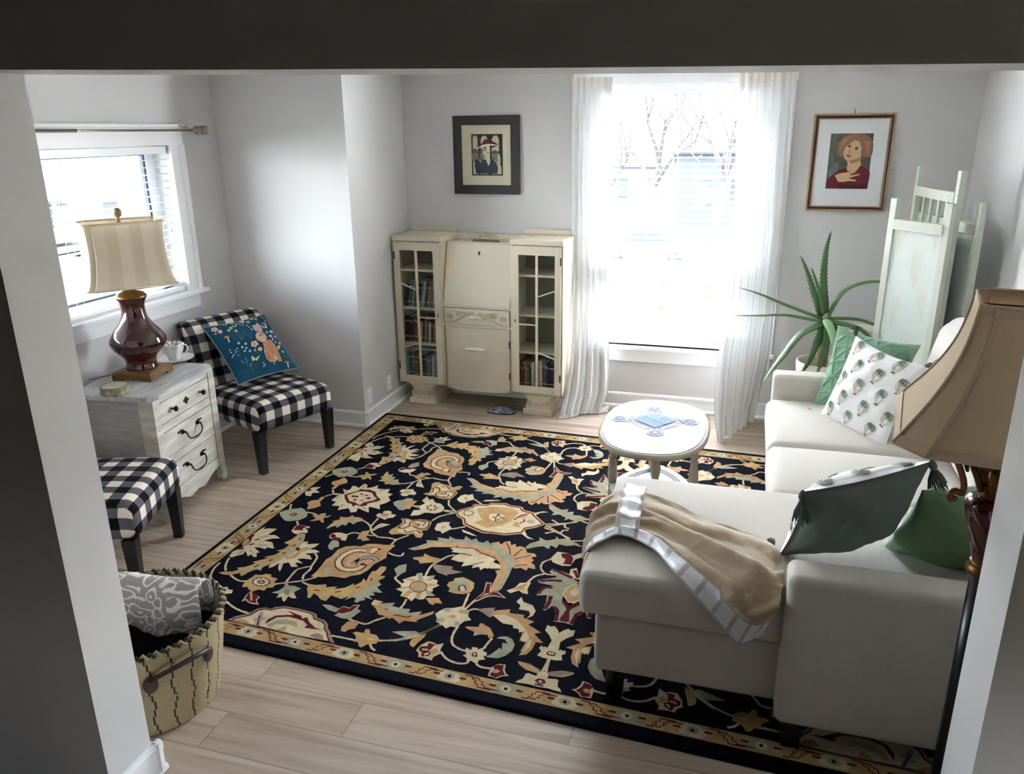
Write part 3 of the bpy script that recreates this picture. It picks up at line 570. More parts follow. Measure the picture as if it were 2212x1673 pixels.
(4,5,6,"-334 -267 -348 -319 -354 -349"),
(4,5,6,"-276 -315 -346 -374"),
(4,5,6,"-271 -404 -324 -432"),
(4,5,6,"-661 -342 -645 -356 -571 -338 -526 -366 -477 -379 -433 -393"),
(4,5,6,"-614 -399 -557 -404"),
(4,5,6,"-521 -480 -480 -444"),
(4,5,6,"-443 -495 -386 -481"),
(1,1,0,"-325 -245 -312 -202 -273 -159 -282 -127 -241 -149 -198 -121 -201 -91 -180 -115 -126 -88 -130 -114 -83 -129 -48 -157 -93 -152 -127 -172 -168 -166 -173 -206 -207 -188 -207 -227 -241 -208 -279 -230 -311 -260"),
(2,3,8,"-315 -246 -265 -192 -201 -151 -132 -130 -59 -151"),
(1,2,0,"-548 -910 -536 -882 -520 -857 -488 -846 -453 -820 -433 -834 -412 -852 -404 -883 -382 -904 -407 -921 -417 -948 -423 -973 -451 -973 -466 -993 -488 -975 -522 -963 -529 -937"),
(2,1,0,"-523 -877 -513 -857 -490 -857 -494 -883"),
(2,1,0,"-461 -848 -420 -844 -407 -874 -446 -872"),
(2,1,0,"-529 -937 -502 -924 -487 -947 -519 -962"),
(2,1,0,"-438 -969 -417 -948 -430 -929 -444 -938"),
(3,4,0,"-486 -914 -476 -894 -452 -893 -457 -919"),
(1,4,0,"-382 -825 -358 -806 -311 -787 -312 -810 -244 -777 -240 -805 -174 -798 -172 -819 -118 -833 -140 -858 -72 -897 -100 -913 -47 -961 -78 -965 -80 -1016 -94 -1052 -122 -1067 -108 -1019 -110 -968 -130 -981 -144 -960 -136 -904 -162 -926 -169 -902 -194 -903 -200 -884 -246 -885 -267 -871 -301 -846 -312 -864 -350 -840"),
(2,2,0,"-303 -840 -256 -824 -199 -842 -143 -893 -112 -943 -110 -968 -130 -981 -144 -960 -136 -904 -162 -926 -169 -902 -194 -903 -200 -884 -246 -885 -267 -871"),
(2,7,0,"-382 -825 -358 -806 -311 -787 -315 -829 -312 -864 -350 -840"),
(2,2,0,"-119 -1063 -108 -1019 -108 -961 -98 -952 -92 -1001"),
(1,4,0,"-392 -954 -335 -940 -339 -918 -331 -911 -286 -933 -255 -977 -259 -1000 -274 -996 -282 -981 -313 -987 -337 -1006 -341 -978 -380 -966"),
(2,1,0,"-337 -1006 -343 -974 -302 -961 -283 -977 -313 -987"),
(1,1,0,"-240 -990 -231 -976 -204 -965 -177 -974 -156 -1006 -155 -1048 -172 -1086 -196 -1110 -247 -1118 -229 -1092 -209 -1044 -196 -1053 -209 -1010 -185 -1011 -205 -987"),
(1,2,0,"-337 -1135 -325 -1123 -339 -1107 -339 -1086 -314 -1095 -318 -1075 -295 -1072 -291 -1083 -273 -1065 -265 -1087 -252 -1087 -243 -1105 -255 -1117 -242 -1133 -265 -1144 -263 -1172 -292 -1157 -308 -1170 -314 -1148"),
(2,5,0,"-305 -1121 -302 -1105 -287 -1103 -277 -1128 -296 -1130"),
(3,2,0,"-287 -1115 -288 -1122 -293 -1124 -299 -1119 -298 -1111 -292 -1109"),
(1,0,0,"-529 -1164 -524 -1129 -504 -1096 -485 -1095 -459 -1104 -437 -1088 -435 -1130 -426 -1152 -446 -1183 -443 -1204 -469 -1200 -481 -1198 -504 -1201 -511 -1179"),
(2,5,0,"-520 -1159 -521 -1136 -494 -1127 -498 -1105 -460 -1108 -471 -1116 -473 -1138 -478 -1152 -462 -1163 -466 -1181 -493 -1196 -500 -1171"),
(3,4,0,"-475 -1147 -455 -1128 -438 -1143 -450 -1167 -465 -1164"),
(3,2,10,"-506 -1152 -483 -1147"),
(3,2,10,"-485 -1181 -472 -1166"),
(1,0,0,"-202 -1222 -205 -1188 -193 -1169 -177 -1140 -154 -1137 -150 -1166 -139 -1186 -123 -1196 -154 -1210 -179 -1222"),
(2,5,0,"-191 -1218 -196 -1201 -179 -1180 -184 -1158 -163 -1141 -156 -1172 -146 -1188 -138 -1197 -169 -1211"),
(3,3,0,"-191 -1199 -182 -1173 -163 -1182 -174 -1197"),
(1,2,0,"-3 -1000 -12 -931 -37 -882 -24 -859 -51 -848 -30 -836 -11 -855 4 -886 26 -852 60 -837 61 -877 37 -902 18 -934 24 -991 26 -999 49 -979 56 -997 42 -1014 52 -1043 25 -1052 0 -1052 -40 -1040 -44 -1025 -19 -1019 -40 -987 -34 -980"),
(2,5,0,"19 -1013 18 -1024 10 -1031 0 -1030 -6 -1021 -5 -1010 3 -1004 13 -1005"),
(3,2,0,"14 -1014 11 -1021 4 -1024 -1 -1019 1 -1012 9 -1009"),
(1,7,0,"-112 -1100 -67 -1102 -14 -1127 -25 -1146 -72 -1131 -99 -1116"),
(1,3,0,"18 -1136 23 -1123 100 -1100 116 -1105 104 -1120 74 -1141 24 -1149"),
(1,2,0,"-62 -1192 -67 -1167 -57 -1157 -22 -1164 -19 -1137 11 -1127 22 -1150 23 -1184 62 -1163 70 -1198 50 -1215 -2 -1221 -38 -1218 -91 -1224 -81 -1206"),
(2,5,8,"-19 -1194 -8 -1179 14 -1187 0 -1209 17 -1211"),
(1,4,0,"71 -959 89 -932 102 -907 82 -900 142 -870 148 -901 146 -960 143 -981 123 -959 118 -985 123 -1044 94 -1017 96 -964"),
(1,0,0,"137 -1194 157 -1173 156 -1144 185 -1142 205 -1172 199 -1203 199 -1216 166 -1227"),
(2,5,0,"144 -1192 160 -1176 159 -1149 183 -1146 198 -1163 187 -1178 196 -1214 170 -1223"),
(1,1,0,"3 -480 -37 -451 -52 -422 -96 -410 -145 -400 -153 -433 -106 -465 -146 -490 -187 -516 -177 -537 -106 -539 -145 -564 -163 -641 -117 -622 -108 -674 -106 -740 -92 -739 -73 -693 -48 -743 -43 -806 11 -799 3 -690 -42 -645 -47 -584 -23 -513"),
(2,2,0,"2 -455 -37 -451 -58 -416 -62 -378 -36 -358 -20 -403"),
(3,5,18,"-143 -406 -92 -426 -37 -451"),
(3,5,18,"-178 -523 -125 -500 -77 -491"),
(3,5,18,"-158 -624 -143 -571 -106 -557"),
(3,5,18,"-100 -731 -94 -677 -97 -624"),
(3,5,18,"-67 -702 -44 -727 -35 -800"),
(3,5,18,"-42 -384 -11 -443"),
(3,5,0,"-42 -652 -30 -641 0 -677 23 -788 -15 -797 -4 -751 -11 -695"),
(3,2,0,"-49 -585 -48 -541 -15 -490 38 -521 56 -590 12 -654 -24 -635"),
(4,6,0,"-43 -583 -42 -547 -12 -501 34 -528 50 -589 9 -642 -22 -627"),
(5,2,0,"-18 -575 -7 -524 23 -562 8 -598"),
(1,2,0,"-178 -312 -160 -240 -103 -236 -80 -253 -16 -185 -19 -242 -60 -283 -68 -349 -108 -361 -159 -342"),
(2,5,0,"-138 -252 -99 -235 -70 -277 -66 -339 -107 -343 -104 -297 -125 -285"),
(1,2,0,"-303 -643 -272 -609 -262 -565 -213 -545 -214 -606 -200 -641 -227 -642 -249 -626 -280 -659"),
(2,4,0,"-275 -630 -254 -579 -227 -562 -231 -612"),
(1,2,0,"-235 -714 -223 -672 -205 -705 -157 -719 -134 -756 -137 -793 -159 -822 -150 -791 -162 -765 -209 -766 -209 -736"),
(1,1,0,"-1058 -1000 -1019 -992 -961 -1006 -971 -1034 -1012 -1027"),
(1,1,0,"-965 -1056 -949 -1017 -924 -989 -919 -963 -893 -952 -889 -983 -867 -990 -886 -1059 -920 -1065"),
(2,0,0,"-977 -1026 -959 -981 -926 -985 -920 -960 -892 -951 -905 -1012 -939 -1040"),
(3,5,0,"-972 -1027 -957 -986 -925 -992 -917 -966 -896 -958 -907 -1008 -941 -1036"),
(1,4,0,"-882 -1146 -894 -1122 -888 -1079 -863 -1063 -837 -1067 -834 -1112 -856 -1126 -863 -1146"),
(1,4,0,"-848 -930 -850 -895 -808 -897 -810 -913 -750 -888 -753 -915 -705 -919 -666 -911 -663 -940 -609 -912 -611 -942 -558 -891 -557 -915 -607 -979 -599 -990 -658 -998 -668 -1022 -713 -994 -728 -1006 -760 -990 -781 -992 -814 -954"),
(2,1,0,"-810 -913 -750 -888 -753 -915 -705 -919 -666 -911 -663 -940 -609 -912 -614 -948 -658 -957 -714 -966 -751 -953 -794 -933"),
(2,0,0,"-849 -930 -850 -895 -805 -897 -818 -915 -811 -930"),
(3,5,6,"-775 -946 -758 -943"),
(3,5,6,"-716 -976 -694 -971 -658 -972 -640 -956"),
(1,3,0,"-830 -1142 -819 -1130 -784 -1128 -789 -1102 -771 -1096 -757 -1123 -728 -1123 -703 -1145 -702 -1176 -735 -1190 -750 -1217 -764 -1213 -778 -1191 -804 -1191 -799 -1168 -814 -1150"),
(2,2,0,"-759 -1159 -737 -1152 -716 -1154 -738 -1161"),
(1,1,0,"-677 -1084 -638 -1067 -580 -1048 -562 -1056 -589 -1087 -612 -1099"),
(1,3,0,"-573 -1130 -575 -1105 -550 -1070 -530 -1050 -530 -1077 -541 -1119 -546 -1151 -564 -1144"),
(1,7,0,"-1393 -1226 -1372 -1191 -1330 -1157 -1316 -1115 -1286 -1096 -1260 -1099 -1246 -1080 -1210 -1063 -1143 -1059 -1068 -1064 -1043 -1071 -1026 -1094 -988 -1099 -959 -1121 -946 -1144 -921 -1166 -909 -1186 -864 -1229 -905 -1224 -1037 -1232 -1224 -1228 -1334 -1233"),
(2,5,0,"-1376 -1218 -1321 -1164 -1307 -1122 -1280 -1104 -1252 -1106 -1237 -1088 -1205 -1072 -1141 -1068 -1070 -1074 -1050 -1082 -1037 -1103 -989 -1110 -967 -1129 -957 -1150 -930 -1174 -917 -1194 -888 -1224 -1038 -1230 -1225 -1226 -1338 -1228"),
(3,2,0,"-1365 -1217 -1314 -1169 -1299 -1128 -1276 -1111 -1248 -1112 -1231 -1093 -1201 -1078 -1137 -1075 -1070 -1080 -1052 -1088 -1038 -1110 -992 -1117 -970 -1133 -961 -1154 -934 -1179 -921 -1198 -899 -1222 -1039 -1228 -1227 -1223 -1333 -1224"),
(4,5,0,"-1218 -1204 -1224 -1172 -1208 -1138 -1167 -1119 -1135 -1109 -1182 -1089 -1101 -1104 -1083 -1121 -1070 -1105 -1040 -1136 -1020 -1146 -999 -1161 -958 -1164 -1008 -1172 -1042 -1175 -1041 -1153 -1071 -1134 -1108 -1129 -1147 -1127 -1195 -1146 -1208 -1178"),
(4,4,0,"-1157 -1228 -1122 -1184 -1105 -1222"),
(4,1,0,"-1208 -1206 -1189 -1167 -1145 -1147 -1093 -1152 -1070 -1184 -1116 -1176 -1174 -1190 -1181 -1219"),
(4,8,0,"-1293 -1188 -1274 -1177 -1290 -1130 -1274 -1131 -1255 -1165 -1236 -1165 -1246 -1190 -1233 -1220 -1252 -1226 -1267 -1203"),
(5,5,6,"-1242 -1223 -1274 -1159"),
(4,7,0,"-994 -1213 -969 -1189 -937 -1200 -919 -1226 -951 -1226"),
(4,4,0,"-1365 -1223 -1324 -1204 -1283 -1213 -1314 -1229"),
(1,2,0,"-1490 -1211 -1476 -1183 -1456 -1189 -1448 -1163 -1436 -1188 -1432 -1210 -1412 -1227 -1437 -1229 -1447 -1238 -1470 -1222"),
(2,5,0,"-1444 -1226 -1454 -1165 -1442 -1173 -1431 -1222"),
(2,5,0,"-1461 -1214 -1458 -1223 -1464 -1225 -1474 -1218 -1476 -1209 -1470 -1207"),
]

RC = [('rug_stem_wool', (205, 182, 150)), ('rug_sage_wool', (163, 161, 138)), ('rug_cream_wool', (212, 195, 160)), ('rug_gold_wool', (190, 156, 106)), ('rug_tan_wool', (188, 146, 104)),
      ('rug_maroon_wool', (98, 30, 38)), ('rug_peach_wool', (200, 158, 116)), ('rug_mauve_wool', (150, 128, 114)), ('rug_grey_wool', (160, 157, 152)), ('rug_navy_wool', (16, 18, 31)), ('rug_band_wool', (184, 156, 110))]
RM = [M(n_, c_, 0.95, noise=0.22 if n_ != 'rug_navy_wool' else 0.35, nscale=26, bump=0.9, bscale=420, spec=0.05) for n_, c_ in RC]
RCX, RCY = -0.62, 3.651
def rugp(u, v, z): return (RCX+u, RCY+v-.042*(u+1.25), z)
def chaikin(p, n=1):
    for _ in range(n):
        q = []
        for i in range(len(p)):
            a, c = p[i], p[(i+1) % len(p)]
            q += [(a[0]*.78+c[0]*.22, a[1]*.78+c[1]*.22), (a[0]*.22+c[0]*.78, a[1]*.22+c[1]*.78)]
        p = q
    return p
def spline(p, k=4):
    out = []; n = len(p)
    for i in range(n-1):
        p0, p1, p2, p3 = p[max(i-1, 0)], p[i], p[i+1], p[min(i+2, n-1)]
        for j in range(k):
            t = j/k
            out.append(tuple(.5*((2*b_)+(-a_+c_)*t+(2*a_-5*b_+4*c_-d_)*t*t+(-a_+3*b_-3*c_+d_)*t**3) for a_, b_, c_, d_ in zip(p0, p1, p2, p3)))
    out.append(tuple(p[-1])); return out
b = B(); RT = 0.013
RU, RV0, RV1 = 1.857, -1.366, 1.338
def rugpoly(pts, mi, z):
    vs = [b.bm.verts.new(rugp(u, v, z)) for u, v in pts]
    try: f = b.bm.faces.new(vs); f.material_index = mi
    except ValueError: pass
def ribbon(pts, wd, mi, z, sm=4):
    p = spline(pts, sm) if sm else pts; n = len(p); l = []; r = []
    for i in range(n):
        a, c = p[max(i-1, 0)], p[min(i+1, n-1)]; dx, dy = c[0]-a[0], c[1]-a[1]; d = math.hypot(dx, dy) or 1
        h = wd/2*(1+.12*math.sin(i*2.1)); nx, ny = -dy/d*h, dx/d*h
        l.append(b.bm.verts.new(rugp(p[i][0]+nx, p[i][1]+ny, z))); r.append(b.bm.verts.new(rugp(p[i][0]-nx, p[i][1]-ny, z)))
    for i in range(n-1):
        f = b.bm.faces.new((l[i], r[i], r[i+1], l[i+1])); f.material_index = mi
# slab: navy pile with rounded selvedge
P_ = []
for (e, z) in ((0.0, 0.0), (0.0, RT*.55), (.006, RT*.92), (.014, RT)):
    P_.append([rugp(-RU+e, RV0+e, z), rugp(RU-e, RV0+e, z), rugp(RU-e, RV1-e, z), rugp(-RU+e, RV1-e, z), rugp(-RU+e, RV0+e, z)])
b.grid(P_, 9, smooth=False); b.quad(P_[-1][:4], 9)
# border band on all four sides
BO = (-1.828, -1.305, 1.295); BI = (-1.735, -1.234, 1.212)
sides = [((BO[0], BO[1]), (-BO[0], BO[1]), (-BI[0], BI[1]), (BI[0], BI[1])), ((-BO[0], BO[1]), (-BO[0], BO[2]), (-BI[0], BI[2]), (-BI[0], BI[1])),
         ((-BO[0], BO[2]), (BO[0], BO[2]), (BI[0], BI[2]), (-BI[0], BI[2])), ((BO[0], BO[2]), (BO[0], BO[1]), (BI[0], BI[1]), (BI[0], BI[2]))]
rr = random.Random(3)
for (A, Bp, Ci, Di) in sides:
    rugpoly([A, Bp, Ci, Di], 10, RT+.0006)
    Ln = math.hypot(Bp[0]-A[0], Bp[1]-A[1]); N = max(3, round(Ln/.232)); Wd = abs((Di[0]-A[0])*(Bp[1]-A[1])-(Di[1]-A[1])*(Bp[0]-A[0]))/Ln
    ex = ((Bp[0]-A[0])/Ln, (Bp[1]-A[1])/Ln); ey = (-ex[1], ex[0]); st = Ln/N
    def bp(s_, t_): return (A[0]+ex[0]*s_+ey[0]*t_*Wd, A[1]+ex[1]*s_+ey[1]*t_*Wd)
    for k in range(N):
        s0 = st*(k+.5)
        if s0 < .12 or s0 > Ln-.12: pass
        def PP(l, mi, z): rugpoly([bp(s0+a*st, t_) for a, t_ in l], mi, RT+z)
        PP([(-.20, .2), (-.14, .12), (.14, .1), (.2, .3), (.22, .62), (.1, .86), (-.12, .9), (-.21, .66)], 1 if k % 2 else 2, .0009)
        PP([(-.10, .5), (-.06, .3), (.0, .24), (.06, .3), (.1, .5), (.06, .72), (0, .78), (-.06, .72)], 2 if k % 2 else 1, .0012)
        PP([(-.032, .5), (-.01, .38), (.03, .46), (.028, .56), (-.01, .62)], 9, .0015)
        for sg in (-1, 1):
            PP([(sg*.17, .55), (sg*.19, .48), (sg*.29, .50), (sg*.30, .56), (sg*.28, .62), (sg*.18, .63)], 5, .0015)
        zz = [(.30, .14), (.40, .14), (.41, .34), (.46, .36), (.44, .56), (.50, .60), (.50, .82), (.62, .84), (.74, .84)] if k % 2 else [(.24, .9), (.38, .88), (.40, .68), (.47, .62), (.46, .42), (.52, .36), (.53, .16), (.66, .16), (.78, .14)]
        if s0+st*.8 < Ln:
            ribbon([bp(s0+a*st, t_) for a, t_ in zz], .0055, 5, RT+.0014, 0)
            ribbon([bp(s0+(a+.12)*st, t_+(.0 if .3 < t_ < .7 else (.07 if t_ < .5 else -.07))) for a, t_ in zz], .005, 5, RT+.0014, 0)
            PP([(.44, .2), (.52, .2), (.56, .4), (.54, .7), (.48, .76)], 3, .0011)
# field motifs: one drawn quarter, mirrored across both axes of the rug
for (lay, ci, wd, dat) in RUG:
    q = [int(t)/1000 for t in dat.split()]; pts = list(zip(q[::2], q[1::2]))
    ax = lay >= 9; l_ = lay-8 if ax else lay
    qi = 0
    for su in (1, -1):
        for sv in ((1,) if ax else (1, -1)):
            pp = [(u*su, v*sv*(.985 if sv < 0 else 1)) for u, v in pts]; z = RT+.0008+.00042*l_+.00006*qi; qi += 1
            if su*sv < 0: pp = pp[::-1]
            if wd: ribbon(pp, wd/1000, ci, z)
            else: rugpoly(pp, ci, z)
tag(b.out('area_rug', RM, recalc=False), 'large navy area rug with gold and cream floral pattern', 'rug')

# ------------------------------------------------------------------ soft shapes
def rbox(b, x0, x1, y0, y1, z0, z1, r=.03, crown=0.0, n=10, mi=0, mat=None, sag=0.0, bulge=0.0):
    """rounded upholstered block with a crowned top"""
    hx, hy, hz = (x1-x0)/2, (y1-y0)/2, (z1-z0)/2; c = Vector(((x0+x1)/2, (y0+y1)/2, (z0+z1)/2)); rr = min(r, hx, hy, hz)
    def tr(p):
        q = Vector((p[0]*hx, p[1]*hy, p[2]*hz)); i = Vector((max(-hx+rr, min(hx-rr, q.x)), max(-hy+rr, min(hy-rr, q.y)), max(-hz+rr, min(hz-rr, q.z))))
        d = q-i
        if d.length > 1e-9: q = i+d.normalized()*rr
        k = max(0, (1-p[0]**2))*max(0, (1-p[1]**2))
        if p[2] > 0: q.z += crown*k**.6*p[2]
        if bulge: q.x += bulge*p[0]*(1-p[1]**2)*(1-p[2]**2); q.y += bulge*p[1]*(1-p[0]**2)*(1-p[2]**2)
        q += c
        return mat @ q if mat is not None else q
    def axis(h):
        a = [-1]; k = rr/h
        for t in (.15, .35, .6, .85): a.append(-1+k*t)
        m = max(3, n)
        for t in range(m+1): a.append(-1+k+(2-2*k)*t/m)
        for t in (.85, .6, .35, .15): a.append(1-k*t)
        a.append(1); return a
    ax, ay, az = axis(hx), axis(hy), axis(hz)
    for f in range(3):
        A_, B_ = [(ay, az), (ax, az), (ax, ay)][f]
        for s in (-1, 1):
            P = [[tr({0: (s, u, v), 1: (u, s, v), 2: (u, v, s)}[f]) for v in B_] for u in A_]
            b.grid(P, mi)
def weld(b, d=.0004): bmesh.ops.remove_doubles(b.bm, verts=b.bm.verts, dist=d)

SOFA = M('oatmeal_sofa_weave', (206, 199, 190), 0.92, noise=0.10, nscale=300, bump=0.35, bscale=700, spec=0.15, sheen=0.15)
sofa = thing('sectional_sofa', 'oatmeal upholstered sectional sofa with chaise along the right wall', 'sofa', (0.6, 3.4, 0))
def so(name, fn, mats=SOFA):
    b = B(); fn(b); weld(b); o = b.out(name, mats, None); o.parent = sofa; o.matrix_parent_inverse = Matrix.Translation((-0.6, -3.4, 0)); return o
so('chaise_base', lambda b: rbox(b, -.412, 1.10, 2.365, 3.19, .145, .378, .018, n=4))
so('chaise_cushion', lambda b: rbox(b, -.470, 1.0, 2.335, 3.205, .380, .548, .042, .018, 14))
so('seat_base', lambda b: rbox(b, .212, 1.10, 3.192, 4.50, .145, .376, .018, n=4))
so('seat_cushion', lambda b: rbox(b, .170, 1.0, 3.208, 3.775, .378, .530, .045, .022, 12))
so('seat_cushion', lambda b: rbox(b, .175, 1.0, 3.780, 4.498, .378, .530, .045, .022, 12))
so('arm', lambda b: rbox(b, .208, 1.14, 2.285, 2.43, .118, .672, .030, .004, 10))
so('arm', lambda b: rbox(b, .205, 1.14, 4.502, 4.63, .118, .668, .024, .004, 10))
so('back', lambda b: rbox(b, 1.11, 1.262, 2.43, 4.50, .145, .83, .035, .0, 8))
bm_ = Matrix.Translation((1.02, 0, .56)) @ Matrix.Rotation(math.radians(10), 4, 'Y')
so('back_cushion', lambda b: rbox(b, -.10, .10, 3.83, 4.48, -.02, .50, .085, .03, 12, mat=bm_, bulge=.03))
so('back_cushion', lambda b: rbox(b, -.10, .10, 3.15, 3.82, -.02, .47, .085, .03, 12, mat=bm_, bulge=.03))
so('back_cushion', lambda b: rbox(b, -.10, .10, 2.45, 3.14, -.02, .45, .085, .03, 12, mat=bm_, bulge=.03))
LEGM = M('dark_sofa_leg', (14, 12, 12), 0.5)
for (x, y) in ((-.34, 2.43), (-.34, 3.12), (.27, 2.34), (.27, 4.56), (1.1, 2.36), (1.1, 4.56)):
    def lg(b, x=x, y=y):
        b.lathe([(.040, .0165), (.048, .148)], 4, mat=Matrix.Translation((x, y, 0)) @ rotm(PI/4))
        bmesh.ops.scale(b.bm, vec=(1, 1, 1), verts=b.bm.verts)
    o = so('leg', lg, LEGM)

# ------------------------------------------------------------------ throw pillows
def pose(T, X, Y, N):
    X, Y, N = Vector(X).normalized(), Vector(Y).normalized(), Vector(N).normalized()
    N = (N).normalized(); X = (X - N*X.dot(N)).normalized(); Y = N.cross(X)
    return Matrix(((X.x, Y.x, N.x, T[0]), (X.y, Y.y, N.y, T[1]), (X.z, Y.z, N.z, T[2]), (0, 0, 0, 1)))
def pillow_fn(s, th, seed, quilt=False, pinch=.10, ears=.5):
    h = s/2
    def fn(u, v, side):
        px = h*u*(1-pinch*(1-v*v)*abs(u)**2); py = h*v*(1-pinch*(1-u*u)*abs(v)**2)
        k = max(0.0, (1-u*u))*max(0.0, (1-v*v))
        z = th*(k**.42)*(.5+.5*k**.3)
        wr = fbm(u*1.8+seed, v*1.8, seed)*.010+fbm(u*5+seed, v*5, 3.+seed)*.004
        cx = (abs(u)*abs(v))**2
        z += (wr+math.sin((u-v)*9+seed)*.004*cx*6*k**.5)*min(1, k*3)
        if quilt and side > 0:
            P = .19
            X_, Y_ = u*h/ (P*.5), v*h/(P*.5)
            ds = []
            for ang in (0.3, 0.3+PI/3, 0.3+2*PI/3, 0.3+PI/2):
                c_ = (X_*math.cos(ang)+Y_*math.sin(ang))*1.15
                ds.append(abs(c_-round(c_)))
            d = min(ds)
            z += (.0085*math.exp(-(d/.06)**2)-.003)*min(1, k*6)
        return Vector((px, py, side*z))
    return fn
def pillow(name, label, mw, s, th, mats, seed, quilt=False, piping=None, n=44, tassels=None, decals=None, group=None, pinch=.10):
    t = thing(name, label, 'pillow', mw=mw, group=group)
    fn = pillow_fn(s, th, seed, quilt, pinch)
    nn = 90 if quilt else n
    b = B(); A_ = [-math.cos(PI*i/nn)*.25+(-1+2*i/nn)*.75 for i in range(nn+1)]
    for side, mi in ((1, 0), (-1, 1)):
        b.grid([[fn(u, v, side) for v in A_] for u in A_], mi)
    weld(b, .0003)
    if decals: decals(b, fn)
    b.out('cover', mats, t, recalc=not decals)
    if piping:
        b = B(); pp = []
        for i in range(48):
            k = i % 12/12*2-1; pp.append([(k, -1), (1, k), (-k, 1), (-1, -k)][i//12])
        P = [fn(u, v, 1) for u, v in pp]+[fn(-1, -1, 1)]
        b.tube(P, .0045, 6); b.out('piping', piping, t)
    if tassels:
        for (u, v, dirv, ln) in tassels:
            p = fn(u, v, 1); tassel(t, p, Vector(dirv), ln)
    return t
TASS = M('sage_tassel_yarn', (104, 118, 108), 0.95, noise=0.3, nscale=200)
def tassel(parent, p, d, ln, mi=TASS):
    d = d.normalized(); b = B(); rq = d.to_track_quat('Z', 'Y').to_matrix().to_4x4(); mt = Matrix.Translation(p) @ rq
    b.lathe([(.002, -.006), (.007, 0), (.012, .012), (.013, .022), (.009, .031), (.0075, .035), (.0095, .038)], 10, mat=mt)
    for k in range(34):
        a = k*2.4; r0 = .008*math.sqrt((k+1)/34); r1 = (.013+.017*math.sqrt((k+1)/34)); l = ln*(.88+.12*math.sin(k*3.7))
        b.tube([mt @ Vector((r0*math.cos(a), r0*math.sin(a), .034)), mt @ Vector((r1*.75*math.cos(a+.1), r1*.75*math.sin(a+.1), .034+l*.5)), mt @ Vector((r1*math.cos(a+.2*math.sin(k)), r1*math.sin(a+.2*math.sin(k)), .034+l))], [.0022, .0026, .0022], 4)
    b.out('tassel', mi, parent)
GREENV = M('sage_green_cotton', (128, 163, 135), 0.85, noise=0.12, nscale=14, bump=0.25, bscale=500, spec=0.2, sheen=0.25)
GREENP = M('sage_green_plain_back', (124, 154, 118), 0.9, noise=0.12, nscale=14, bump=0.25, bscale=500, spec=0.15)
WHITEC = M('white_cotton', (232, 229, 227), 0.92, bump=0.3, bscale=600, spec=0.15)
SLATEC = M('grey_green_cotton', (117, 128, 122), 0.92, bump=0.3, bscale=600, spec=0.15)
FL = [M('flower_grey_green', (112, 128, 116), 0.95), M('flower_pale_sage', (164, 173, 156), 0.95), M('flower_beige', (205, 190, 168), 0.95), M('flower_dark_knot', (78, 86, 88), 0.95)]
def decal_poly(b, fn, pts, mi, lift=.0022, side=1):
    cx = sum(p[0] for p in pts)/len(pts); cy = sum(p[1] for p in pts)/len(pts)
    def W(u, v):
        u, v = max(-.985, min(.985, u)), max(-.985, min(.985, v)); e = .01
        a = fn(u+e, v, side)-fn(u-e, v, side); c = fn(u, v+e, side)-fn(u, v-e, side); nn_ = a.cross(c); nn_ = nn_.normalized()*side if nn_.length > 0 else Vector((0, 0, side))
        if nn_.z*side < 0: nn_ = -nn_
        return fn(u, v, side)+nn_*lift
    rings = [[W(cx+(x-cx)*k, cy+(y-cy)*k) for x, y in pts] for k in (.34, .68, 1.0)]
    V = [[b.bm.verts.new(p) for p in r] for r in rings]; c0 = b.bm.verts.new(W(cx, cy)); n = len(pts)
    for i in range(n):
        j = (i+1) % n
        f = b.bm.faces.new((c0, V[0][i], V[0][j])); f.material_index = mi; f.smooth = True
        for r in (0, 1): f = b.bm.faces.new((V[r][i], V[r+1][i], V[r+1][j], V[r][j])); f.material_index = mi; f.smooth = True
def floral(side=1):
    def dec(b, fn):
        k = 0
        for row in range(5):
            for colm in range(3):
                u0 = -.70+colm*.62+(.31 if row % 2 else 0); v0 = -.72+row*.38
                if abs(u0) > .93: continue
                k += 1; a0 = -.25+.2*math.sin(k*1.7); sc = .165
                def T(x, y): return (u0+(x*math.cos(a0)-y*math.sin(a0))*sc, v0+(x*math.sin(a0)+y*math.cos(a0))*sc)
                for sx, w_ in ((-.75, .26), (.75, .26), (-.35, .18), (.4, .18)):
                    decal_poly(b, fn, [T(*q) for q in ((0, -1.0), (sx*.6-w_*.5, -.5), (sx-.12, .15), (sx+.02, .35), (sx*.9+.1, .1), (sx*.5+w_*.5, -.5))], 4, .0018, side)
                decal_poly(b, fn, [T(.78*math.cos(t)*(1+.10*math.sin(t*6)), .62+.55*math.sin(t)*(1+.1*math.sin(t*6+1))) for t in [i*PI/7 for i in range(14)]], 3, .0026, side)
                decal_poly(b, fn, [T(-.15+.5*math.cos(t)*(1+.2*math.sin(t*5)), .72+.38*math.sin(t)) for t in [i*PI/5 for i in range(10)]], 2, .0036, side)
                for q in range(4): decal_poly(b, fn, [T(-.3+.22*q+.10*math.cos(t), .42+.12*((q*7) % 3)+.14*math.sin(t)) for t in [i*PI/3 for i in range(6)]], 5 if q % 2 else 3, .0046, side)
                for q in (-.18, .02, .2): decal_poly(b, fn, [T(q+.12*math.cos(t), -1.0+.10*math.sin(t)) for t in [i*PI/3 for i in range(6)]], 5, .0032, side)
    return dec
FM = [WHITEC, SLATEC]+FL
WM = [WHITEC, WHITEC]+FL
g_ = 'throw pillows on the sofa'
pillow('throw_pillow', 'sage green pintucked pillow against the far sofa arm behind the floral one', pose((.655, 4.37, .735), (.81, -.585, -.039), (.206, .222, .953), (-.549, -.78, .301)), .46, .062, [GREENV, GREENP], 2.1, quilt=True)
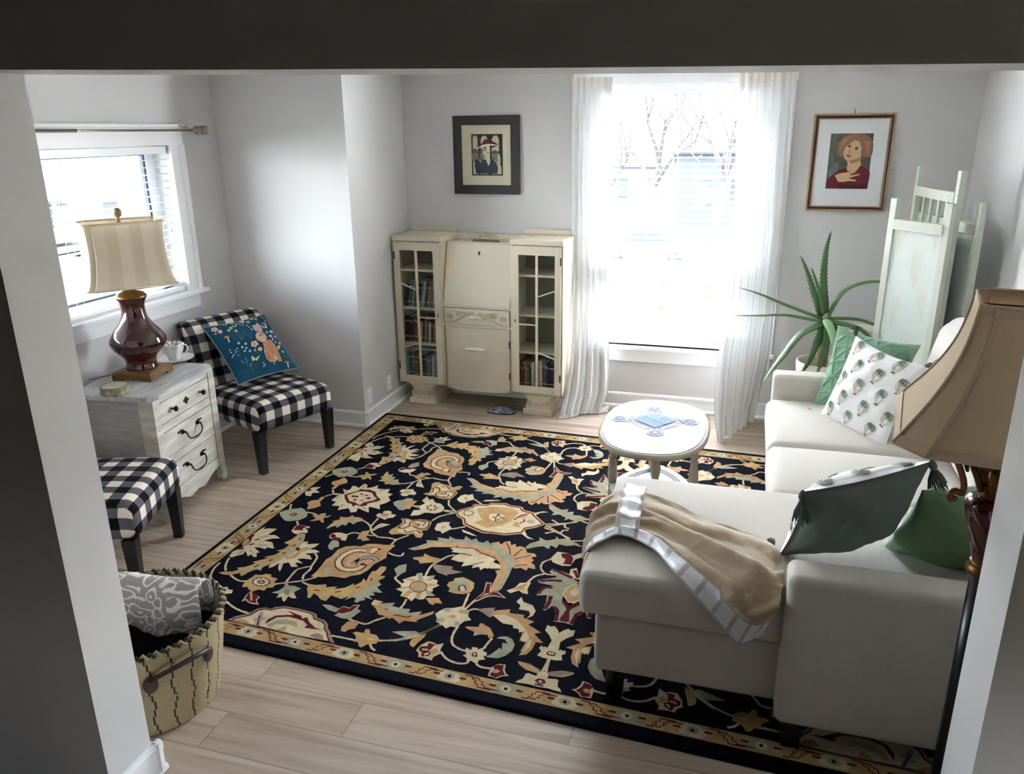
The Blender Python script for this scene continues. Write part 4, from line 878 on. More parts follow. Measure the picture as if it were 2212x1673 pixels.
pillow('throw_pillow', 'white floral pillow standing on the far seat with tassels on its corners', pose((.645, 4.085, .735), (.58, -.811, -.082), (.292, .112, .95), (-.761, -.575, .301)), .46, .065, WM, 5.3, decals=floral(1),
       tassels=[(-1, -1, (-.95, -.25, -.10), .062), (1, -1, (.0, -.35, .35), .05), (-1, 1, (-.3, .5, .0), .01), (1, 1, (.6, .4, -.2), .055)])
pillow('throw_pillow', 'floral tasselled pillow with plain grey green back leaning over the near sofa arm', pose((.405, 2.60, .775), (-.899, -.402, -.176), (.076, -.538, .839), (-.432, .741, .515)), .43, .100, FM, 8.2, decals=floral(1),
       tassels=[(1, 1, (.1, -.84, -.5), .075), (-1, 1, (-.20, -.84, -.5), .075), (1, -1, (.3, -.1, 1), .03)])
pillow('throw_pillow', 'sage green pintucked pillow wedged between near sofa arm and tasselled pillow', pose((.80, 2.70, .705), (-.95, -.20, -.03), (.05, -.58, .80), (-.05, .80, .58)), .46, .105, [GREENV, GREENP], 11.4, quilt=True)

# ------------------------------------------------------------------ throw blanket
THROW = M('camel_plush', (188, 164, 132), 0.95, noise=0.22, nscale=14, bump=0.6, bscale=160, spec=0.1, sheen=0.6, stretch=(1, 3, 1))
SATIN = M('white_satin', (226, 228, 232), 0.35, spec=0.5, sheen=0.3)
TAUPE = M('taupe_satin_frame', (186, 180, 176), 0.45)
G0 = [[(-.500, 2.86, .470), (-.478, 2.87, .545), (-.401, 2.975, .572), (-.264, 2.925, .575), (-.111, 2.822, .575), (.029, 2.746, .575), (.144, 2.699, .575), (.192, 2.605, .572)],
      [(-.512, 2.76, .430), (-.492, 2.75, .545), (-.395, 2.800, .590), (-.247, 2.767, .590), (-.101, 2.664, .592), (.034, 2.580, .592), (.146, 2.530, .592), (.200, 2.472, .585)],
      [(-.506, 2.66, .425), (-.480, 2.63, .540), (-.383, 2.660, .584), (-.240, 2.626, .586), (-.088, 2.491, .588), (.037, 2.370, .582), (.130, 2.318, .556), (.188, 2.312, .560)],
      [(-.496, 2.56, .470), (-.448, 2.50, .555), (-.368, 2.572, .578), (-.254, 2.531, .578), (-.144, 2.370, .574), (-.024, 2.318, .490), (.072, 2.316, .391), (.138, 2.316, .432)]]
def cr(a, b_, c, d, t): return tuple(.5*((2*q)+(-p+r)*t+(2*p-5*q+4*r-s_)*t*t+(-p+3*q-3*r+s_)*t**3) for p, q, r, s_ in zip(a, b_, c, d))
def surf(G, nu, nv):
    rows = []
    for row in G:
        o = []; n = len(row)
        for i in range(nu+1):
            x = i/nu*(n-1); k = min(int(x), n-2); o.append(cr(row[max(k-1, 0)], row[k], row[k+1], row[min(k+2, n-1)], x-k))
        rows.append(o)
    out = []
    for j in range(nv+1):
        y = j/nv*(len(rows)-1); k = min(int(y), len(rows)-2); out.append([cr(rows[max(k-1, 0)][i], rows[k][i], rows[k+1][i], rows[min(k+2, len(rows)-1)][i], y-k) for i in range(nu+1)])
    return out
tb = thing('throw_blanket', 'camel plush throw blanket with white satin border over the chaise', 'blanket', (-.15, 2.65, .58))
NU, NV = 126, 64
P_ = surf(G0, NU, NV)
P2 = []
for j, row in enumerate(P_):
    o = []
    for i, p in enumerate(row):
        u, v = i/NU, j/NV
        amp = .010+.012*max(0, u-.35)
        wv = math.sin(v*21+u*5+2.2*fbm(u*3, v*2, 1.))*amp*(.35+.65*math.sin(PI*min(1, v*1.05)))+fbm(u*9, v*7, 4.)*.008
        fold = .020*math.exp(-((v-.36-.22*u)/.05)**2)*(u > .12)+.026*math.exp(-(((u-.80)/.10)**2+((v-.62)/.12)**2))
        h = max(0, wv+.006)+fold
        on = p[1] > 2.335
        o.append(Vector((p[0]-(.0 if u > .08 else h*.3), p[1]-(0 if on else h*.8+.004), p[2]+(h if on else h*.2))))
    P2.append(o)
b = B(); NB = int(NV*.80)
b.grid(P2[:NB+1]); o = b.out('plush', THROW, tb, smooth=True); o.matrix_parent_inverse = Matrix.Translation((.15, -2.65, -.58))
md = o.modifiers.new('cloth thickness', 'SOLIDIFY'); md.thickness = .007; md.offset = 1
b = B()
def bmi(i, j): return 0 if (1 <= i-0 <= NV-NB-3 and j % 9 > 1) else 1
b.grid(P2[NB:], bmi); o = b.out('satin_border', [SATIN, TAUPE], tb, smooth=True); o.matrix_parent_inverse = Matrix.Translation((.15, -2.65, -.58))
md = o.modifiers.new('cloth thickness', 'SOLIDIFY'); md.thickness = .006; md.offset = 1
# the turned-over end of the border lying across the top
b = B(); Q = []
for i in range(31):
    t = i/30; x = -.405+.016*t; y = 2.965-.36*t; z = .592+.020*math.sin(PI*min(1, t*1.1))+.004*math.sin(t*26)-.02*max(0, t-.9)*10*.6
    Q.append([Vector((x+.0+.092*k/6, y-.012*k/6+.004*math.sin(t*14), z+.004*math.sin(k*1.1+t*9)+.012)) for k in range(7)])
b.grid(Q, lambda i, j: 0 if (1 <= j <= 4 and i % 8 > 0) else 1); o = b.out('satin_border', [SATIN, TAUPE], tb, smooth=True); o.matrix_parent_inverse = Matrix.Translation((.15, -2.65, -.58))
md = o.modifiers.new('cloth thickness', 'SOLIDIFY'); md.thickness = .006; md.offset = 1

# ------------------------------------------------------------------ oval side table with doily
TAUPEP = M('taupe_chalk_paint', (166, 153, 136), 0.6, noise=0.12, nscale=18)
WTOP = M('white_satin_paint', (196, 202, 212), 0.4, spec=0.06, noise=0.04, nscale=9, stretch=(1, 6, 1))
tab = thing('side_table', 'oval side table with white top and taupe turned legs', 'table', (-.394, 3.975, RT))
def sup(a, rx, ry, e=2.5):
    c, s = math.cos(a), math.sin(a); return (rx*math.copysign(abs(c)**(2/e), c), ry*math.copysign(abs(s)**(2/e), s))
def ovalring(b, prof, seg=72, e=2.5, mi=0, cap=True):
    R_ = [[b.bm.verts.new((*sup(2*PI*k/seg, rx, ry, e), z)) for k in range(seg)] for rx, ry, z in prof]
    for i in range(len(R_)-1):
        for k in range(seg): f = b.bm.faces.new((R_[i][k], R_[i][(k+1) % seg], R_[i+1][(k+1) % seg], R_[i+1][k])); f.material_index = mi; f.smooth = True
    if cap: f = b.bm.faces.new(R_[-1]); f.material_index = mi; f = b.bm.faces.new(list(reversed(R_[0]))); f.material_index = mi
zt = .487
b = B(); rx, ry = .286, .425
ovalring(b, [(rx-.03, ry-.03, zt-.034), (rx-.012, ry-.012, zt-.034), (rx-.002, ry-.002, zt-.026), (rx, ry, zt-.016), (rx-.004, ry-.004, zt-.006), (rx-.014, ry-.014, zt-.001), (rx-.02, ry-.02, zt-.0035)]); b.out('tabletop_rim', TAUPEP, tab)
b = B(); ovalring(b, [(rx-.021, ry-.021, zt-.008), (rx-.021, ry-.021, zt), (rx-.024, ry-.024, zt+.001)]); b.out('tabletop', WTOP, tab)
legp = [(.016, 0), (.019, .01), (.024, .045), (.022, .07), (.016, .082), (.023, .088), (.023, .098), (.017, .104), (.024, .125), (.027, .165), (.024, .22), (.018, .262), (.024, .268), (.025, .276), (.018, .284), (.024, .300), (.024, .308), (.017, .318), (.022, .345), (.026, .375), (.022, .405), (.024, .412), (.025, .420), (.018, .43), (.026, zt-.034)]
for (x, y) in ((-.222, .02), (.215, .055), (.045, -.315), (-.03, .30)):
    b = B(); b.lathe(legp, 16); b.out('leg', TAUPEP, tab, loc=(x, y, 0))
b = B(); ovalring(b, [(.20, .30, .096), (.225, .325, .096), (.232, .332, .105), (.225, .325, .116), (.21, .31, .118)], 48, 1.5)
b.out('shelf', WTOP, tab)
b = B()
for sc in (.86, .80, .74):
    R_ = [(*sup(2*PI*k/48, .21*sc, .31*sc, 1.5), .1185) for k in range(49)]; b.tube(R_, .0025, 5, caps=False)
b.out('shelf_groove', M('dark_groove_line', (54, 48, 44), .7), tab)
# doily: square of linen with a scalloped lace edge and round corner medallions
LACE = M('grey_lace', (176, 176, 178), 0.9, noise=.35, nscale=160); BLUEL = M('blue_linen', (128, 154, 205), 0.9, noise=.15, nscale=60); LOOP = M('lace_loop', (128, 140, 168), .9, noise=.4, nscale=200)
dm = thing('doily', 'blue linen doily with grey scalloped lace on the oval table', 'doily', (-.402, 4.036, RT+zt+.001), -.66)
hs = .112
b = B(); N_ = 96; pts = []
for k in range(N_):
    a = 2*PI*k/N_; x, y = sup(a, hs*1.16, hs*1.16, 7); r_ = 1+.045*math.sin(a*28); pts.append((x*r_, y*r_))
b.prism(pts, 'z', 0.0005, .0022); b.out('lace_border', LACE, dm)
for sx in (-1, 1):
    for sy in (-1, 1):
        b = B(); cxy = (sx*hs*1.18, sy*hs*1.18)
        b.prism([(cxy[0]+.046*(1+.06*math.sin(9*2*PI*k/40))*math.cos(2*PI*k/40), cxy[1]+.046*(1+.06*math.sin(9*2*PI*k/40))*math.sin(2*PI*k/40)) for k in range(40)], 'z', .001, .0030)
        b.prism([(cxy[0]+.031*math.cos(2*PI*k/24), cxy[1]+.031*math.sin(2*PI*k/24)) for k in range(24)], 'z', .0025, .0036, 1)
        b.prism([(cxy[0]+.012*math.cos(2*PI*k/14), cxy[1]+.012*math.sin(2*PI*k/14)) for k in range(14)], 'z', .003, .0042, 0)
        b.out('corner_medallion', [LACE, LOOP], dm)
b = B(); n_ = 24
b.grid([[Vector((hs*.74*(-1+2*i/n_), hs*.74*(-1+2*j/n_), .0048+.0022*math.exp(-(((i-n_/2)/1.5)**2))+.0022*math.exp(-(((j-n_/2)/1.5)**2))+.0014*math.sin(i*1.3)*math.sin(j*.9))) for j in range(n_+1)] for i in range(n_+1)])
b.out('linen_centre', BLUEL, dm)
for k in range(12):
    a = k*PI/6+.2; b = B(); x, y = sup(a, hs*.98, hs*.98, 6)
    b.prism([(x+.008*math.cos(2*PI*q/8), y+.005*math.sin(2*PI*q/8)) for q in range(8)], 'z', .002, .0030); b.out('lace_eyelet', LOOP, dm)

# ------------------------------------------------------------------ gingham slipper chairs
def gingham():
    m = bpy.data.materials.new('buffalo_check'); m.use_nodes = True; n = m.node_tree.nodes; L = m.node_tree.links
    b = n['Principled BSDF']; b.inputs['Roughness'].default_value = 0.95; b.inputs['Specular IOR Level'].default_value = 0.1
    uv = n.new('ShaderNodeUVMap'); uv.uv_map = 'UVMap'; sp = n.new('ShaderNodeSeparateXYZ'); L.new(uv.outputs[0], sp.inputs[0])
    outs = []
    for k in (0, 1):
        m1 = n.new('ShaderNodeMath'); m1.operation = 'MULTIPLY'; m1.inputs[1].default_value = 1/.116; L.new(sp.outputs[k], m1.inputs[0])
        m2 = n.new('ShaderNodeMath'); m2.operation = 'FRACT'; L.new(m1.outputs[0], m2.inputs[0])
        m3 = n.new('ShaderNodeMath'); m3.operation = 'GREATER_THAN'; m3.inputs[1].default_value = .5; L.new(m2.outputs[0], m3.inputs[0]); outs.append(m3)
    ad = n.new('ShaderNodeMath'); ad.operation = 'ADD'; L.new(outs[0].outputs[0], ad.inputs[0]); L.new(outs[1].outputs[0], ad.inputs[1])
    dv = n.new('ShaderNodeMath'); dv.operation = 'DIVIDE'; dv.inputs[1].default_value = 2.0; L.new(ad.outputs[0], dv.inputs[0])
    r = n.new('ShaderNodeValToRGB'); r.color_ramp.interpolation = 'CONSTANT'; e = r.color_ramp.elements
    e[0].position = 0; e[0].color = lin((222, 208, 194)); e[1].position = .75; e[1].color = lin((21, 21, 25)); x = e.new(.25); x.color = lin((92, 91, 95))
    L.new(dv.outputs[0], r.inputs[0]); L.new(r.outputs[0], b.inputs['Base Color'])
    tc = n.new('ShaderNodeTexCoord'); t = n.new('ShaderNodeTexNoise'); t.inputs['Scale'].default_value = 600; L.new(tc.outputs['Object'], t.inputs['Vector'])
    bp = n.new('ShaderNodeBump'); bp.inputs['Strength'].default_value = .3; bp.inputs['Distance'].default_value = .002; L.new(t.outputs['Fac'], bp.inputs['Height']); L.new(bp.outputs[0], b.inputs['Normal'])
    return m
GING = gingham()
def uvmap(b, fn):
    bmesh.ops.recalc_face_normals(b.bm, faces=b.bm.faces); b.bm.normal_update()
    for f in b.bm.faces:
        nn_ = f.normal
        for l in f.loops: l[b.uv].uv = fn(l.vert.co, nn_)
def chair(label, loc, rz):
    t = thing('slipper_chair', label, 'chair', loc, rz, group='gingham slipper chairs')
    b = B(); zt_, sh = .448, .0
    rbox(b, -.35, .305, -.292, .292, .268, zt_, .055, .022, 14); weld(b)
    def f1(c, n_):
        dz = max(0, zt_-c.z)
        if abs(n_.y) > .72: return (c.x, c.y+math.copysign(dz, c.y))
        return (c.x+(dz if c.x > 0 else 0), c.y)
    uvmap(b, f1); b.out('seat', GING, t)
    b = B(); mt = Matrix.Translation((-.315, 0, .44)) @ Matrix.Rotation(math.radians(-13), 4, 'Y')
    rbox(b, -.062, .058, -.288, .288, -.13, .445, .045, .0, 12, mat=None); weld(b)
    for v in b.bm.verts:                       # rolled-over top
        if v.co.z > .28: k = (v.co.z-.28)/.165; v.co.x -= .055*k*k
    def f2(c, n_):
        if abs(n_.y) > .72: return (c.z, c.y+math.copysign(max(0, .058-c.x), c.y))
        return (c.z+(max(0, .03-c.x) if c.z > .40 else 0), c.y)
    uvmap(b, f2)
    bmesh.ops.transform(b.bm, matrix=mt, verts=b.bm.verts); b.out('backrest', GING, t)
    for (x, y, dx) in ((.255, -.262, 0), (.255, .262, 0), (-.31, -.25, -.07), (-.31, .25, -.07)):
        b = B(); w0, w1 = .021, .030
        b.grid([[Vector((x+dx*(1-z/.275)+sx*w_, y+sy*w_, z)) for sx, sy in ((-1, -1), (1, -1), (1, 1), (-1, 1), (-1, -1))] for w_, z in ((w0, 0), (w0, .01), (w1, .275))], smooth=False)
        b.quad([(x+dx-w0, y-w0, 0), (x+dx+w0, y-w0, 0), (x+dx+w0, y+w0, 0), (x+dx-w0, y+w0, 0)]); b.quad([(x-w1, y-w1, .275), (x+w1, y-w1, .275), (x+w1, y+w1, .275), (x-w1, y+w1, .275)]); weld(b)
        b.out('leg', BLACKWOOD, t)
    return t
def chair_at(label, p, q, ang):
    c_, s_ = math.cos(ang), math.sin(ang); cx, cy = (p[0]+q[0])/2, (p[1]+q[1])/2
    return chair(label, (cx-.255*c_, cy-.255*s_, 0), ang)
chair_at('black and white gingham slipper chair holding the rabbit pillow', (-2.755, 3.82), (-2.561, 4.336), math.radians(-20.6))
chair_at('black and white gingham slipper chair with bare seat beside the post', (-2.548, 2.517), (-2.73, 3.034), math.radians(19.4))

# ------------------------------------------------------------------ rabbit pillow
BUN=[
(8,"-285 217 -272 438 -289 434 -313 210"),
(8,"-268 446 -408 621 -423 608 -293 425"),
(8,"-286 212 -210 394 -225 396 -312 215"),
(8,"-203 403 -251 555 -268 546 -232 388"),
(8,"-281 202 -75 403 -85 413 -298 219"),
(8,"-67 407 5 581 -11 583 -94 409"),
(8,"4 154 -18 277 -35 270 -25 142"),
(8,"-13 282 -91 418 -107 407 -40 264"),
(8,"4 150 49 353 32 352 -25 147"),
(8,"33 339 170 309 180 326 49 366"),
(8,"-319 205 -195 237 -194 253 -316 232"),
(8,"-180 250 -185 440 -202 435 -209 241"),
(8,"478 666 476 788 458 782 448 657"),
(8,"481 793 444 872 427 861 452 776"),
(8,"471 653 558 734 548 744 455 671"),
(8,"568 747 540 823 523 814 538 731"),
(8,"737 -628 688 -472 670 -480 707 -642"),
(8,"694 -470 658 -293 640 -300 664 -482"),
(8,"737 -633 754 -518 736 -520 707 -636"),
(8,"760 -517 778 -402 760 -404 730 -521"),
(8,"866 -835 804 -700 787 -709 836 -850"),
(8,"810 -697 776 -594 758 -603 780 -711"),
(8,"-449 -787 -448 -627 -465 -631 -477 -793"),
(8,"-443 -620 -513 -511 -528 -522 -469 -638"),
(8,"-434 -801 -351 -685 -364 -678 -456 -790"),
(8,"-354 -693 -235 -630 -239 -616 -361 -670"),
(8,"-905 -762 -753 -711 -754 -696 -906 -737"),
(8,"-759 -716 -637 -724 -631 -708 -748 -690"),
(11,"-552 -69 -677 -111 -678 -130 -553 -101"),
(11,"-683 -107 -810 -193 -803 -209 -672 -134"),
(11,"-596 -479 -634 -428 -653 -441 -627 -501"),
(11,"-627 -426 -647 -379 -667 -389 -660 -442"),
(11,"-492 -497 -471 -411 -491 -411 -525 -496"),
(11,"-464 -405 -477 -323 -497 -331 -499 -417"),
(11,"-424 -639 -380 -558 -397 -552 -452 -629"),
(11,"-376 -562 -358 -531 -373 -522 -401 -548"),
(6,"-687 778 -719 752 -756 752 -772 780 -753 814 -715 829 -685 813"),
(6,"-754 737 -786 710 -824 711 -839 739 -821 773 -782 787 -753 771"),
(6,"-807 773 -838 746 -876 747 -891 775 -873 809 -835 823 -805 807"),
(6,"-772 836 -803 810 -841 811 -856 838 -838 872 -800 887 -770 871"),
(6,"-697 840 -729 813 -767 814 -782 841 -764 875 -725 890 -696 874"),
(9,"-755 796 -782 776 -810 783 -812 810 -785 830 -757 823"),
(6,"-612 664 -635 645 -663 646 -674 666 -661 691 -633 701 -611 689"),
(6,"-662 634 -685 614 -713 615 -724 636 -710 660 -682 671 -661 659"),
(6,"-700 660 -724 641 -751 642 -762 662 -749 687 -721 697 -699 686"),
(6,"-675 707 -698 687 -725 688 -737 709 -723 733 -695 744 -673 732"),
(6,"-620 709 -643 689 -671 690 -682 711 -669 736 -640 746 -619 734"),
(9,"-662 677 -682 663 -703 668 -704 688 -684 702 -663 697"),
(6,"-817 634 -828 624 -841 625 -846 634 -840 646 -826 651 -816 645"),
(6,"-840 619 -851 610 -864 611 -869 620 -863 632 -850 637 -839 631"),
(6,"-858 632 -869 623 -882 623 -887 633 -881 644 -868 649 -858 644"),
(6,"-846 654 -857 645 -870 645 -875 655 -869 666 -856 671 -845 666"),
(6,"-820 655 -831 646 -844 646 -850 656 -843 667 -830 672 -820 667"),
(9,"-840 640 -849 633 -859 635 -860 645 -850 651 -841 649"),
(6,"193 863 163 839 128 840 114 865 131 896 167 909 195 895"),
(6,"130 825 100 801 64 802 50 827 68 858 104 871 131 856"),
(6,"80 858 51 833 15 834 1 860 19 891 55 904 82 889"),
(6,"114 916 84 892 49 892 35 918 52 949 88 950 116 948"),
(6,"184 919 154 895 118 895 104 921 122 950 158 950 186 950"),
(9,"129 879 104 861 77 867 76 892 102 910 128 904"),
(6,"320 771 299 754 274 755 264 773 276 794 301 803 321 793"),
(6,"275 745 254 728 229 728 219 746 231 768 257 777 276 766"),
(6,"240 768 219 751 195 751 185 769 197 790 222 800 242 789"),
(6,"264 808 243 791 218 792 208 809 220 831 246 840 265 830"),
(6,"313 810 292 793 267 794 257 811 269 833 295 842 314 832"),
(9,"275 782 257 769 238 774 237 791 255 804 274 799"),
(6,"138 779 126 769 112 770 106 780 113 792 127 797 138 791"),
(6,"113 764 101 754 87 755 82 765 88 777 103 782 113 776"),
(6,"93 777 82 767 68 768 62 778 69 790 83 795 94 789"),
(6,"107 800 95 790 81 790 75 800 82 812 96 817 107 812"),
(6,"134 801 122 791 108 791 103 801 110 813 124 819 134 813"),
(9,"113 785 103 778 92 780 92 790 102 797 112 795"),
(6,"88 -59 51 -88 7 -86 -11 -54 11 -16 56 -1 91 -20"),
(6,"9 -104 -28 -133 -72 -130 -89 -98 -68 -61 -23 -46 11 -65"),
(6,"-52 -61 -89 -90 -132 -88 -150 -56 -129 -19 -84 -4 -50 -23"),
(6,"-10 9 -47 -20 -91 -18 -109 14 -87 52 -42 67 -8 48"),
(6,"76 11 39 -19 -5 -16 -23 15 -1 53 44 68 79 49"),
(9,"9 -37 -23 -59 -56 -50 -57 -19 -26 2 7 -7"),
(6,"121 -248 97 -267 68 -266 56 -245 70 -220 100 -210 123 -223"),
(6,"69 -277 45 -296 16 -294 4 -273 19 -249 48 -239 71 -252"),
(6,"29 -249 5 -268 -24 -267 -36 -246 -21 -221 8 -212 30 -224"),
(6,"56 -203 32 -222 3 -221 -8 -200 6 -175 35 -165 58 -178"),
(6,"113 -203 89 -222 60 -220 48 -199 63 -175 92 -165 115 -178"),
(9,"69 -234 48 -248 27 -242 26 -222 46 -208 68 -214"),
(6,"-70 -231 -84 -242 -101 -241 -107 -229 -99 -215 -82 -209 -69 -217"),
(6,"-100 -248 -114 -259 -130 -258 -137 -246 -129 -232 -112 -226 -99 -233"),
(6,"-123 -232 -137 -243 -153 -242 -160 -230 -152 -215 -135 -210 -122 -217"),
(6,"-107 -205 -121 -216 -138 -215 -144 -203 -136 -189 -119 -183 -107 -191"),
(6,"-75 -205 -89 -216 -105 -215 -112 -203 -104 -189 -87 -183 -74 -190"),
(9,"-100 -223 -112 -231 -124 -227 -125 -216 -113 -208 -101 -211"),
(6,"872 274 846 254 815 255 803 277 819 302 850 313 874 300"),
(6,"817 243 791 223 761 224 748 246 764 271 795 282 818 269"),
(6,"775 271 749 251 719 253 707 274 722 300 753 310 776 297"),
(6,"804 320 778 299 748 301 736 322 751 348 782 358 806 346"),
(6,"864 321 838 301 808 302 795 323 811 349 842 360 866 347"),
(9,"817 288 795 273 772 279 771 300 793 315 816 309"),
(6,"878 98 860 85 839 86 831 100 841 118 863 125 879 116"),
(6,"840 77 822 64 802 65 793 80 804 97 825 104 841 95"),
(6,"811 97 794 83 773 84 764 99 775 116 796 123 812 115"),
(6,"831 130 814 116 793 117 784 132 795 149 816 156 832 148"),
(6,"872 130 855 117 834 118 825 132 836 150 857 157 873 148"),
(9,"840 108 825 98 809 102 809 116 824 126 839 122"),
(7,"-229 -459 -292 -342 -323 -419 -320 -504 -269 -505"),
(7,"-229 -459 -67 -406 -121 -476 -209 -536 -246 -511"),
(7,"-194 763 -236 841 -257 788 -255 730 -220 731"),
(7,"-194 763 -85 804 -121 755 -180 711 -205 727"),
(7,"638 495 585 591 558 527 560 455 604 456"),
(7,"638 495 776 544 730 484 655 431 623 451"),
(10,"-644 411 -613 399 -647 235 -689 235"),
(9,"-748 404 -682 457 -601 452 -565 402 -603 372"),
(10,"750 629 784 615 744 443 698 442"),
(9,"635 619 709 676 799 672 837 620 795 588"),
(10,"689 -784 722 -798 683 -950 638 -950"),
(9,"576 -787 649 -736 737 -744 774 -796 733 -825"),
(10,"-415 113 -446 91 -477 99 -478 130 -447 153 -416 144"),
(10,"-237 30 -268 7 -300 16 -301 47 -270 69 -238 61"),
(10,"-377 -27 -408 -50 -439 -41 -440 -10 -409 12 -378 4"),
(10,"-283 -89 -314 -111 -346 -102 -346 -71 -315 -49 -284 -58"),
(10,"-367 -160 -398 -183 -429 -174 -430 -143 -399 -121 -367 -130"),
(10,"-233 -210 -264 -232 -296 -223 -296 -192 -265 -170 -234 -179"),
(10,"604 256 571 232 537 241 537 273 570 297 604 288"),
(10,"680 113 646 90 613 98 612 130 645 154 679 145"),
(10,"617 104 584 81 551 90 550 122 583 145 617 137"),
(10,"653 -28 620 -51 586 -42 586 -10 619 13 653 4"),
(10,"711 -105 677 -128 644 -119 643 -87 677 -64 710 -73"),
(10,"661 44 628 20 595 29 594 61 627 85 661 76"),
(10,"-744 15 -770 0 -790 14 -777 38 -749 38"),
(10,"-753 -76 -779 -91 -799 -77 -786 -53 -758 -53"),
(10,"-744 -172 -770 -187 -790 -173 -777 -149 -748 -149"),
(10,"-533 -20 -559 -35 -579 -21 -566 3 -537 4"),
(10,"-628 -228 -654 -243 -675 -229 -661 -205 -633 -205"),
(10,"-622 -66 -648 -81 -668 -67 -655 -43 -626 -42"),
(10,"-790 -217 -816 -232 -836 -218 -823 -194 -794 -194"),
(10,"-197 885 -224 869 -245 883 -231 908 -201 909"),
(10,"-146 860 -173 844 -194 858 -180 883 -150 885"),
(10,"-97 812 -125 796 -146 810 -132 835 -102 836"),
(10,"-37 785 -64 769 -85 783 -71 808 -41 809"),
(10,"2 739 -25 722 -46 736 -32 762 -2 763"),
(10,"36 682 8 665 -13 680 1 705 31 706"),
(10,"-377 869 -403 852 -424 866 -410 891 -381 893"),
(10,"-427 893 -453 877 -474 891 -460 915 -431 917"),
(10,"133 621 105 605 84 619 98 644 128 645"),
(10,"160 553 132 537 111 551 125 576 156 577"),
(10,"187 485 160 469 138 483 153 508 183 509"),
(10,"192 435 164 419 143 433 157 458 187 459"),
(10,"691 930 663 913 640 928 655 950 687 950"),
(10,"818 950 789 934 766 948 781 950 813 950"),
(10,"846 881 817 864 794 879 810 905 841 906"),
(10,"874 812 845 795 823 809 838 835 870 837"),
(10,"863 714 834 697 811 712 826 737 858 739"),
(10,"-55 -676 -82 -690 -103 -676 -89 -652 -60 -652"),
(10,"-44 -750 -71 -765 -92 -750 -78 -726 -48 -726"),
(10,"-86 -785 -113 -799 -134 -785 -120 -761 -91 -761"),
(10,"246 -787 218 -802 197 -787 211 -763 242 -763"),
(7,"-430 583 -470 575 -497 604 -491 648 -456 673 -419 661 -407 621"),
(7,"-327 653 -368 645 -395 674 -389 718 -353 743 -316 732 -304 691"),
(7,"-252 501 -292 494 -319 523 -313 567 -278 592 -240 580 -228 539"),
(7,"459 825 417 817 388 846 395 891 433 918 472 906 484 864"),
(7,"555 776 513 769 484 798 491 844 529 870 568 858 580 816"),
(7,"673 -339 630 -345 601 -315 609 -271 646 -246 686 -259 697 -301"),
(7,"750 -287 707 -293 679 -263 686 -218 724 -193 763 -207 775 -248"),
(7,"850 -179 807 -185 778 -155 786 -110 824 -85 864 -98 876 -140"),
(7,"780 -467 738 -473 709 -443 716 -398 754 -374 794 -387 805 -429"),
(2,"223 -59 369 -1 525 -6 586 -133 584 -328 550 -537 514 -673 538 -740 423 -748 342 -695 241 -750 114 -701 55 -612 58 -494 101 -363 155 -234"),
(3,"259 -455 375 -488 417 -645 291 -705 270 -627"),
(3,"250 -90 283 -148 192 -340 106 -412 150 -280"),
(9,"407 -115 409 -307 421 -304 427 -109"),
(9,"405 -308 388 -495 400 -492 426 -303"),
(9,"263 -242 196 -439 207 -439 282 -242"),
(9,"191 -440 168 -600 180 -598 211 -438"),
(4,"239 582 342 569 351 468 338 349 236 346 229 450"),
(4,"355 590 461 638 499 529 470 364 395 273 326 347 344 494"),
(3,"146 228 265 319 397 353 451 234 458 73 367 -5 233 -42 130 10 102 114"),
(2,"303 309 409 336 448 210 434 128 358 172"),
(5,"319 183 292 159 259 155 238 173 242 203 269 227 303 231 324 213"),
(5,"185 24 157 6 126 14 123 40 151 58 182 50"),
(5,"159 96 262 84 266 91 165 109"),
(10,"309 200 297 192 288 198 295 211 309 212"),
]

TEAL = M('teal_velvet_print', (30, 82, 108), 0.9, noise=.25, nscale=8, bump=.2, bscale=500, spec=.15)
BM_ = [TEAL, M('dark_teal_back', (24, 60, 78), .9)] + [M(n_, c_, .92, noise=nz, nscale=ns) for n_, c_, nz, ns in (
    ('fur_brown', (188, 138, 104), .35, 60), ('fur_cream', (212, 180, 156), .25, 60), ('ear_lilac', (190, 166, 172), .2, 40), ('ink_dark', (48, 34, 32), 0, 1), ('petal_pink', (222, 178, 166), .2, 50),
    ('petal_yellow', (214, 198, 120), .2, 50), ('stem_green', (74, 104, 96), .3, 40), ('cap_orange', (200, 116, 78), .25, 50), ('dot_white', (206, 212, 214), .15, 50), ('sprig_blue', (98, 150, 178), .2, 50))]
def bunny(b, fn):
    for k, (ci, dat) in enumerate(BUN):
        q = [int(t)/1000 for t in dat.split()]; decal_poly(b, fn, list(zip(q[::2], q[1::2])), ci, .0016+.00003*k)
SILVER = M('silver_cord', (150, 160, 168), .5, noise=.5, nscale=300)
pillow('throw_pillow', 'teal pillow printed with a brown rabbit and wildflowers on gingham chair', pose((-3.040, 4.262, .668), (.369, .929, -.001), (-.66, .263, .704), (.654, -.259, .711)), .46, .062, BM_, 3.7, piping=SILVER, decals=bunny, n=40, pinch=.07)

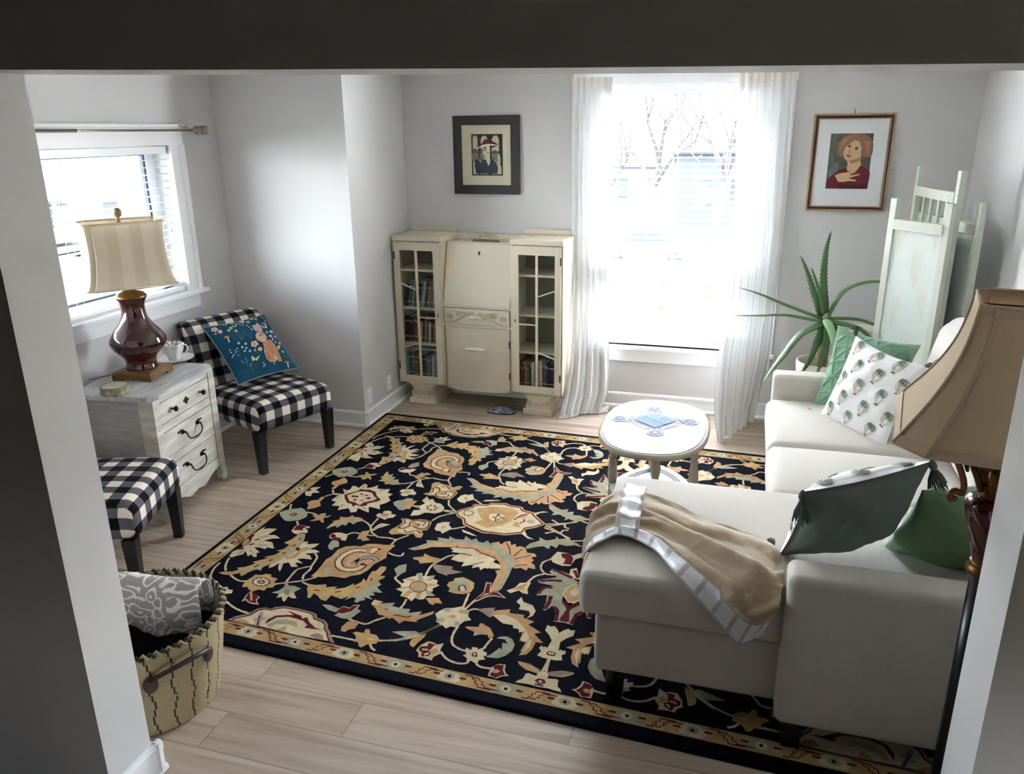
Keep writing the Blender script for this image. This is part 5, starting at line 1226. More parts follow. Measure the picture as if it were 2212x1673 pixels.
# ------------------------------------------------------------------ whitewashed three-drawer chest
WW = M('whitewashed_paint', (214, 211, 203), .6, col2=(176, 170, 158), nscale=5, stretch=(1, 1, 5), bump=.25, bscale=60)
WT = M('whitewashed_top', (208, 208, 205), .5, col2=(165, 165, 163), nscale=7, stretch=(5, .7, 1), bump=.3, bscale=80)
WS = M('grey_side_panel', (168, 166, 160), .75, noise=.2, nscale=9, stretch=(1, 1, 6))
GAP = M('dark_gap', (70, 54, 46), .9)
d = thing('chest_of_drawers', 'whitewashed three-drawer nightstand between the two gingham chairs', 'nightstand', (-2.884, 3.428, 0), math.radians(7.5))
b = B()
tp = [(-.49, -.318), (-.06, -.318), (-.035, -.312), (-.012, -.285), (.0, -.262), (.0, .262), (-.012, .285), (-.035, .312), (-.06, .318), (-.49, .318)]
b.prism(tp, 'z', .700, .716); b.prism([(x*1.0-.006 if x > -.4 else x, y*.982) for x, y in tp], 'z', .693, .700); b.prism([(x-.004 if x > -.4 else x, y*.988) for x, y in tp], 'z', .716, .720)
b.out('top', WT, d)
b = B()
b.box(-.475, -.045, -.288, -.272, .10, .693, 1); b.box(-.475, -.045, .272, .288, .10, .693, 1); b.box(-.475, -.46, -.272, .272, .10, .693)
b.box(-.10, -.044, -.30, -.288, .05, .693); b.box(-.475, -.43, -.30, -.288, .0, .693); b.box(-.475, -.43, .288, .30, .0, .693)
b.box(-.45, -.03, -.272, .272, .15, .165)
b.box(-.046, -.030, -.272, .272, .150, .693, 2)
for z0, z1 in ((.664, .693), (.498, .542), (.308, .352), (.135, .157)): b.box(-.044, -.022, -.248, .248, z0, z1)
b.out('body', [WW, WS, GAP], d)
for s in (-1, 1):
    b = B(); pl = [(s*.244, .693), (s*.302, .693), (s*.304, .10), (s*.312, .03), (s*.306, 0), (s*.262, 0), (s*.254, .02), (s*.262, .055), (s*.25, .085), (s*.244, .13)]
    b.prism(pl, 'x', -.052, -.016); b.out('corner_post', WW, d)
    for z in (.645, .525, .325): b = B(); b.lathe([(.006, 0), (.005, .003)], 10, mat=Matrix.Translation((-.0165, s*.275, z)) @ Matrix.Rotation(PI/2, 4, 'Y')); b.out('peg', WT, d)
b = B(); pl = [(-.246, .135)]
for i in range(33):
    y = -.246+.492*i/32; a = abs(y)/.246; pl.append((y, .052+.055*a**1.3+.014*math.cos(a*9)*(1-a)))
pl.append((.246, .135)); b.prism(pl, 'x', -.042, -.020); b.out('apron', WW, d)
for k, (z0, z1) in enumerate(((.546, .660), (.356, .494), (.161, .304))):
    b = B(); b.box(-.046, -.020, -.240, .240, z0, z1, bev=.002)
    o = b.out('drawer', WW, d); zc = (z0+z1)/2
    if k == 0:
        for y in (-.14, .14):
            b = B(); b.lathe([(.006, 0), (.005, .012), (.008, .016), (.0145, .022), (.015, .030), (.009, .036), (.001, .037)], 16, mat=Matrix.Translation((-.020, y, zc)) @ Matrix.Rotation(PI/2, 4, 'Y')); b.out('knob', DARKIRON, o)
        b = B(); b.prism([(-.030, zc), (-.012, zc+.010), (0, zc+.022), (.012, zc+.010), (.030, zc), (.012, zc-.010), (0, zc-.022), (-.012, zc-.010)], 'x', -.021, -.016); b.out('keyhole_plate', DARKIRON, o)
    else:
        b = B()
        for s in (-1, 1):
            b.lathe([(.014, 0), (.012, .006), (.006, .012), (.006, .024)], 12, mat=Matrix.Translation((-.020, s*.075, zc+.018)) @ Matrix.Rotation(PI/2, 4, 'Y'))
            b.prism([(s*.08, zc+.010), (s*.10, zc+.026), (s*.118, zc+.022), (s*.122, zc+.030), (s*.10, zc+.034), (s*.085, zc+.036)], 'x', -.021, -.015)
        b.tube([(.004, -.075, zc+.018), (.012, -.072, zc-.008), (.016, -.055, zc-.026), (.017, -.02, zc-.033), (.017, 0, zc-.034), (.017, .02, zc-.033), (.016, .055, zc-.026), (.012, .072, zc-.008), (.004, .075, zc+.018)], [.004, .004, .0035, .0045, .006, .0045, .0035, .004, .004], 8)
        b.out('bail_pull', DARKIRON, o)

# ------------------------------------------------------------------ table lamp
lp = thing('table_lamp', 'oxblood vase table lamp with cream shade on the white nightstand', 'lamp', (-3.172, 3.438, .720), math.radians(9))
GOLDW = M('gilded_wood', (134, 96, 52), .45, metal=.35, noise=.35, nscale=30)
b = B(); h = .113
b.box(-h, h, -h, h, .026, .044, bev=.003); b.box(-h+.012, h-.012, -h+.012, h-.012, .044, .049, bev=.002)
for s in (-1, 1):
    for ax in (0, 1):
        pl = [(-h, .027), (-h, .0), (-h+.05, 0), (-h+.056, .010), (-h+.075, .014), (h-.075, .014), (h-.056, .010), (h-.05, 0), (h, 0), (h, .027)]
        b.prism(pl, 'x' if ax else 'y', s*(h-.022) if s > 0 else -h, h if s > 0 else -h+.022)
b.out('base', GOLDW, lp)
OX = M('oxblood_glaze', (66, 14, 18), .08, spec=.6, coat=.6, noise=.45, nscale=7)
b = B(); b.lathe(spline([(.082, .046), (.083, .056), (.079, .085), (.086, .110), (.106, .135), (.130, .160), (.144, .188), (.146, .205), (.138, .232), (.118, .262), (.092, .292), (.072, .325), (.062, .362), (.060, .392), (.066, .420), (.077, .441), (.074, .446)], 4), 48); b.out('vase', OX, lp)
b = B(); b.lathe([(.078, .442), (.080, .448), (.078, .456), (.072, .460), (.070, .466), (.058, .474), (.036, .482), (.030, .487), (.028, .492), (.020, .497), (.020, .515), (.013, .52), (.013, .56)], 32); b.out('cap', BRASS, lp)
b = B()
for s in (-1, 1): b.tube([(0, s*.012, .53), (0, s*.05, .56), (0, s*.06, .68), (0, s*.04, .80), (0, s*.006, .845)], .0025, 6)
b.tube([(0, 0, .52), (0, 0, .62)], .016, 10); b.out('harp', BRASS, lp)
b = B(); b.lathe([(.010, .845), (.007, .853), (.012, .860), (.008, .866), (.017, .876), (.022, .890), (.019, .905), (.009, .916), (.001, .918)], 20, fn=lambda r, z, a: r*(1+(.06*math.sin(a*8+z*220) if z > .868 else 0))); b.out('finial', M('pale_gilt', (150, 128, 92), .5, metal=.4, noise=.4, nscale=120), lp)
def striped_shade(name, c1, c2, freq, transl=.35):
    m = M(name, c1, .8, transl=transl, spec=.2); n = m.node_tree.nodes; L = m.node_tree.links
    uv = n.new('ShaderNodeUVMap'); uv.uv_map = 'UVMap'; sp = n.new('ShaderNodeSeparateXYZ'); L.new(uv.outputs[0], sp.inputs[0])
    a = n.new('ShaderNodeMath'); a.operation = 'MULTIPLY'; a.inputs[1].default_value = freq; L.new(sp.outputs[0], a.inputs[0])
    f = n.new('ShaderNodeMath'); f.operation = 'FRACT'; L.new(a.outputs[0], f.inputs[0]); r = n.new('ShaderNodeValToRGB'); e = r.color_ramp.elements
    e[0].position = .42; e[0].color = lin(c1); e[1].position = .58; e[1].color = lin(c2); L.new(f.outputs[0], r.inputs[0]); L.new(r.outputs[0], n['Principled BSDF'].inputs['Base Color']); return m
SH = striped_shade('cream_satin_stripe', (232, 222, 206), (216, 203, 184), 8.0)
sz0, sz1 = .515, .848
def shade_ring(hw, hd, cut):
    return [(hd, -hw+cut), (hd, hw-cut), (hd-cut*.55, hw-cut), (hd-cut*.55, hw-cut*.2), (hd-cut, hw), (-hd+cut, hw), (-hd+cut, hw-cut*.5), (-hd, hw-cut), (-hd, -hw+cut), (-hd+cut, -hw+cut*.5), (-hd+cut, -hw), (hd-cut, -hw), (hd-cut*.55, -hw+cut*.2), (hd-cut*.55, -hw+cut)]
srot = rotm(math.radians(-37-9)); rows = []; uvs = []
for i in range(13):
    t = i/12; hw = .215-.020*t-.014*math.sin(PI*t)-.008*(1-t)*0+.010*max(0, (.15-t)/.15)**2; hd = hw*.68
    ring = shade_ring(hw, hd, .035); ring.append(ring[0]); L_ = [0]
    for a_, c_ in zip(ring, ring[1:]): L_.append(L_[-1]+math.hypot(c_[0]-a_[0], c_[1]-a_[1]))
    rows.append([srot @ Vector((x, y, sz0+(sz1-sz0)*t)) for x, y in ring]); uvs.append([(l/L_[-1]*1.35, t) for l in L_])
b = B(); b.grid(rows, uv=uvs, smooth=False); o = b.out('shade', SH, lp); md = o.modifiers.new('fabric', 'SOLIDIFY'); md.thickness = .003
for z_, row in ((sz0, rows[0]), (sz1, rows[-1])):
    b = B(); b.tube(row, .0055, 6, caps=False); b.out('shade_trim', M('cream_braid', (196, 178, 148), .8), lp)
b = B(); b.tube([(-.113, .02, .012), (-.16, .0, .006), (-.21, -.06, .005), (-.25, -.12, .004)], .003, 6); b.out('cord', M('amber_cord', (150, 112, 48), .5), lp)

# cup, saucer, trinket box
PORC = M('white_porcelain', (232, 231, 228), .25, spec=.6)
s_ = thing('saucer', 'white saucer under the ruffled cup on the nightstand', 'saucer', (-3.205, 3.735, .7205))
b = B(); b.lathe([(.04, 0), (.045, .002), (.075, .006), (.105, .014), (.113, .018), (.111, .0205), (.075, .010), (.04, .006), (.001, .006)], 36); b.out('dish', PORC, s_)
b = B(); b.tube([(.112*math.cos(t*PI/18), .112*math.sin(t*PI/18), .0195) for t in range(37)], .0018, 5); b.out('gilt_rim', M('gilt_line', (176, 160, 110), .4), s_)
c_ = thing('teacup', 'white ruffled porcelain cup standing on its saucer', 'cup', (-3.205, 3.735, .7275), .4)
def ruf(r, z, a): return r*(1+.10*math.sin(a*6)*min(1, z/.05)+.05*math.sin(a*13+z*60)*min(1, z/.04))
b = B(); b.lathe([(.030, 0), (.032, .004), (.030, .012), (.040, .030), (.050, .055), (.056, .085), (.062, .098), (.058, .099), (.050, .080), (.040, .040), (.02, .016)], 48, fn=ruf); b.out('bowl', PORC, c_)
b = B(); b.tube([(.05, 0, .085), (.078, 0, .088), (.085, 0, .065), (.07, 0, .038), (.045, 0, .035)], .005, 8); b.out('handle', PORC, c_)
sg = thing('dried_sprig', 'small dried sprig poking out of the white cup', 'sprig', (-3.205, 3.735, .765))
b = B()
for k in range(6): a = k*1.1; b.tube([(0, 0, 0), (.015*math.cos(a), .015*math.sin(a), .045), (.035*math.cos(a), .035*math.sin(a), .062+.012*(k % 3))], [.0025, .002, .003], 5)
b.out('stems', M('dry_leaf', (112, 104, 68), .8, noise=.4, nscale=80), sg)
tbx = thing('trinket_box', 'round mother of pearl trinket box on the nightstand', 'box', (-3.095, 3.140, .7205))
PEARL = M('mosaic_pearl', (168, 160, 132), .3, col2=(72, 66, 48), nscale=38)
b = B(); b.lathe([(.066, 0), (.070, .004), (.071, .012), (.069, .018), (.071, .026), (.068, .032)], 32); b.out('body', PEARL, tbx)
b = B(); b.lathe([(.069, .032), (.070, .037), (.064, .040), (.062, .042), (.050, .045), (.001, .046)], 32); b.out('lid', M('pearl_lid', (176, 168, 146), .3, noise=.35, nscale=30), tbx)
b = B(); b.tube([(.067*math.cos(t*PI/16), .067*math.sin(t*PI/16), .039) for t in range(33)], .003, 6); b.out('rim', BRASS, tbx)

# ------------------------------------------------------------------ side-by-side secretary with glazed bookcases
CRM = M('cream_chalk_paint', (214, 203, 182), .62, noise=.07, nscale=4, bump=.12, bscale=90)
CRB = M('bright_cream_paint', (226, 213, 184), .55, noise=.05, nscale=20)
CARV = M('glazed_carving', (206, 190, 160), .6, noise=.22, nscale=60)
INSD = M('cabinet_interior', (150, 143, 132), .8)
HOLE = M('keyhole_black', (16, 14, 12), .6)
SMX = Matrix.Translation((-1.8425, 5.288, 0)) @ rotm(math.radians(-2.2))
sec = thing('secretary_desk', 'cream painted secretary desk with two glazed bookcases against the back wall', 'cabinet', mw=SMX)
XE, XI = .6475, .262; DP = .318
b = B()
for s in (-1, 1):
    xa, xb = sorted((s*XE, s*(XE-.018))); b.box(xa, xb, .0, DP, .165, 1.245)
    xa, xb = sorted((s*XI, s*(XI+.018))); b.box(xa, xb, .0, DP, .165, 1.245)
    xa, xb = sorted((s*XI, s*XE)); b.box(xa, xb, DP-.01, DP, .165, 1.245, 1); b.box(xa, xb, .0, DP-.01, .165, .183)
    b.box(xa-(.004), xb+(.004), -.010, DP, 1.243, 1.284, bev=.012, seg=3)
    for z in (1.034, .747, .473): b.box(xa+.018, xb-.018, .035, DP-.01, z-.016, z, 0)
b.box(-XI, XI, DP-.012, DP, .165, 1.235); b.box(-XI, XI, .115, DP, 1.222, 1.238); b.box(-XI, XI, .0, DP, .775, .792, bev=.003); b.box(-XI, XI, .004, DP, .634, .650)
b.box(-XI, XI, .01, DP, .165, .180); b.box(-XI, XI, .02, .03, .165, .634); b.box(-XI, XI, .02, .03, .65, .775)
b.out('carcass', [CRM, INSD], sec)
b = B(); b.prism([(.115, 1.228), (.098, 1.228), (-.006, .794), (.012, .794)], 'x', -.256, .256); b.out('drop_front', CRM, sec)
b = B(); b.prism([(-.006, 1.172), (.0, 1.178), (.006, 1.172), (.004, 1.150), (-.004, 1.150)], 'y', .078, .0855); b.out('keyhole', HOLE, sec)
def gallery(x0, x1, z0, z1, mats=CRM):
    b = B(); b.box(x0, x1, DP-.026, DP-.002, z0, z1, bev=.008, seg=3); return b.out('gallery_rail', mats, sec)
gallery(-.628, -.268, 1.283, 1.318); gallery(.268, .628, 1.283, 1.318); gallery(-.262, .262, 1.236, 1.276)
def swirl(b, x, z, r, y, turns=1.6, hand=1, w=.004, n=26):
    b.tube([(x+hand*r*(1-.85*i/n)*math.cos(turns*2*PI*i/n), y, z+r*(1-.85*i/n)*math.sin(turns*2*PI*i/n)) for i in range(n+1)], [w*(1-.4*i/n) for i in range(n+1)], 6, up=(0, 1, 0))
b = B()
for s in (-1, 1): swirl(b, s*.03, 1.262, .018, DP-.028, 1.3, s); swirl(b, s*.066, 1.256, .013, DP-.028, 1.2, -s)
for k in range(-2, 3): b.tube([(0, DP-.028, 1.245), (k*.008, DP-.03, 1.27), (k*.016, DP-.028, 1.290-abs(k)*.006)], [.002, .004, .002], 6)
b.out('carved_crest', CARV, sec)
for s in (-1, 1):
    nm = 'glass_door'
    x0, x1 = s*.634, s*.274; gx0, gx1 = s*.590, s*.326; z0, z1, g0, g1 = .172, 1.240, .225, 1.178
    def bx(b, a, c, *r, **k): b.box(min(a, c), max(a, c), *r, **k)
    b = B(); y0, y1 = -.012, .006
    bx(b, x0, gx0, y0, y1, z0, z1, bev=.002); bx(b, x1, gx1, y0, y1, z0, z1, bev=.002); bx(b, gx0, gx1, y0, y1, z0, g0, bev=.002); bx(b, gx0, gx1, y0, y1, g1, z1, bev=.002)
    dr = b.out(nm, CRM, sec)
    b = B(); bx(b, gx0, gx1, -.001, .002, g0, g1); b.out('pane', GLASS, dr)
    b = B(); xm_ = s*.459; bx(b, xm_-.009, xm_+.009, -.014, -.002, g0, g1, bev=.002)
    for xa, za, xb, zb in ((gx0, .935, xm_, .885), (gx0, .444, xm_, .487), (xm_, .684, gx1, .684)):
        xa2, xb2 = (xa, xb); b.prism([(xa2, za-.0045), (xb2, zb-.0045), (xb2, zb+.0045), (xa2, za+.0045)], 'y', -.012, -.002)
    b.out('glazing_bars', CRB, dr)
    b = B(); xk = s*.300; b.prism([(xk-.004, .715), (xk, .721), (xk+.004, .715), (xk+.003, .695), (xk-.003, .695)], 'y', -.0135, -.0118); b.out('keyhole', HOLE, dr)
    for z in (1.14, .30):
        b = B(); bx(b, s*.628, s*.637, -.0145, -.011, z-.028, z+.028); b.out('hinge', M('blackened_hinge', (52, 44, 38), .6), dr)
# drawer with carved scrolls
b = B(); b.box(-.252, .252, -.006, .02, .654, .770, bev=.003); dw = b.out('drawer', CRM, sec)
b = B()
for s in (-1, 1):
    swirl(b, s*.205, .705, .026, -.008, 1.7, s, .005); swirl(b, s*.148, .722, .016, -.008, 1.2, -s, .004)
    for k in range(6): b.tube([(s*(.17-.022*k), -.006, .752-.003*k), (s*(.145-.022*k), -.010, .742), (s*(.13-.022*k), -.008, .722+.004*k), (s*(.135-.022*k), -.006, .70+.006*k)], [.002, .0045, .004, .002], 6)
    b.tube([(s*.235, -.006, .672), (s*.19, -.009, .668), (s*.14, -.008, .69), (s*.09, -.007, .715)], [.002, .005, .005, .002], 6)
b.out('carved_scroll', CARV, dw)
def shell_pull(b, w, z, y):
    n = 22; P = []
    for i in range(n+1):
        x = -w+2*w*i/n; e = (1-(abs(x)/w)**4); r_ = .014*(.72+.28*abs(math.cos(i*.9)))*max(.55, e); P.append([Vector((x, y-.012+r_*1.15*math.cos(t*PI/6), z+r_*1.25*math.sin(t*PI/6))) for t in range(13)])
    b.grid(P)
    for s in (-1, 1): b.quad(P[0 if s < 0 else -1][:12])
b = B(); shell_pull(b, .056, .712, -.012); b.out('pull', CRB, dw)
# bowed lower door
b = B(); pl = []
for i in range(25): x = -.250+.5*i/24; pl.append((x, .004-.052*(1-(x/.25)**2)))
b.prism(pl+[(.250, .022), (-.250, .022)], 'z', .176, .632); cd = b.out('cupboard_door', CRM, sec)
b = B(); shell_pull(b, .084, .486, -.055); b.out('pull', CRB, cd)
for z in (.28, .52): b = B(); b.box(.246, .253, -.004, .004, z-.025, z+.025); b.out('hinge', M('blackened_hinge', (52, 44, 38), .6), cd)
b = B(); pl2 = [(x*1.02, y-.004) for x, y in pl]; b.prism(pl2+[(.26, .03), (-.26, .03)], 'z', .158, .177); b.out('bottom_rail', CRM, sec)
# pedestal feet with carved volutes
for s in (-1, 1):
    xc = s*.462; b = B()
    b.box(xc-.113, xc+.113, -.004, DP-.03, 0.0, .046, bev=.008); b.prism([(xc-.088, .046), (xc-.092, .085), (xc-.078, .118), (xc-.088, .138), (xc-.112, .150), (xc-.112, .166), (xc+.112, .166), (xc+.112, .150), (xc+.088, .138), (xc+.078, .118), (xc+.092, .085), (xc+.088, .046)], 'y', .010, DP-.04)
    ft = b.out('pedestal_foot', CRM, sec)
    b = B()
    for q in (-1, 1): swirl(b, xc+q*.062, .085, .026, .008, 1.6, q, .005)
    b.tube([(xc-.03, .008, .10), (xc, .006, .09), (xc+.03, .008, .10)], .004, 6); b.tube([(xc-.03, .008, .075), (xc, .006, .082), (xc+.03, .008, .072)], .004, 6)
    b.out('volute', CARV, ft)
# small tray on the desk top
b = B(); b.prism([(-.10, -.016), (.085, -.018), (.105, .0), (.085, .02), (-.10, .018)], 'z', 0, .006); b.box(-.10, .088, -.018, -.013, .006, .011); b.box(-.10, .088, .013, .018, .006, .011)
o = b.out('pen_tray', M('walnut_tray', (122, 88, 58), .5, noise=.3, nscale=20, stretch=(1, 8, 1))); o.matrix_world = SMX @ Matrix.Translation((.03, .155, 1.2385)); tag(o, 'slim brown wooden pen tray on top of the secretary desk', 'tray')

# books behind the glass, every one its own
PAGES = M('book_pages', (214, 204, 184), .9)
ORD = ['first', 'second', 'third', 'fourth', 'fifth', 'sixth', 'seventh', 'eighth', 'ninth', 'tenth', 'eleventh', 'twelfth', 'thirteenth']
BC = {'pale blue': (150, 172, 190), 'slate blue': (84, 104, 128), 'cream': (206, 196, 170), 'olive': (112, 110, 78), 'brown': (112, 80, 58), 'black': (28, 26, 28), 'dark green': (44, 66, 56), 'teal': (62, 108, 118), 'pale teal': (140, 172, 172), 'rust': (140, 74, 52), 'pinkish': (190, 150, 138), 'grey': (140, 138, 134), 'maroon': (98, 40, 48), 'navy': (36, 40, 82), 'red': (150, 48, 44), 'white': (222, 220, 214), 'tan': (176, 150, 112), 'purple': (92, 82, 112)}
def book(col, th, hgt, dep, mloc, label, grp):
    b = B(); b.box(0, th, 0, dep, 0, hgt, 0, bev=.0015); b.box(.002, th-.002, .004, dep+.002, .003, hgt+.0005-.003+.003, 1)
    for z in (.18, .78): b.box(-.0003, th+.0003, -.0006, .003, hgt*z, hgt*(z+.035), 1)
    o = b.out('book', [M('book_'+col.replace(' ', '_'), BC[col], .6, noise=.15, nscale=30), PAGES]); o.matrix_world = SMX @ mloc
    return tag(o, label, 'book', grp)
def shelf(where, x, z, rows, lean=0.0, y=.065, hmax=.2):
    for k, (col, th, hg) in enumerate(rows):
        l = lean; h_ = hg*.92
        book(col, th, h_, .15, Matrix.Translation((x, y+.004*((k*7) % 5), z)) @ Matrix.Rotation(l, 4, 'Y'), '%s book, %s from the left on the %s' % (col, ORD[k], where), 'books on the '+where)
        x += th/max(.6, math.cos(l))+.0012
shelf('upper shelf of the left bookcase', -.606, .748, [('dark green', .020, .19), ('slate blue', .022, .21), ('pale blue', .020, .20), ('olive', .016, .18), ('slate blue', .014, .20), ('dark green', .018, .20), ('pale blue', .014, .20), ('cream', .015, .21), ('olive', .014, .20), ('brown', .018, .20), ('tan', .013, .20), ('grey', .016, .20), ('pale blue', .020, .19)], .17)
shelf('middle shelf of the left bookcase', -.620, .474, [('black', .034, .22), ('black', .030, .21), ('brown', .024, .22), ('rust', .018, .21), ('black', .018, .20), ('cream', .012, .17), ('maroon', .013, .18), ('pinkish', .012, .18), ('grey', .014, .17), ('brown', .014, .18), ('white', .012, .17), ('maroon', .014, .18), ('tan', .012, .17)], .05)
shelf('bottom shelf of the left bookcase', -.622, .1835, [('pale teal', .018, .22), ('teal', .020, .22), ('olive', .022, .22), ('brown', .040, .17), ('black', .022, .2), ('dark green', .022, .21), ('teal', .016, .21), ('grey', .020, .19), ('olive', .018, .20), ('white', .018, .20), ('pale blue', .022, .22), ('slate blue', .018, .23), ('pale teal', .014, .21)], .03)
shelf('bottom shelf of the right bookcase', .292, .1835, [('brown', .018, .21), ('red', .022, .2), ('tan', .020, .22), ('olive', .020, .2), ('teal', .018, .23), ('cream', .022, .22), ('black', .018, .2), ('tan', .022, .23), ('cream', .014, .23), ('slate blue', .024, .24), ('maroon', .020, .23), ('navy', .042, .22)], .0)
def flat(col, x, z, w_, d_, h_, label, grp): book(col, h_, w_, d_, Matrix.Translation((x, .08, z+h_)) @ Matrix.Rotation(PI/2, 4, 'Y'), label, grp)
flat('purple', -.45, .945, .15, .12, .018, 'purple book lying flat across the upright books on the upper shelf', 'books lying flat')
flat('rust', -.45, .650, .13, .12, .022, 'rust book lying flat across the thin books on the middle shelf', 'books lying flat')
flat('pale blue', -.58, .405, .24, .13, .016, 'pale blue book lying flat under the middle shelf of the left bookcase', 'books lying flat')

# slipper on the floor
NAVYP = M('navy_paisley', (40, 42, 66), .8, col2=(150, 152, 170), nscale=26, stretch=(1, 2.2, 1))
sl = thing('slipper', 'navy paisley slipper lying on the floor under the secretary desk', 'slipper', (-1.655, 5.262, 0), .06)
b = B(); P = []
for i in range(21):
    t = i/20; x = -.105+.21*t; w_ = .042*(math.sin(PI*min(1, max(0, .04+.92*t)))**.55); hgt = .048*(math.sin(PI*(.06+.9*t))**.6)
    P.append([Vector((x, w_*math.cos(a*PI/8)*1.1, max(.004, hgt*max(0, math.sin(a*PI/8))))) for a in range(0, 9)])
b.grid(P); weld(b); b.out('upper', NAVYP, sl)
b = B(); b.prism([(-.107+.214*t/20, 0.048*(math.sin(PI*min(1, max(0, .04+.92*t/20)))**.55)) for t in range(21)]+[(-.107+.214*t/20, -0.048*(math.sin(PI*min(1, max(0, .04+.92*t/20)))**.55)) for t in range(20, -1, -1)], 'z', 0, .008); b.out('sole', M('dark_sole', (22, 22, 34), .8), sl)

# outlets
for y, lb in ((4.821, 'white wall outlet nearest the gingham chair'), (5.148, 'white wall outlet nearest the secretary desk')):
    o_ = thing('wall_outlet', lb, 'outlet', (BX, y, .2), group='wall outlets above the baseboard')
    b = B(); b.box(0, .006, -.036, .036, -.058, .058, bev=.002); b.out('plate', VINYL, o_)
    for z in (-.022, .022):
        b = B(); b.box(.0055, .008, -.016, .016, z-.014, z+.014, bev=.002); so_ = b.out('socket', VINYL, o_)
        b = B()
        for yy in (-.006, .006): b.box(.0075, .0085, yy-.001, yy+.001, z-.004, z+.006)
        b.out('slots', HOLE, so_)

# ------------------------------------------------------------------ basket with folded blankets
bk = thing('laundry_basket', 'round woven straw basket with dark stitching behind the post', 'basket', (-2.015, 1.965, 0))
STRAW = M('natural_straw', (172, 154, 118), .85, noise=.25, nscale=90, stretch=(1, 1, 4), bump=.5, bscale=200); STIT = M('dark_stitch', (52, 36, 32), .85)
def brad(z): return .243+.052*(z/.345)**.8
b = B(); NA, NR = 264, 46; P = []
for i in range(NR+1):
    z = .345*i/NR; r0 = brad(z)+.0035*abs(math.sin(i*PI/2+.4))
    P.append([Vector((r0*math.cos(2*PI*k/NA), r0*math.sin(2*PI*k/NA), z)) for k in range(NA+1)])
b.grid(P, lambda i, j: 1 if (j+int(1.6*math.sin(i*.35+j*.02)+.4*(i % 2))) % 11 == 0 else 0); b.quad([Vector((.243*math.cos(2*PI*k/40), .243*math.sin(2*PI*k/40), .002)) for k in range(40)])
o = b.out('wall', [STRAW, STIT], bk); md = o.modifiers.new('wall', 'SOLIDIFY'); md.thickness = .010; md.offset = -1
b = B(); rt = brad(.345)-.004
for k in range(90):
    a0, a1 = 2*PI*k/90, 2*PI*(k+1.35)/90
    b.tube([((rt-.008)*math.cos(a0), (rt-.008)*math.sin(a0), .340), ((rt)*math.cos((a0+a1)/2), rt*math.sin((a0+a1)/2), .358), ((rt+.010)*math.cos(a1), (rt+.010)*math.sin(a1), .342)], .0055, 6, 1 if k % 2 else 0)
b.out('braided_rim', [STRAW, STIT], bk)
LEA = M('black_leather', (34, 28, 30), .45); PAT = M('brown_leather_patch', (62, 36, 34), .55)
for am in (math.radians(-22), math.radians(158)):
    P = []
    for i in range(15):
        t = i/14; a = am-.38+.76*t; o_ = .055*math.sin(PI*t)**.6; zz = .255+.055*math.sin(PI*t)**.7; r_ = brad(.25)+.006+o_; P.append((r_*math.cos(a), r_*math.sin(a), zz))
    b = B(); b.tube(P, .0085, 8); h_ = b.out('handle', LEA, bk)
    for a in (am-.38, am+.38):
        b = B(); r_ = brad(.235)+.004; b.lathe([(.004, 0), (.024, .001), (.024, .005), (.018, .008), (.001, .009)], 16, sy=1.35, mat=Matrix.Translation((r_*math.cos(a), r_*math.sin(a), .238)) @ rotm(a) @ Matrix.Rotation(PI/2, 4, 'Y') @ rotm(PI/2) @ Matrix.Identity(4)); b.out('leather_patch', PAT, h_)
def damask():
    m = bpy.data.materials.new('grey_damask'); m.use_nodes = True; n = m.node_tree.nodes; L = m.node_tree.links; b = n['Principled BSDF']; b.inputs['Roughness'].default_value = .95
    tc = n.new('ShaderNodeTexCoord'); v = n.new('ShaderNodeTexVoronoi'); v.feature = 'F1'; v.inputs['Scale'].default_value = 15
    ns = n.new('ShaderNodeTexNoise'); ns.inputs['Scale'].default_value = 6; ad = n.new('ShaderNodeMixRGB'); ad.blend_type = 'ADD'; ad.inputs['Fac'].default_value = .22
    L.new(tc.outputs['Object'], ns.inputs['Vector']); L.new(tc.outputs['Object'], ad.inputs['Color1']); L.new(ns.outputs['Color'], ad.inputs['Color2']); L.new(ad.outputs[0], v.inputs['Vector'])
    ml = n.new('ShaderNodeMath'); ml.operation = 'MULTIPLY'; ml.inputs[1].default_value = 17; L.new(v.outputs['Distance'], ml.inputs[0]); si = n.new('ShaderNodeMath'); si.operation = 'SINE'; L.new(ml.outputs[0], si.inputs[0])
    r = n.new('ShaderNodeValToRGB'); e = r.color_ramp.elements; e[0].position = .42; e[0].color = lin((150, 145, 141)); e[1].position = .58; e[1].color = lin((212, 209, 207)); L.new(si.outputs[0], r.inputs[0]); L.new(r.outputs[0], b.inputs['Base Color']); return m
fb = thing('folded_blanket', 'grey and white damask blanket folded at the back of the straw basket', 'blanket', (-2.00, 2.06, .2), math.radians(100))
DAM = damask(); b = B()
def fold(off, h0, w_, th, sd):
    P = []
    for i in range(25):
        t = -1+2*i/24; row = []
        for k in range(25):
            a = PI*k/24; x = off+th*math.cos(a); up = h0-.03*abs(t)**3+.006*math.sin(t*4+sd)
            row.append(Vector((x+.035*t*t, w_*t, (-.05 if k in (0, 24) else up-.05+.05*math.sin(a)))))
        P.append(row)
    b.grid(P)
fold(-.045, .275, .195, .050, 0)
o = b.out('damask_cloth', DAM, fb); md = o.modifiers.new('cloth', 'SOLIDIFY'); md.thickness = .006
bb = thing('folded_blanket', 'black fleece blanket filling the front of the straw basket', 'blanket', (-2.015, 1.965, .06))
b = B(); P = []
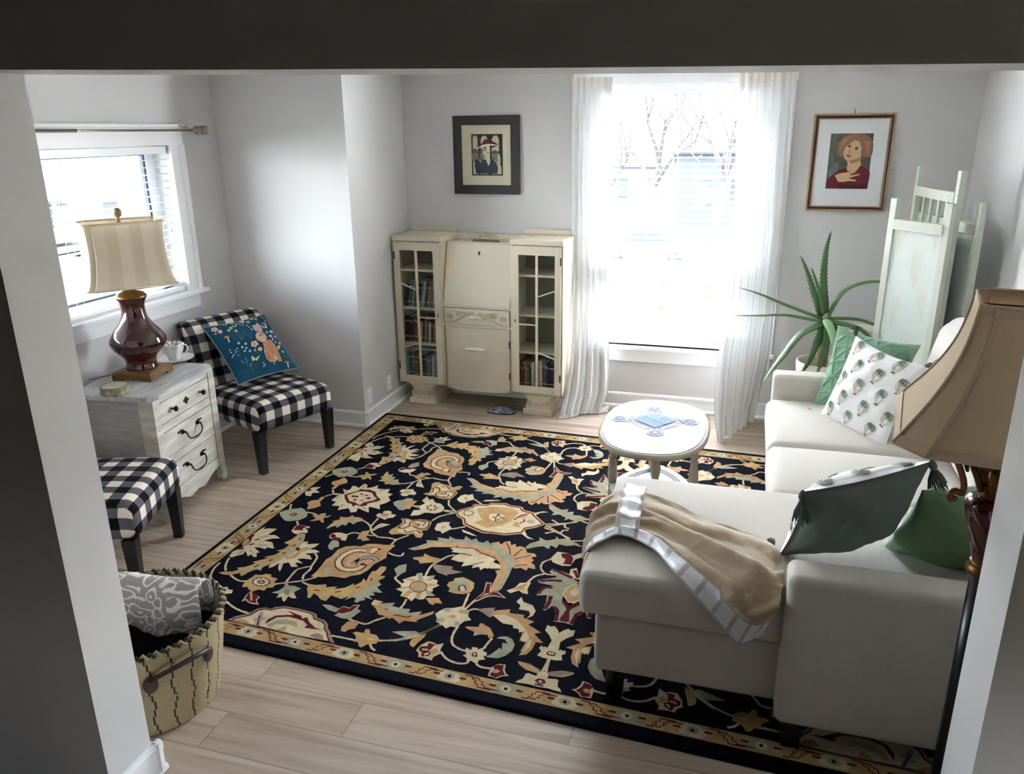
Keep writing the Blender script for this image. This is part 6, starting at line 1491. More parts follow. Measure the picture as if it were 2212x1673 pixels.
for i in range(33):
    row = []
    for k in range(33):
        u, v = -1+i/16, -1+k/16; r_ = max(abs(u), abs(v)); a = math.atan2(v, u); rr_ = r_*.262; x, y = rr_*math.cos(a), rr_*math.sin(a)
        z = .225+.05*fbm(u*1.3, v*1.3, 7.)+.015*fbm(u*5, v*5, 2.)-.06*r_**4+.07*v-.02*u
        row.append(Vector((x, y, z)))
    P.append(row)
b.grid(P); b.out('fleece', M('black_fleece', (9, 9, 12), 1.0, bump=.6, bscale=150, spec=.05), bb)

# ------------------------------------------------------------------ sheer curtains
def sheer():
    m = bpy.data.materials.new('white_sheer'); m.use_nodes = True; n = m.node_tree.nodes; L = m.node_tree.links; n.remove(n['Principled BSDF'])
    uv = n.new('ShaderNodeUVMap'); uv.uv_map = 'UVMap'; sp = n.new('ShaderNodeSeparateXYZ'); L.new(uv.outputs[0], sp.inputs[0])
    a = n.new('ShaderNodeMath'); a.operation = 'MULTIPLY'; a.inputs[1].default_value = 26; L.new(sp.outputs[0], a.inputs[0])
    f = n.new('ShaderNodeMath'); f.operation = 'FRACT'; L.new(a.outputs[0], f.inputs[0]); g = n.new('ShaderNodeMath'); g.operation = 'LESS_THAN'; g.inputs[1].default_value = .11; L.new(f.outputs[0], g.inputs[0])
    t = n.new('ShaderNodeTexNoise'); t.inputs['Scale'].default_value = 30; mp = n.new('ShaderNodeMapping'); mp.inputs['Scale'].default_value = (1, 6, 1); L.new(uv.outputs[0], mp.inputs[0]); L.new(mp.outputs[0], t.inputs['Vector'])
    mt = n.new('ShaderNodeMath'); mt.operation = 'MULTIPLY'; L.new(g.outputs[0], mt.inputs[0]); L.new(t.outputs['Fac'], mt.inputs[1])
    col = n.new('ShaderNodeMixRGB'); col.inputs['Color1'].default_value = lin((226, 226, 226)); col.inputs['Color2'].default_value = lin((150, 150, 152)); L.new(mt.outputs[0], col.inputs['Fac'])
    d = n.new('ShaderNodeBsdfDiffuse'); tr = n.new('ShaderNodeBsdfTranslucent'); tp = n.new('ShaderNodeBsdfTransparent')
    L.new(col.outputs[0], d.inputs[0]); L.new(col.outputs[0], tr.inputs[0])
    m1 = n.new('ShaderNodeMixShader'); m1.inputs[0].default_value = .045; L.new(d.outputs[0], m1.inputs[1]); L.new(tr.outputs[0], m1.inputs[2])
    m2 = n.new('ShaderNodeMixShader'); m2.inputs[0].default_value = .01; L.new(m1.outputs[0], m2.inputs[1]); L.new(tp.outputs[0], m2.inputs[2]); L.new(m2.outputs[0], n['Material Output'].inputs[0]); return m
SHEER = sheer()
HEAD = M('cream_heading_tape', (226, 219, 208), .9)
def curtain(label, edges, nf, seed, amp):
    """edges: list of (z, left xy, right xy) from the top down"""
    t = thing('curtain', label, 'curtain', ((edges[-1][1][0]+edges[-1][2][0])/2, 5.5, 0), group=None)
    zs = [e[0] for e in edges]; NS = nf*12; rows = []; uvs = []
    NZ = 60
    for j in range(NZ+1):
        q = j/NZ*(len(edges)-1); k = min(int(q), len(edges)-2); fr = q-k; z = edges[k][0]*(1-fr)+edges[k+1][0]*fr
        sm = lambda i, c: cr(*[edges[max(0, min(len(edges)-1, w_))][i] for w_ in (k-1, k, k+1, k+2)], fr)[c]
        lx, ly, rx_, ry_ = sm(1, 0), sm(1, 1), sm(2, 0), sm(2, 1); row = []; ur = []
        dx, dy = rx_-lx, ry_-ly; d = math.hypot(dx, dy) or 1; nx, ny = dy/d, -dx/d
        if ny > 0: nx, ny = -nx, -ny
        v = j/NZ
        for i in range(NS+1):
            s = i/NS; ph = s*nf*2*PI+.7*math.sin(v*3+seed)+.5*fbm(s*3, v*2.2, seed)
            a = amp*(.55+.6*v)*math.sin(ph)+amp*.5*math.sin(ph*.5+seed+v*2)+.010*fbm(s*8, v*5, seed+3)
            a *= min(1, .35+v*6)
            row.append(Vector((lx+dx*s+nx*a, min(5.615, ly+dy*s+ny*a), max(.004, z+.006*math.sin(ph*.7)*(1 if j == NZ else 0))))); ur.append((s*1.4, z))
        rows.append(row); uvs.append(ur)
    b = B(); b.grid(rows[2:], uv=uvs[2:]); o = b.out('sheer_panel', SHEER, t, recalc=False); o.matrix_parent_inverse = Matrix.Translation(-t.location)
    b = B(); b.grid([[p+Vector((0, -.004, dz)) for p in rows[2]] for dz in (.03, .0, -.035)]); o = b.out('heading_tape', HEAD, t); o.matrix_parent_inverse = Matrix.Translation(-t.location)
    return t
cL = curtain('left white sheer curtain puddling on the floor beside the secretary desk', [(2.43, (-1.220, 5.590), (-.945, 5.590)), (1.80, (-1.212, 5.585), (-.940, 5.585)), (1.25, (-1.203, 5.575), (-.935, 5.585)), (.75, (-1.182, 5.51), (-.925, 5.56)), (.40, (-1.172, 5.42), (-.905, 5.52)), (.16, (-1.185, 5.32), (-.895, 5.47)), (.018, (-1.205, 5.245), (-.93, 5.44))], 6, 1.3, .020)
b = B(); P = []          # the gathered hem lying on the boards
for i in range(25):
    t = i/24; row = []
    for k in range(15):
        s = k/14; x = -1.215+.32*t; y = 5.235+.24*t+.10*s*(t > -1)-.02*math.sin(t*9); z = .004+.045*max(0, math.sin(PI*s))*(.25+.75*abs(math.sin(t*6+s*2)))*(.3+.7*t)+.010*abs(fbm(t*6, s*4, 2.))
        row.append(Vector((x, min(y, 5.60), z)))
    P.append(row)
b.grid(P, uv=[[(i/24, k/14) for k in range(15)] for i in range(25)]); o = b.out('hem', SHEER, cL); o.matrix_parent_inverse = Matrix.Translation(-cL.location)
curtain('right white sheer curtain trailing onto the floor behind the oval table', [(2.43, (-.142, 5.590), (.205, 5.590)), (1.85, (-.118, 5.578), (.215, 5.585)), (1.35, (-.090, 5.50), (.222, 5.585)), (.90, (-.090, 5.39), (.218, 5.585)), (.50, (-.116, 5.25), (.205, 5.585)), (.20, (-.118, 5.13), (.165, 5.58)), (.006, (-.100, 5.035), (.138, 5.57))], 7, 4.1, .024)

# ------------------------------------------------------------------ curtain rod over the left window
NICK = M('brushed_nickel', (168, 158, 148), .28, metal=.9)
rd = thing('curtain_rod', 'brushed nickel curtain rod above the left window with square finial', 'curtain rod', (XL+.085, 3.6, 2.022))
b = B(); b.tube([(0, -.95, 0), (0, .82, 0)], .0065, 12); b.out('rod', NICK, rd)
b = B(); b.tube([(0, -.95, 0), (0, -.12, 0)], .0095, 12); b.out('outer_tube', NICK, rd)
b = B(); ry = Matrix.Rotation(-PI/2, 4, 'X')
b.lathe([(.010, 0), (.010, .02), (.015, .03), (.010, .04), (.010, .05)], 12, mat=Matrix.Translation((0, .80, 0)) @ ry)
b.lathe([(.018, 0), (.034, .004), (.034, .012), (.026, .016), (.022, .035), (.032, .058), (.038, .062), (.038, .070)], 4, mat=Matrix.Translation((0, .85, 0)) @ ry @ rotm(PI/4)); b.out('finial', NICK, rd)
b = B(); b.tube([(-.085, .72, .0), (-.085, .72, .028), (-.04, .74, .026), (-.005, .77, .016), (0, .78, -.012)], .0045, 8); b.box(-.085, -.080, .70, .74, -.03, .04, bev=.002); b.out('bracket', NICK, rd)

# ------------------------------------------------------------------ framed pictures
def art(b, x0, z0, w_, h_, y, items, y_step=.00015):
    for k, (mi, pts) in enumerate(items):
        vs = [b.bm.verts.new((x0+u*w_, y-y_step*(k+1), z0+(1-v)*h_)) for u, v in pts]
        try: f = b.bm.faces.new(vs); f.material_index = mi
        except ValueError: pass
def ell(cx, cy, rx, ry, n=18): return [(cx+rx*math.cos(2*PI*k/n), cy+ry*math.sin(2*PI*k/n)) for k in range(n)]
def frame_ring(b, x0, x1, z0, z1, prof, mi):
    """mitred frame: profile list of (inset, y)"""
    R_ = [[(x0+a, y, z0+a), (x1-a, y, z0+a), (x1-a, y, z1-a), (x0+a, y, z1-a), (x0+a, y, z0+a)] for a, y in prof]
    b.grid([[Vector(p) for p in r] for r in R_], mi, smooth=False)
PN = lambda n_, c_, nz=.0: M(n_, c_, .8, noise=nz, nscale=30)
# picture of a woman in a wide red hat
p1 = thing('picture_frame', 'framed print of woman in wide red hat above the secretary desk', 'picture', (-1.855, 5.65, 1.83)); I1 = Matrix.Translation((1.855, -5.65, -1.83))
b = B(); frame_ring(b, -2.106, -1.606, 1.558, 2.104, [(0, 5.648), (0, 5.620), (.004, 5.616), (.058, 5.618), (.064, 5.622), (.064, 5.630)], 0); o = b.out('frame', M('espresso_frame', (42, 32, 36), .45, noise=.15, nscale=40), p1); o.matrix_parent_inverse = I1
b = B(); b.box(-2.043, -1.669, 5.629, 5.646, 1.621, 2.041); o = b.out('mat_board', PN('cream_mat', (203, 199, 174)), p1); o.matrix_parent_inverse = I1
b = B(); b.box(-1.968, -1.733, 5.6278, 5.6292, 1.690, 1.978)
A1 = [(2, [(.03, .98), (.03, .06), (.05, .025), (.14, .02), (.19, .08), (.2, .98)]), (2, [(.28, .98), (.30, .10), (.36, .03), (.47, .03), (.53, .10), (.54, .98)]), (2, [(.66, .98), (.66, .12), (.72, .03), (.84, .02), (.90, .10), (.91, .98)]),
      (6, ell(.10, .44, .09, .10)), (7, ell(.09, .56, .10, .12)), (6, ell(.33, .44, .07, .09)), (2, ell(.40, .46, .06, .09)), (7, ell(.32, .58, .08, .13)), (6, ell(.76, .45, .10, .07)), (7, ell(.80, .58, .14, .11)), (8, ell(.92, .43, .07, .035)), (2, ell(.90, .64, .05, .16)), (6, ell(.70, .62, .07, .08)), (2, [(.06, .98), (.04, .80), (.12, .74), (.18, .82), (.16, .98)]), (2, [(.86, .98), (.84, .78), (.97, .76), (.98, .98)]),
      (4, [(.08, .74), (.10, .62), (.20, .60), (.30, .66), (.34, .62), (.48, .62), (.55, .60), (.66, .59), (.76, .63), (.84, .72), (.87, .84), (.84, .965), (.12, .965), (.10, .84)]), (2, [(.66, .592), (.76, .632), (.845, .72), (.875, .84), (.85, .965), (.84, .965), (.86, .84), (.83, .725), (.75, .645), (.66, .605)]), (2, [(.20, .60), (.30, .655), (.33, .70), (.30, .69), (.22, .63)]),
      (3, [(.44, .28), (.60, .26), (.61, .36), (.60, .50), (.60, .62), (.61, .68), (.545, .77), (.48, .66), (.50, .58), (.46, .46)]), (8, [(.40, .31), (.46, .30), (.47, .42), (.44, .38)]), (8, [(.60, .27), (.66, .28), (.63, .40), (.61, .42)]), (5, ell(.535, .44, .03, .012)), 
      (9, [(.18, .335), (.26, .29), (.38, .245), (.52, .225), (.68, .235), (.87, .262), (.89, .275), (.70, .262), (.54, .262), (.36, .29), (.24, .33), (.185, .355)]), (5, [(.18, .33), (.24, .28), (.36, .20), (.40, .14), (.47, .105), (.58, .11), (.68, .16), (.80, .21), (.89, .262), (.70, .232), (.54, .228), (.38, .245), (.26, .288)]), (5, [(.62, .270), (.88, .268), (.72, .315), (.62, .32)])]
b_art = A1
art(b, -1.964, 1.694, .227, .280, 5.6278, A1)
o = b.out('print', [PN('print_plum', (56, 48, 58)), PN('print_line', (30, 26, 30)), PN('print_cream', (198, 193, 162), .12), PN('print_skin', (212, 202, 164)), PN('print_navy', (52, 58, 76)), PN('print_wine', (108, 36, 56), .15), PN('print_grey', (104, 98, 96), .3), PN('print_stone', (136, 130, 112), .3), PN('print_shadow', (70, 60, 66)), PN('print_white', (226, 222, 214))], p1); o.matrix_parent_inverse = I1
# portrait with a hand at the chest
p2 = thing('picture_frame', 'framed portrait of curly haired woman in red hanging from a nail', 'picture', (.588, 5.65, 1.78)); I2 = Matrix.Translation((-.588, -5.65, -1.78))
GILT = M('worn_gilt', (186, 160, 122), .4, metal=.35, noise=.25, nscale=60); MAH = M('mahogany_red', (84, 24, 18), .35, noise=.2, nscale=40)
b = B(); frame_ring(b, .350, .828, 1.479, 2.080, [(0, 5.648), (0, 5.624), (.003, 5.619), (.010, 5.619), (.012, 5.624)], 0); frame_ring(b, .350, .828, 1.479, 2.080, [(.026, 5.626), (.027, 5.622), (.032, 5.624), (.033, 5.632)], 0); o = b.out('gilt_moulding', GILT, p2); o.matrix_parent_inverse = I2
b = B(); frame_ring(b, .350, .828, 1.479, 2.080, [(.011, 5.626), (.013, 5.622), (.019, 5.620), (.026, 5.625)], 0); o = b.out('frame', MAH, p2); o.matrix_parent_inverse = I2
b = B(); b.box(.382, .796, 5.631, 5.646, 1.511, 2.048); o = b.out('mat_board', PN('white_mat', (216, 218, 222)), p2); o.matrix_parent_inverse = I2
def T2(l):
    o_ = []
    for x, y in l: v = (y-252)/436; o_.append(((x-(277-45*v))/(336-9*v), v))
    return o_
A2 = [(1, T2([(277, 252), (340, 252), (300, 420), (330, 560), (250, 600), (258, 480)])), (2, T2([(250, 560), (300, 490), (340, 470), (330, 540), (270, 600)])), (3, T2([(325, 425), (318, 375), (335, 320), (370, 285), (420, 258), (480, 253), (540, 258), (590, 290), (608, 330), (603, 400), (585, 440), (540, 442), (515, 425), (515, 380), (470, 330), (400, 345), (380, 400), (365, 432)])),
      (9, T2([(345, 330), (380, 290), (430, 268), (420, 300), (370, 350), (350, 400)])), (9, T2([(530, 300), (580, 320), (590, 400), (560, 430), (545, 390), (560, 350)])),
      (4, T2([(405, 450), (512, 425), (508, 470), (515, 500), (480, 560), (380, 548), (408, 505)])), (4, T2([(374, 400), (384, 360), (410, 322), (465, 298), (505, 325), (516, 370), (514, 420), (495, 455), (440, 472), (402, 468), (378, 440)])),
      (3, T2([(384, 362), (410, 318), (470, 285), (500, 300), (470, 305), (430, 325), (400, 350)])), (5, T2([(232, 688), (246, 620), (290, 575), (345, 540), (398, 520), (408, 548), (472, 550), (512, 500), (560, 530), (582, 560), (559, 688)])), (7, T2([(340, 640), (430, 660), (559, 650), (558, 688), (330, 688)])),
      (4, T2([(306, 582), (340, 566), (400, 556), (462, 546), (472, 556), (425, 576), (498, 564), (503, 576), (440, 596), (412, 606), (470, 616), (474, 628), (410, 626), (370, 634), (332, 632)])), (6, T2([(432, 578), (498, 566), (500, 570), (436, 582)])), (6, T2([(424, 572), (466, 556), (468, 560), (428, 576)])),
      (6, T2(ell(421, 352, 13, 8))), (6, T2(ell(477, 371, 14, 8))), (8, T2(ell(421, 352, 6, 6))), (8, T2(ell(478, 371, 6, 6))), (6, T2([(404, 338), (424, 334), (440, 340), (424, 338)])), (6, T2([(456, 356), (480, 354), (500, 364), (480, 359)])), (9, T2([(432, 360), (410, 398), (420, 406), (436, 402), (424, 398)])), (10, T2([(392, 418), (408, 414), (438, 428), (430, 438), (408, 440)])), (6, T2([(392, 420), (438, 429), (410, 428)])), (9, T2([(410, 470), (505, 440), (508, 462), (440, 488)]))]
b = B(); b.box(.461, .712, 5.6295, 5.6312, 1.620, 1.961); art(b, .461, 1.620, .251, .341, 5.6295, A2)
o = b.out('print', [PN('print_dusk', (92, 94, 86), .3), PN('print_olive', (106, 106, 94), .3), PN('print_teal_grey', (116, 122, 122), .3), PN('print_auburn', (150, 112, 88), .25), PN('print_flesh', (206, 172, 134), .08), PN('print_crimson', (112, 28, 34), .25), PN('print_umber', (86, 58, 48)), PN('print_garnet', (82, 24, 38), .2), PN('print_black', (32, 26, 26)), PN('print_shade', (170, 130, 100), .2), PN('print_lip', (160, 92, 82))], p2); o.matrix_parent_inverse = I2
b = B(); b.tube([(.588, 5.65, 2.103), (.588, 5.632, 2.108)], .002, 6); b.tube([(.588, 5.634, 2.078), (.588, 5.634, 2.106)], .0022, 6); o = b.out('nail_hook', M('dull_brass', (120, 96, 60), .5, metal=.6), p2); o.matrix_parent_inverse = I2

# ------------------------------------------------------------------ potted aloe
ALOE = [[(0.498, 5.0, 0.888), (0.264, 5.0, 0.968), (0.098, 5.05, 1.022), (-0.032, 5.08, 1.051)], [(0.497, 4.98, 0.879), (0.266, 4.92, 0.925), (0.105, 4.88, 0.922), (-0.045, 4.85, 0.92)], [(0.482, 5.03, 0.886), (0.424, 5.08, 1.017), (0.373, 5.13, 1.149), (0.322, 5.16, 1.251)], [(0.491, 5.02, 0.889), (0.452, 5.04, 1.026), (0.417, 5.06, 1.12), (0.384, 5.08, 1.194)], [(0.499, 5.04, 0.885), (0.47, 5.1, 1.072), (0.462, 5.12, 1.21), (0.468, 5.14, 1.32), (0.483, 5.15, 1.405)], [(0.506, 5.02, 0.904), (0.581, 5.1, 1.043), (0.706, 5.12, 1.107), (0.828, 5.08, 1.114), (0.925, 5.02, 1.066), (0.992, 4.97, 1.017)], [(0.51, 5.0, 0.9), (0.665, 5.0, 0.904), (0.766, 4.97, 0.882), (0.827, 4.93, 0.859), (0.87, 4.88, 0.813)], [(0.509, 4.98, 0.888), (0.662, 4.93, 0.869), (0.738, 4.88, 0.818), (0.789, 4.82, 0.745)], [(0.489, 4.97, 0.878), (0.354, 4.9, 0.817), (0.263, 4.84, 0.694), (0.199, 4.8, 0.599), (0.16, 4.78, 0.529)], [(0.491, 4.96, 0.874), (0.449, 4.88, 0.777), (0.412, 4.83, 0.673), (0.371, 4.8, 0.598)], [(0.503, 4.95, 0.877), (0.499, 4.87, 0.783), (0.481, 4.82, 0.681), (0.456, 4.79, 0.596)], [(0.493, 4.95, 0.899), (0.518, 4.85, 0.859), (0.534, 4.78, 0.794), (0.549, 4.74, 0.722)], [(0.504, 4.97, 0.881), (0.586, 4.9, 0.832), (0.66, 4.82, 0.778), (0.707, 4.78, 0.681)], [(0.502, 5.02, 0.89), (0.486, 5.04, 0.956), (0.469, 5.05, 1.025)]]
AG = M('aloe_green', (82, 116, 70), .45, noise=.25, nscale=9, spec=.4); AGP = M('aloe_pale', (142, 172, 128), .5, noise=.15, nscale=9)
al = thing('potted_aloe', 'large potted aloe with long arching toothed leaves behind the far sofa arm', 'plant', (.50, 5.0, 0))
IA = Matrix.Translation((-.5, -5.0, 0))
WID = [.030, .030, .024, .014, .026, .022, .026, .034, .038, .030, .024, .030, .032, .012]
for k, pts in enumerate(ALOE):
    p = spline(pts, 6); n_ = len(p); rs = []
    for i in range(n_):
        t = i/(n_-1); rs.append(max(.0015, WID[k]*(min(1, .75+t*2))*(1-t**1.6)**.9))
    b = B(); dv = Vector(p[-1])-Vector(p[0]); side = dv.cross(Vector((0, 0, 1)))
    nrm = side.cross(dv).normalized() if side.length > 1e-3 else Vector((0, -1, 0))
    if abs(dv.normalized().z) > .8: nrm = Vector((.25, -1, 0)).normalized()
    b.tube(p, rs, 10, flat=.30, up=nrm)
    for i in range(2, n_-2, 1):           # marginal teeth
        tt = (Vector(p[i+1])-Vector(p[i-1])).normalized(); u = (nrm-tt*nrm.dot(tt)).normalized(); v = tt.cross(u)
        for s in (-1, 1):
            e = Vector(p[i])+v*s*rs[i]*.98; b.quad([e-tt*.004, e+tt*.004, e+tt*.006+v*s*.006, e+tt*.004+v*s*.006])
    o = b.out('leaf', AGP if k == 11 else AG, al); o.matrix_parent_inverse = IA
b = B(); b.lathe([(.022, .45), (.03, .62), (.036, .80), (.03, .90), (.01, .93)], 10, mat=Matrix.Translation((0.0, 0, 0))); o = b.out('stem', M('aloe_stem', (120, 118, 84), .8, noise=.3, nscale=30), al); 
POT = M('ivory_glazed_pot', (222, 214, 198), .4, noise=.05, nscale=6); SOIL = M('dark_soil', (34, 28, 24), 1.0, noise=.4, nscale=80)
b = B(); b.lathe([(.105, .012), (.11, .02), (.125, .20), (.138, .50), (.150, .60), (.150, .632), (.140, .632), (.134, .60), (.128, .52)], 32, mat=Matrix.Translation((-.0, .0, 0))); b.out('pot', POT, al)
b = B(); b.lathe([(.001, .555), (.06, .565), (.134, .55)], 24, caps=False); b.out('soil', SOIL, al)
pt = thing('plant_pot', 'ivory plant pot with bare dark soil beside the folding screen', 'pot', (.735, 5.335, 0))
b = B(); b.lathe([(.08, .0), (.085, .01), (.098, .30), (.112, .70), (.118, .775), (.108, .775), (.104, .70), (.10, .66)], 32); b.out('pot', POT, pt)
b = B(); b.lathe([(.001, .70), (.05, .705), (.104, .695)], 24, caps=False); b.out('soil', SOIL, pt)

# ------------------------------------------------------------------ folding screen in the corner
SCR = M('pale_sage_paint', (206, 209, 196), .55, noise=.06, nscale=12); BRD = M('pale_mint_board', (212, 217, 212), .6, noise=.03, nscale=6); FERN = M('gilded_fern', (204, 190, 156), .6)
sc = thing('folding_screen', 'pale sage three-panel folding screen with gilded ferns in the corner', 'screen', (1.0, 5.0, 0))
def panel(p, q, ztop, zrail, slats, name):
    p, q = Vector((*p, 0)), Vector((*q, 0)); ex = (q-p).normalized(); w_ = (q-p).length; mw = Matrix.Translation(p-Vector((1.0, 5.0, 0))) @ rotm(math.atan2(ex.y, ex.x))
    root = bpy.data.objects.new(name, None); C.objects.link(root); root.parent = sc; root.matrix_local = mw
    for x0 in (0, w_-.042):
        b = B(); b.box(x0, x0+.042, -.016, .016, 0, ztop, bev=.002); b.out('post', SCR, root)
    b = B(); b.box(.038, w_-.038, -.021, .021, zrail-.055, zrail, bev=.002); b.out('rail', SCR, root)
    zb = zrail-.055
    if slats:
        for k in range(4):
            x = .042+(w_-.084)*(k+1)/5; b = B(); b.box(x-.011, x+.011, -.008, .008, zrail-.24, zrail-.05, bev=.001); b.out('slat', SCR, root)
        b = B(); b.box(.040, w_-.040, -.018, .018, zrail-.265, zrail-.225, bev=.002); b.out('rail', SCR, root); zb = zrail-.26
    b = B(); b.box(.040, w_-.040, -.004, .006, .12, zb); bd = b.out('board', BRD, root)
    b = B(); b.box(.040, w_-.040, -.018, .018, .07, .125, bev=.002); b.out('rail', SCR, root)
    return w_, bd, zb
w_, bd, zb = panel((.771, 4.96), (1.018, 4.636), 1.617, 1.505, False, 'panel')
for k, (u, z, s, a) in enumerate(((.20, 1.43, .14, -.25), (.56, 1.24, .145, .0), (.86, 1.435, .10, .1), (.80, 1.06, .12, .1), (.24, 1.00, .12, -.1), (.56, .80, .14, -.1), (.30, .55, .14, .1), (.75, .42, .14, 0))):
    b = B(); x0 = .042+(w_-.084)*u; ca, sa = math.cos(a), math.sin(a)
    def F(x, zz): return (x0+x*ca-zz*sa, -.0048, z+x*sa+zz*ca)
    for i in range(9):
        t = -1+2*i/9; L_ = s*.34*(1-.5*abs(t)); zz = t*s*.62
        for sg in (-1, 1): b.quad([F(0, zz), F(sg*L_*.55, zz+s*.17), F(sg*L_*.95, zz+s*.30), F(sg*L_*.50, zz+s*.195)])
    b.quad([F(-.0015, -s*.75), F(.0015, -s*.75), F(.001, s*.7), F(-.001, s*.7)])
    b.out('fern_motif', FERN, bd)
panel((1.062, 4.745), (.957, 5.37), 1.775, 1.662, True, 'panel')
panel((.985, 5.40), (1.165, 4.675), 1.617, 1.505, False, 'panel')

# ------------------------------------------------------------------ floor lamp by the near sofa arm
fl = thing('floor_lamp', 'tall black and oxblood floor lamp with tan pleated shade at the right', 'lamp', (.680, 2.125, 0))
BLK = M('black_green_lacquer', (15, 19, 17), .3); RED = M('oxblood_lacquer', (58, 14, 14), .12, spec=.6, coat=.5); GLD = M('antique_gold', (128, 86, 34), .38, metal=.65, noise=.45, nscale=60)
b = B(); b.lathe([(.128, 0), (.130, .012), (.118, .022), (.09, .03), (.06, .042), (.044, .06), (.036, .08)], 32); b.out('base', BLK, fl)
b = B(); b.lathe([(.036, .075), (.034, .45), (.0345, .86)], 24); b.out('pole', BLK, fl)
b = B(); b.lathe([(.036, .856), (.046, .862), (.049, .872), (.046, .882), (.040, .888), (.044, .893), (.038, .90)], 24); b.out('collar', GLD, fl)
b = B(); prof = [(.036, .895), (.040, .92), (.050, .96), (.060, 1.0), (.070, 1.035), (.074, 1.06), (.066, 1.078), (.045, 1.085)]; pp = spline(prof, 5)
b.lathe(pp, 60, fn=lambda r, z, a: r*(1+.13*abs(math.sin(2.5*a+z*34))-.06)); b.out('twisted_column', RED, fl)
b = B(); pp = spline([(.040, 1.083), (.050, 1.09), (.046, 1.11), (.050, 1.14), (.062, 1.17), (.074, 1.195), (.080, 1.205), (.03, 1.21)], 4)
b.lathe(pp, 64, fn=lambda r, z, a: r*(1+.10*abs(math.sin(4*a))*(z-1.07)/.13+.05*math.sin(9*a+z*160)))
for k in range(8):
    a = k*PI/4+.2; b.tube([(.05*math.cos(a), .05*math.sin(a), 1.10), (.064*math.cos(a), .064*math.sin(a), 1.14), (.086*math.cos(a), .086*math.sin(a), 1.18), (.098*math.cos(a), .098*math.sin(a), 1.172), (.092*math.cos(a), .092*math.sin(a), 1.155)], [.008, .010, .009, .007, .004], 6)
b.out('carved_capital', GLD, fl)
b = B(); b.tube([(0, 0, 1.2), (0, 0, 1.50)], .010, 10); b.out('stem', BRASS, fl)
for k, a in enumerate((math.radians(188), math.radians(68), math.radians(-52))):
    c_, s_ = math.cos(a), math.sin(a); P = [(.105, 1.080), (.118, 1.072), (.122, 1.088), (.110, 1.098), (.094, 1.09), (.092, 1.115), (.104, 1.15), (.122, 1.19), (.136, 1.24), (.132, 1.30), (.10, 1.36), (.05, 1.40), (.0, 1.41)]
    b = B(); b.tube([(r*c_, r*s_, z) for r, z in spline(P, 3)], .0085, 8); b.out('scroll_arm', M('gilded_brown_arm', (120, 74, 36), .4, metal=.3, noise=.3, nscale=50), fl)
TAN = M('tan_shade_fabric', (208, 186, 156), .85, transl=.32, noise=.06, nscale=60, spec=.2); TANB = M('tan_shade_binding', (176, 152, 128), .85)
rz = rotm(math.radians(-10)); zb_, zt_ = 1.265, 1.600
def oct8(h, c): return [(h, -h+c), (h, h-c), (h-c, h), (-h+c, h), (-h, h-c), (-h, -h+c), (-h+c, -h), (h-c, -h)]
rows = []
for i in range(15):
    t = i/14; h = .268-.143*t-.032*math.sin(PI*t); c = .070*(h/.268); rows.append([rz @ Vector((x, y, zb_+(zt_-zb_)*t)) for x, y in oct8(h, c)])
b = B(); b.grid([r+[r[0]] for r in rows], smooth=False); o = b.out('shade', TAN, fl); md = o.modifiers.new('fabric', 'SOLIDIFY'); md.thickness = .003
b = B()
for k in range(8): b.tube([rows[i][k]*1.0 for i in range(15)], .005, 6)
o = b.out('shade_rib', TANB, fl)
for zz, rw in ((0, rows[0]), (1, rows[-1])):
    b = B(); dz = .020 if zz == 0 else -.020
    r2 = [p+(rows[1][i]-p)*(.02/.024) if zz == 0 else p+(rows[-2][i]-p)*(.02/.024) for i, p in enumerate(rw)]
    b.grid([[Vector((p.x*1.012, p.y*1.012, p.z)) for p in R_+[R_[0]]] for R_ in (rw, r2)], smooth=False); b.tube([Vector(p) for p in rw+[rw[0]]], .004, 6, caps=False); b.out('shade_binding', TANB, fl)
b = B()
for k in range(4): b.tube([(0, 0, 1.585), rows[-1][2*k]*.98], .002, 5)
b.tube([(0, 0, 1.5), (0, 0, 1.60)], .004, 8); b.lathe([(.008, 1.60), (.012, 1.61), (.006, 1.625), (.001, 1.63)], 10); b.out('spider', DARKIRON, fl)

# ------------------------------------------------------------------ outside the windows
LAWN = M('spring_lawn', (52, 55, 42), .95, col2=(58, 58, 48), nscale=1.3); ROADM = M('pale_asphalt', (110, 110, 114), .9, noise=.1, nscale=2)
b = B(); xs = [-70, -6, 60]
b.quad([(-70, -30, -3.7), (-4.4, -30, -3.7), (-4.4, 80, -3.7), (-70, 80, -3.7)]); b.quad([(-4.4, 22, -3.7), (60, 22, -3.7), (60, 80, -3.7), (-4.4, 80, -3.7)])
b.quad([(-4.4, 12.5, -1.1), (60, 12.5, -1.1), (60, 22, -3.7), (-4.4, 22, -3.7)]); b.quad([(-4.4, 5.9, -1.0), (60, 5.9, -1.0), (60, 12.5, -1.1), (-4.4, 12.5, -1.1)]); b.quad([(-4.4, 5.9, -3.7), (-4.4, 22, -3.7), (-4.4, 12.5, -1.1), (-4.4, 5.9, -1.0)])
b.quad([(3.2, -30, -1.0), (60, -30, -1.0), (60, 5.9, -1.0), (3.2, 5.9, -1.0)]); o = b.out('ground', LAWN); struct(o)
b = B(); b.box(-60, 50, 31, 40.5, -3.69, -3.66); struct(b.out('road', ROADM))
b = B(); b.box(-33, -27.5, -25, 70, -3.69, -3.66); struct(b.out('lane', ROADM))
# overhangs added out of view to block high sun and sky at both windows
b = B(); b.box(-4.3, 2.2, 5.83, 6.15, 2.62, 2.74); b.box(-5.7, XL-.17, -1, 5.9, 2.20, 2.32); struct(b.out('trim_sky_blocker', TRIM))
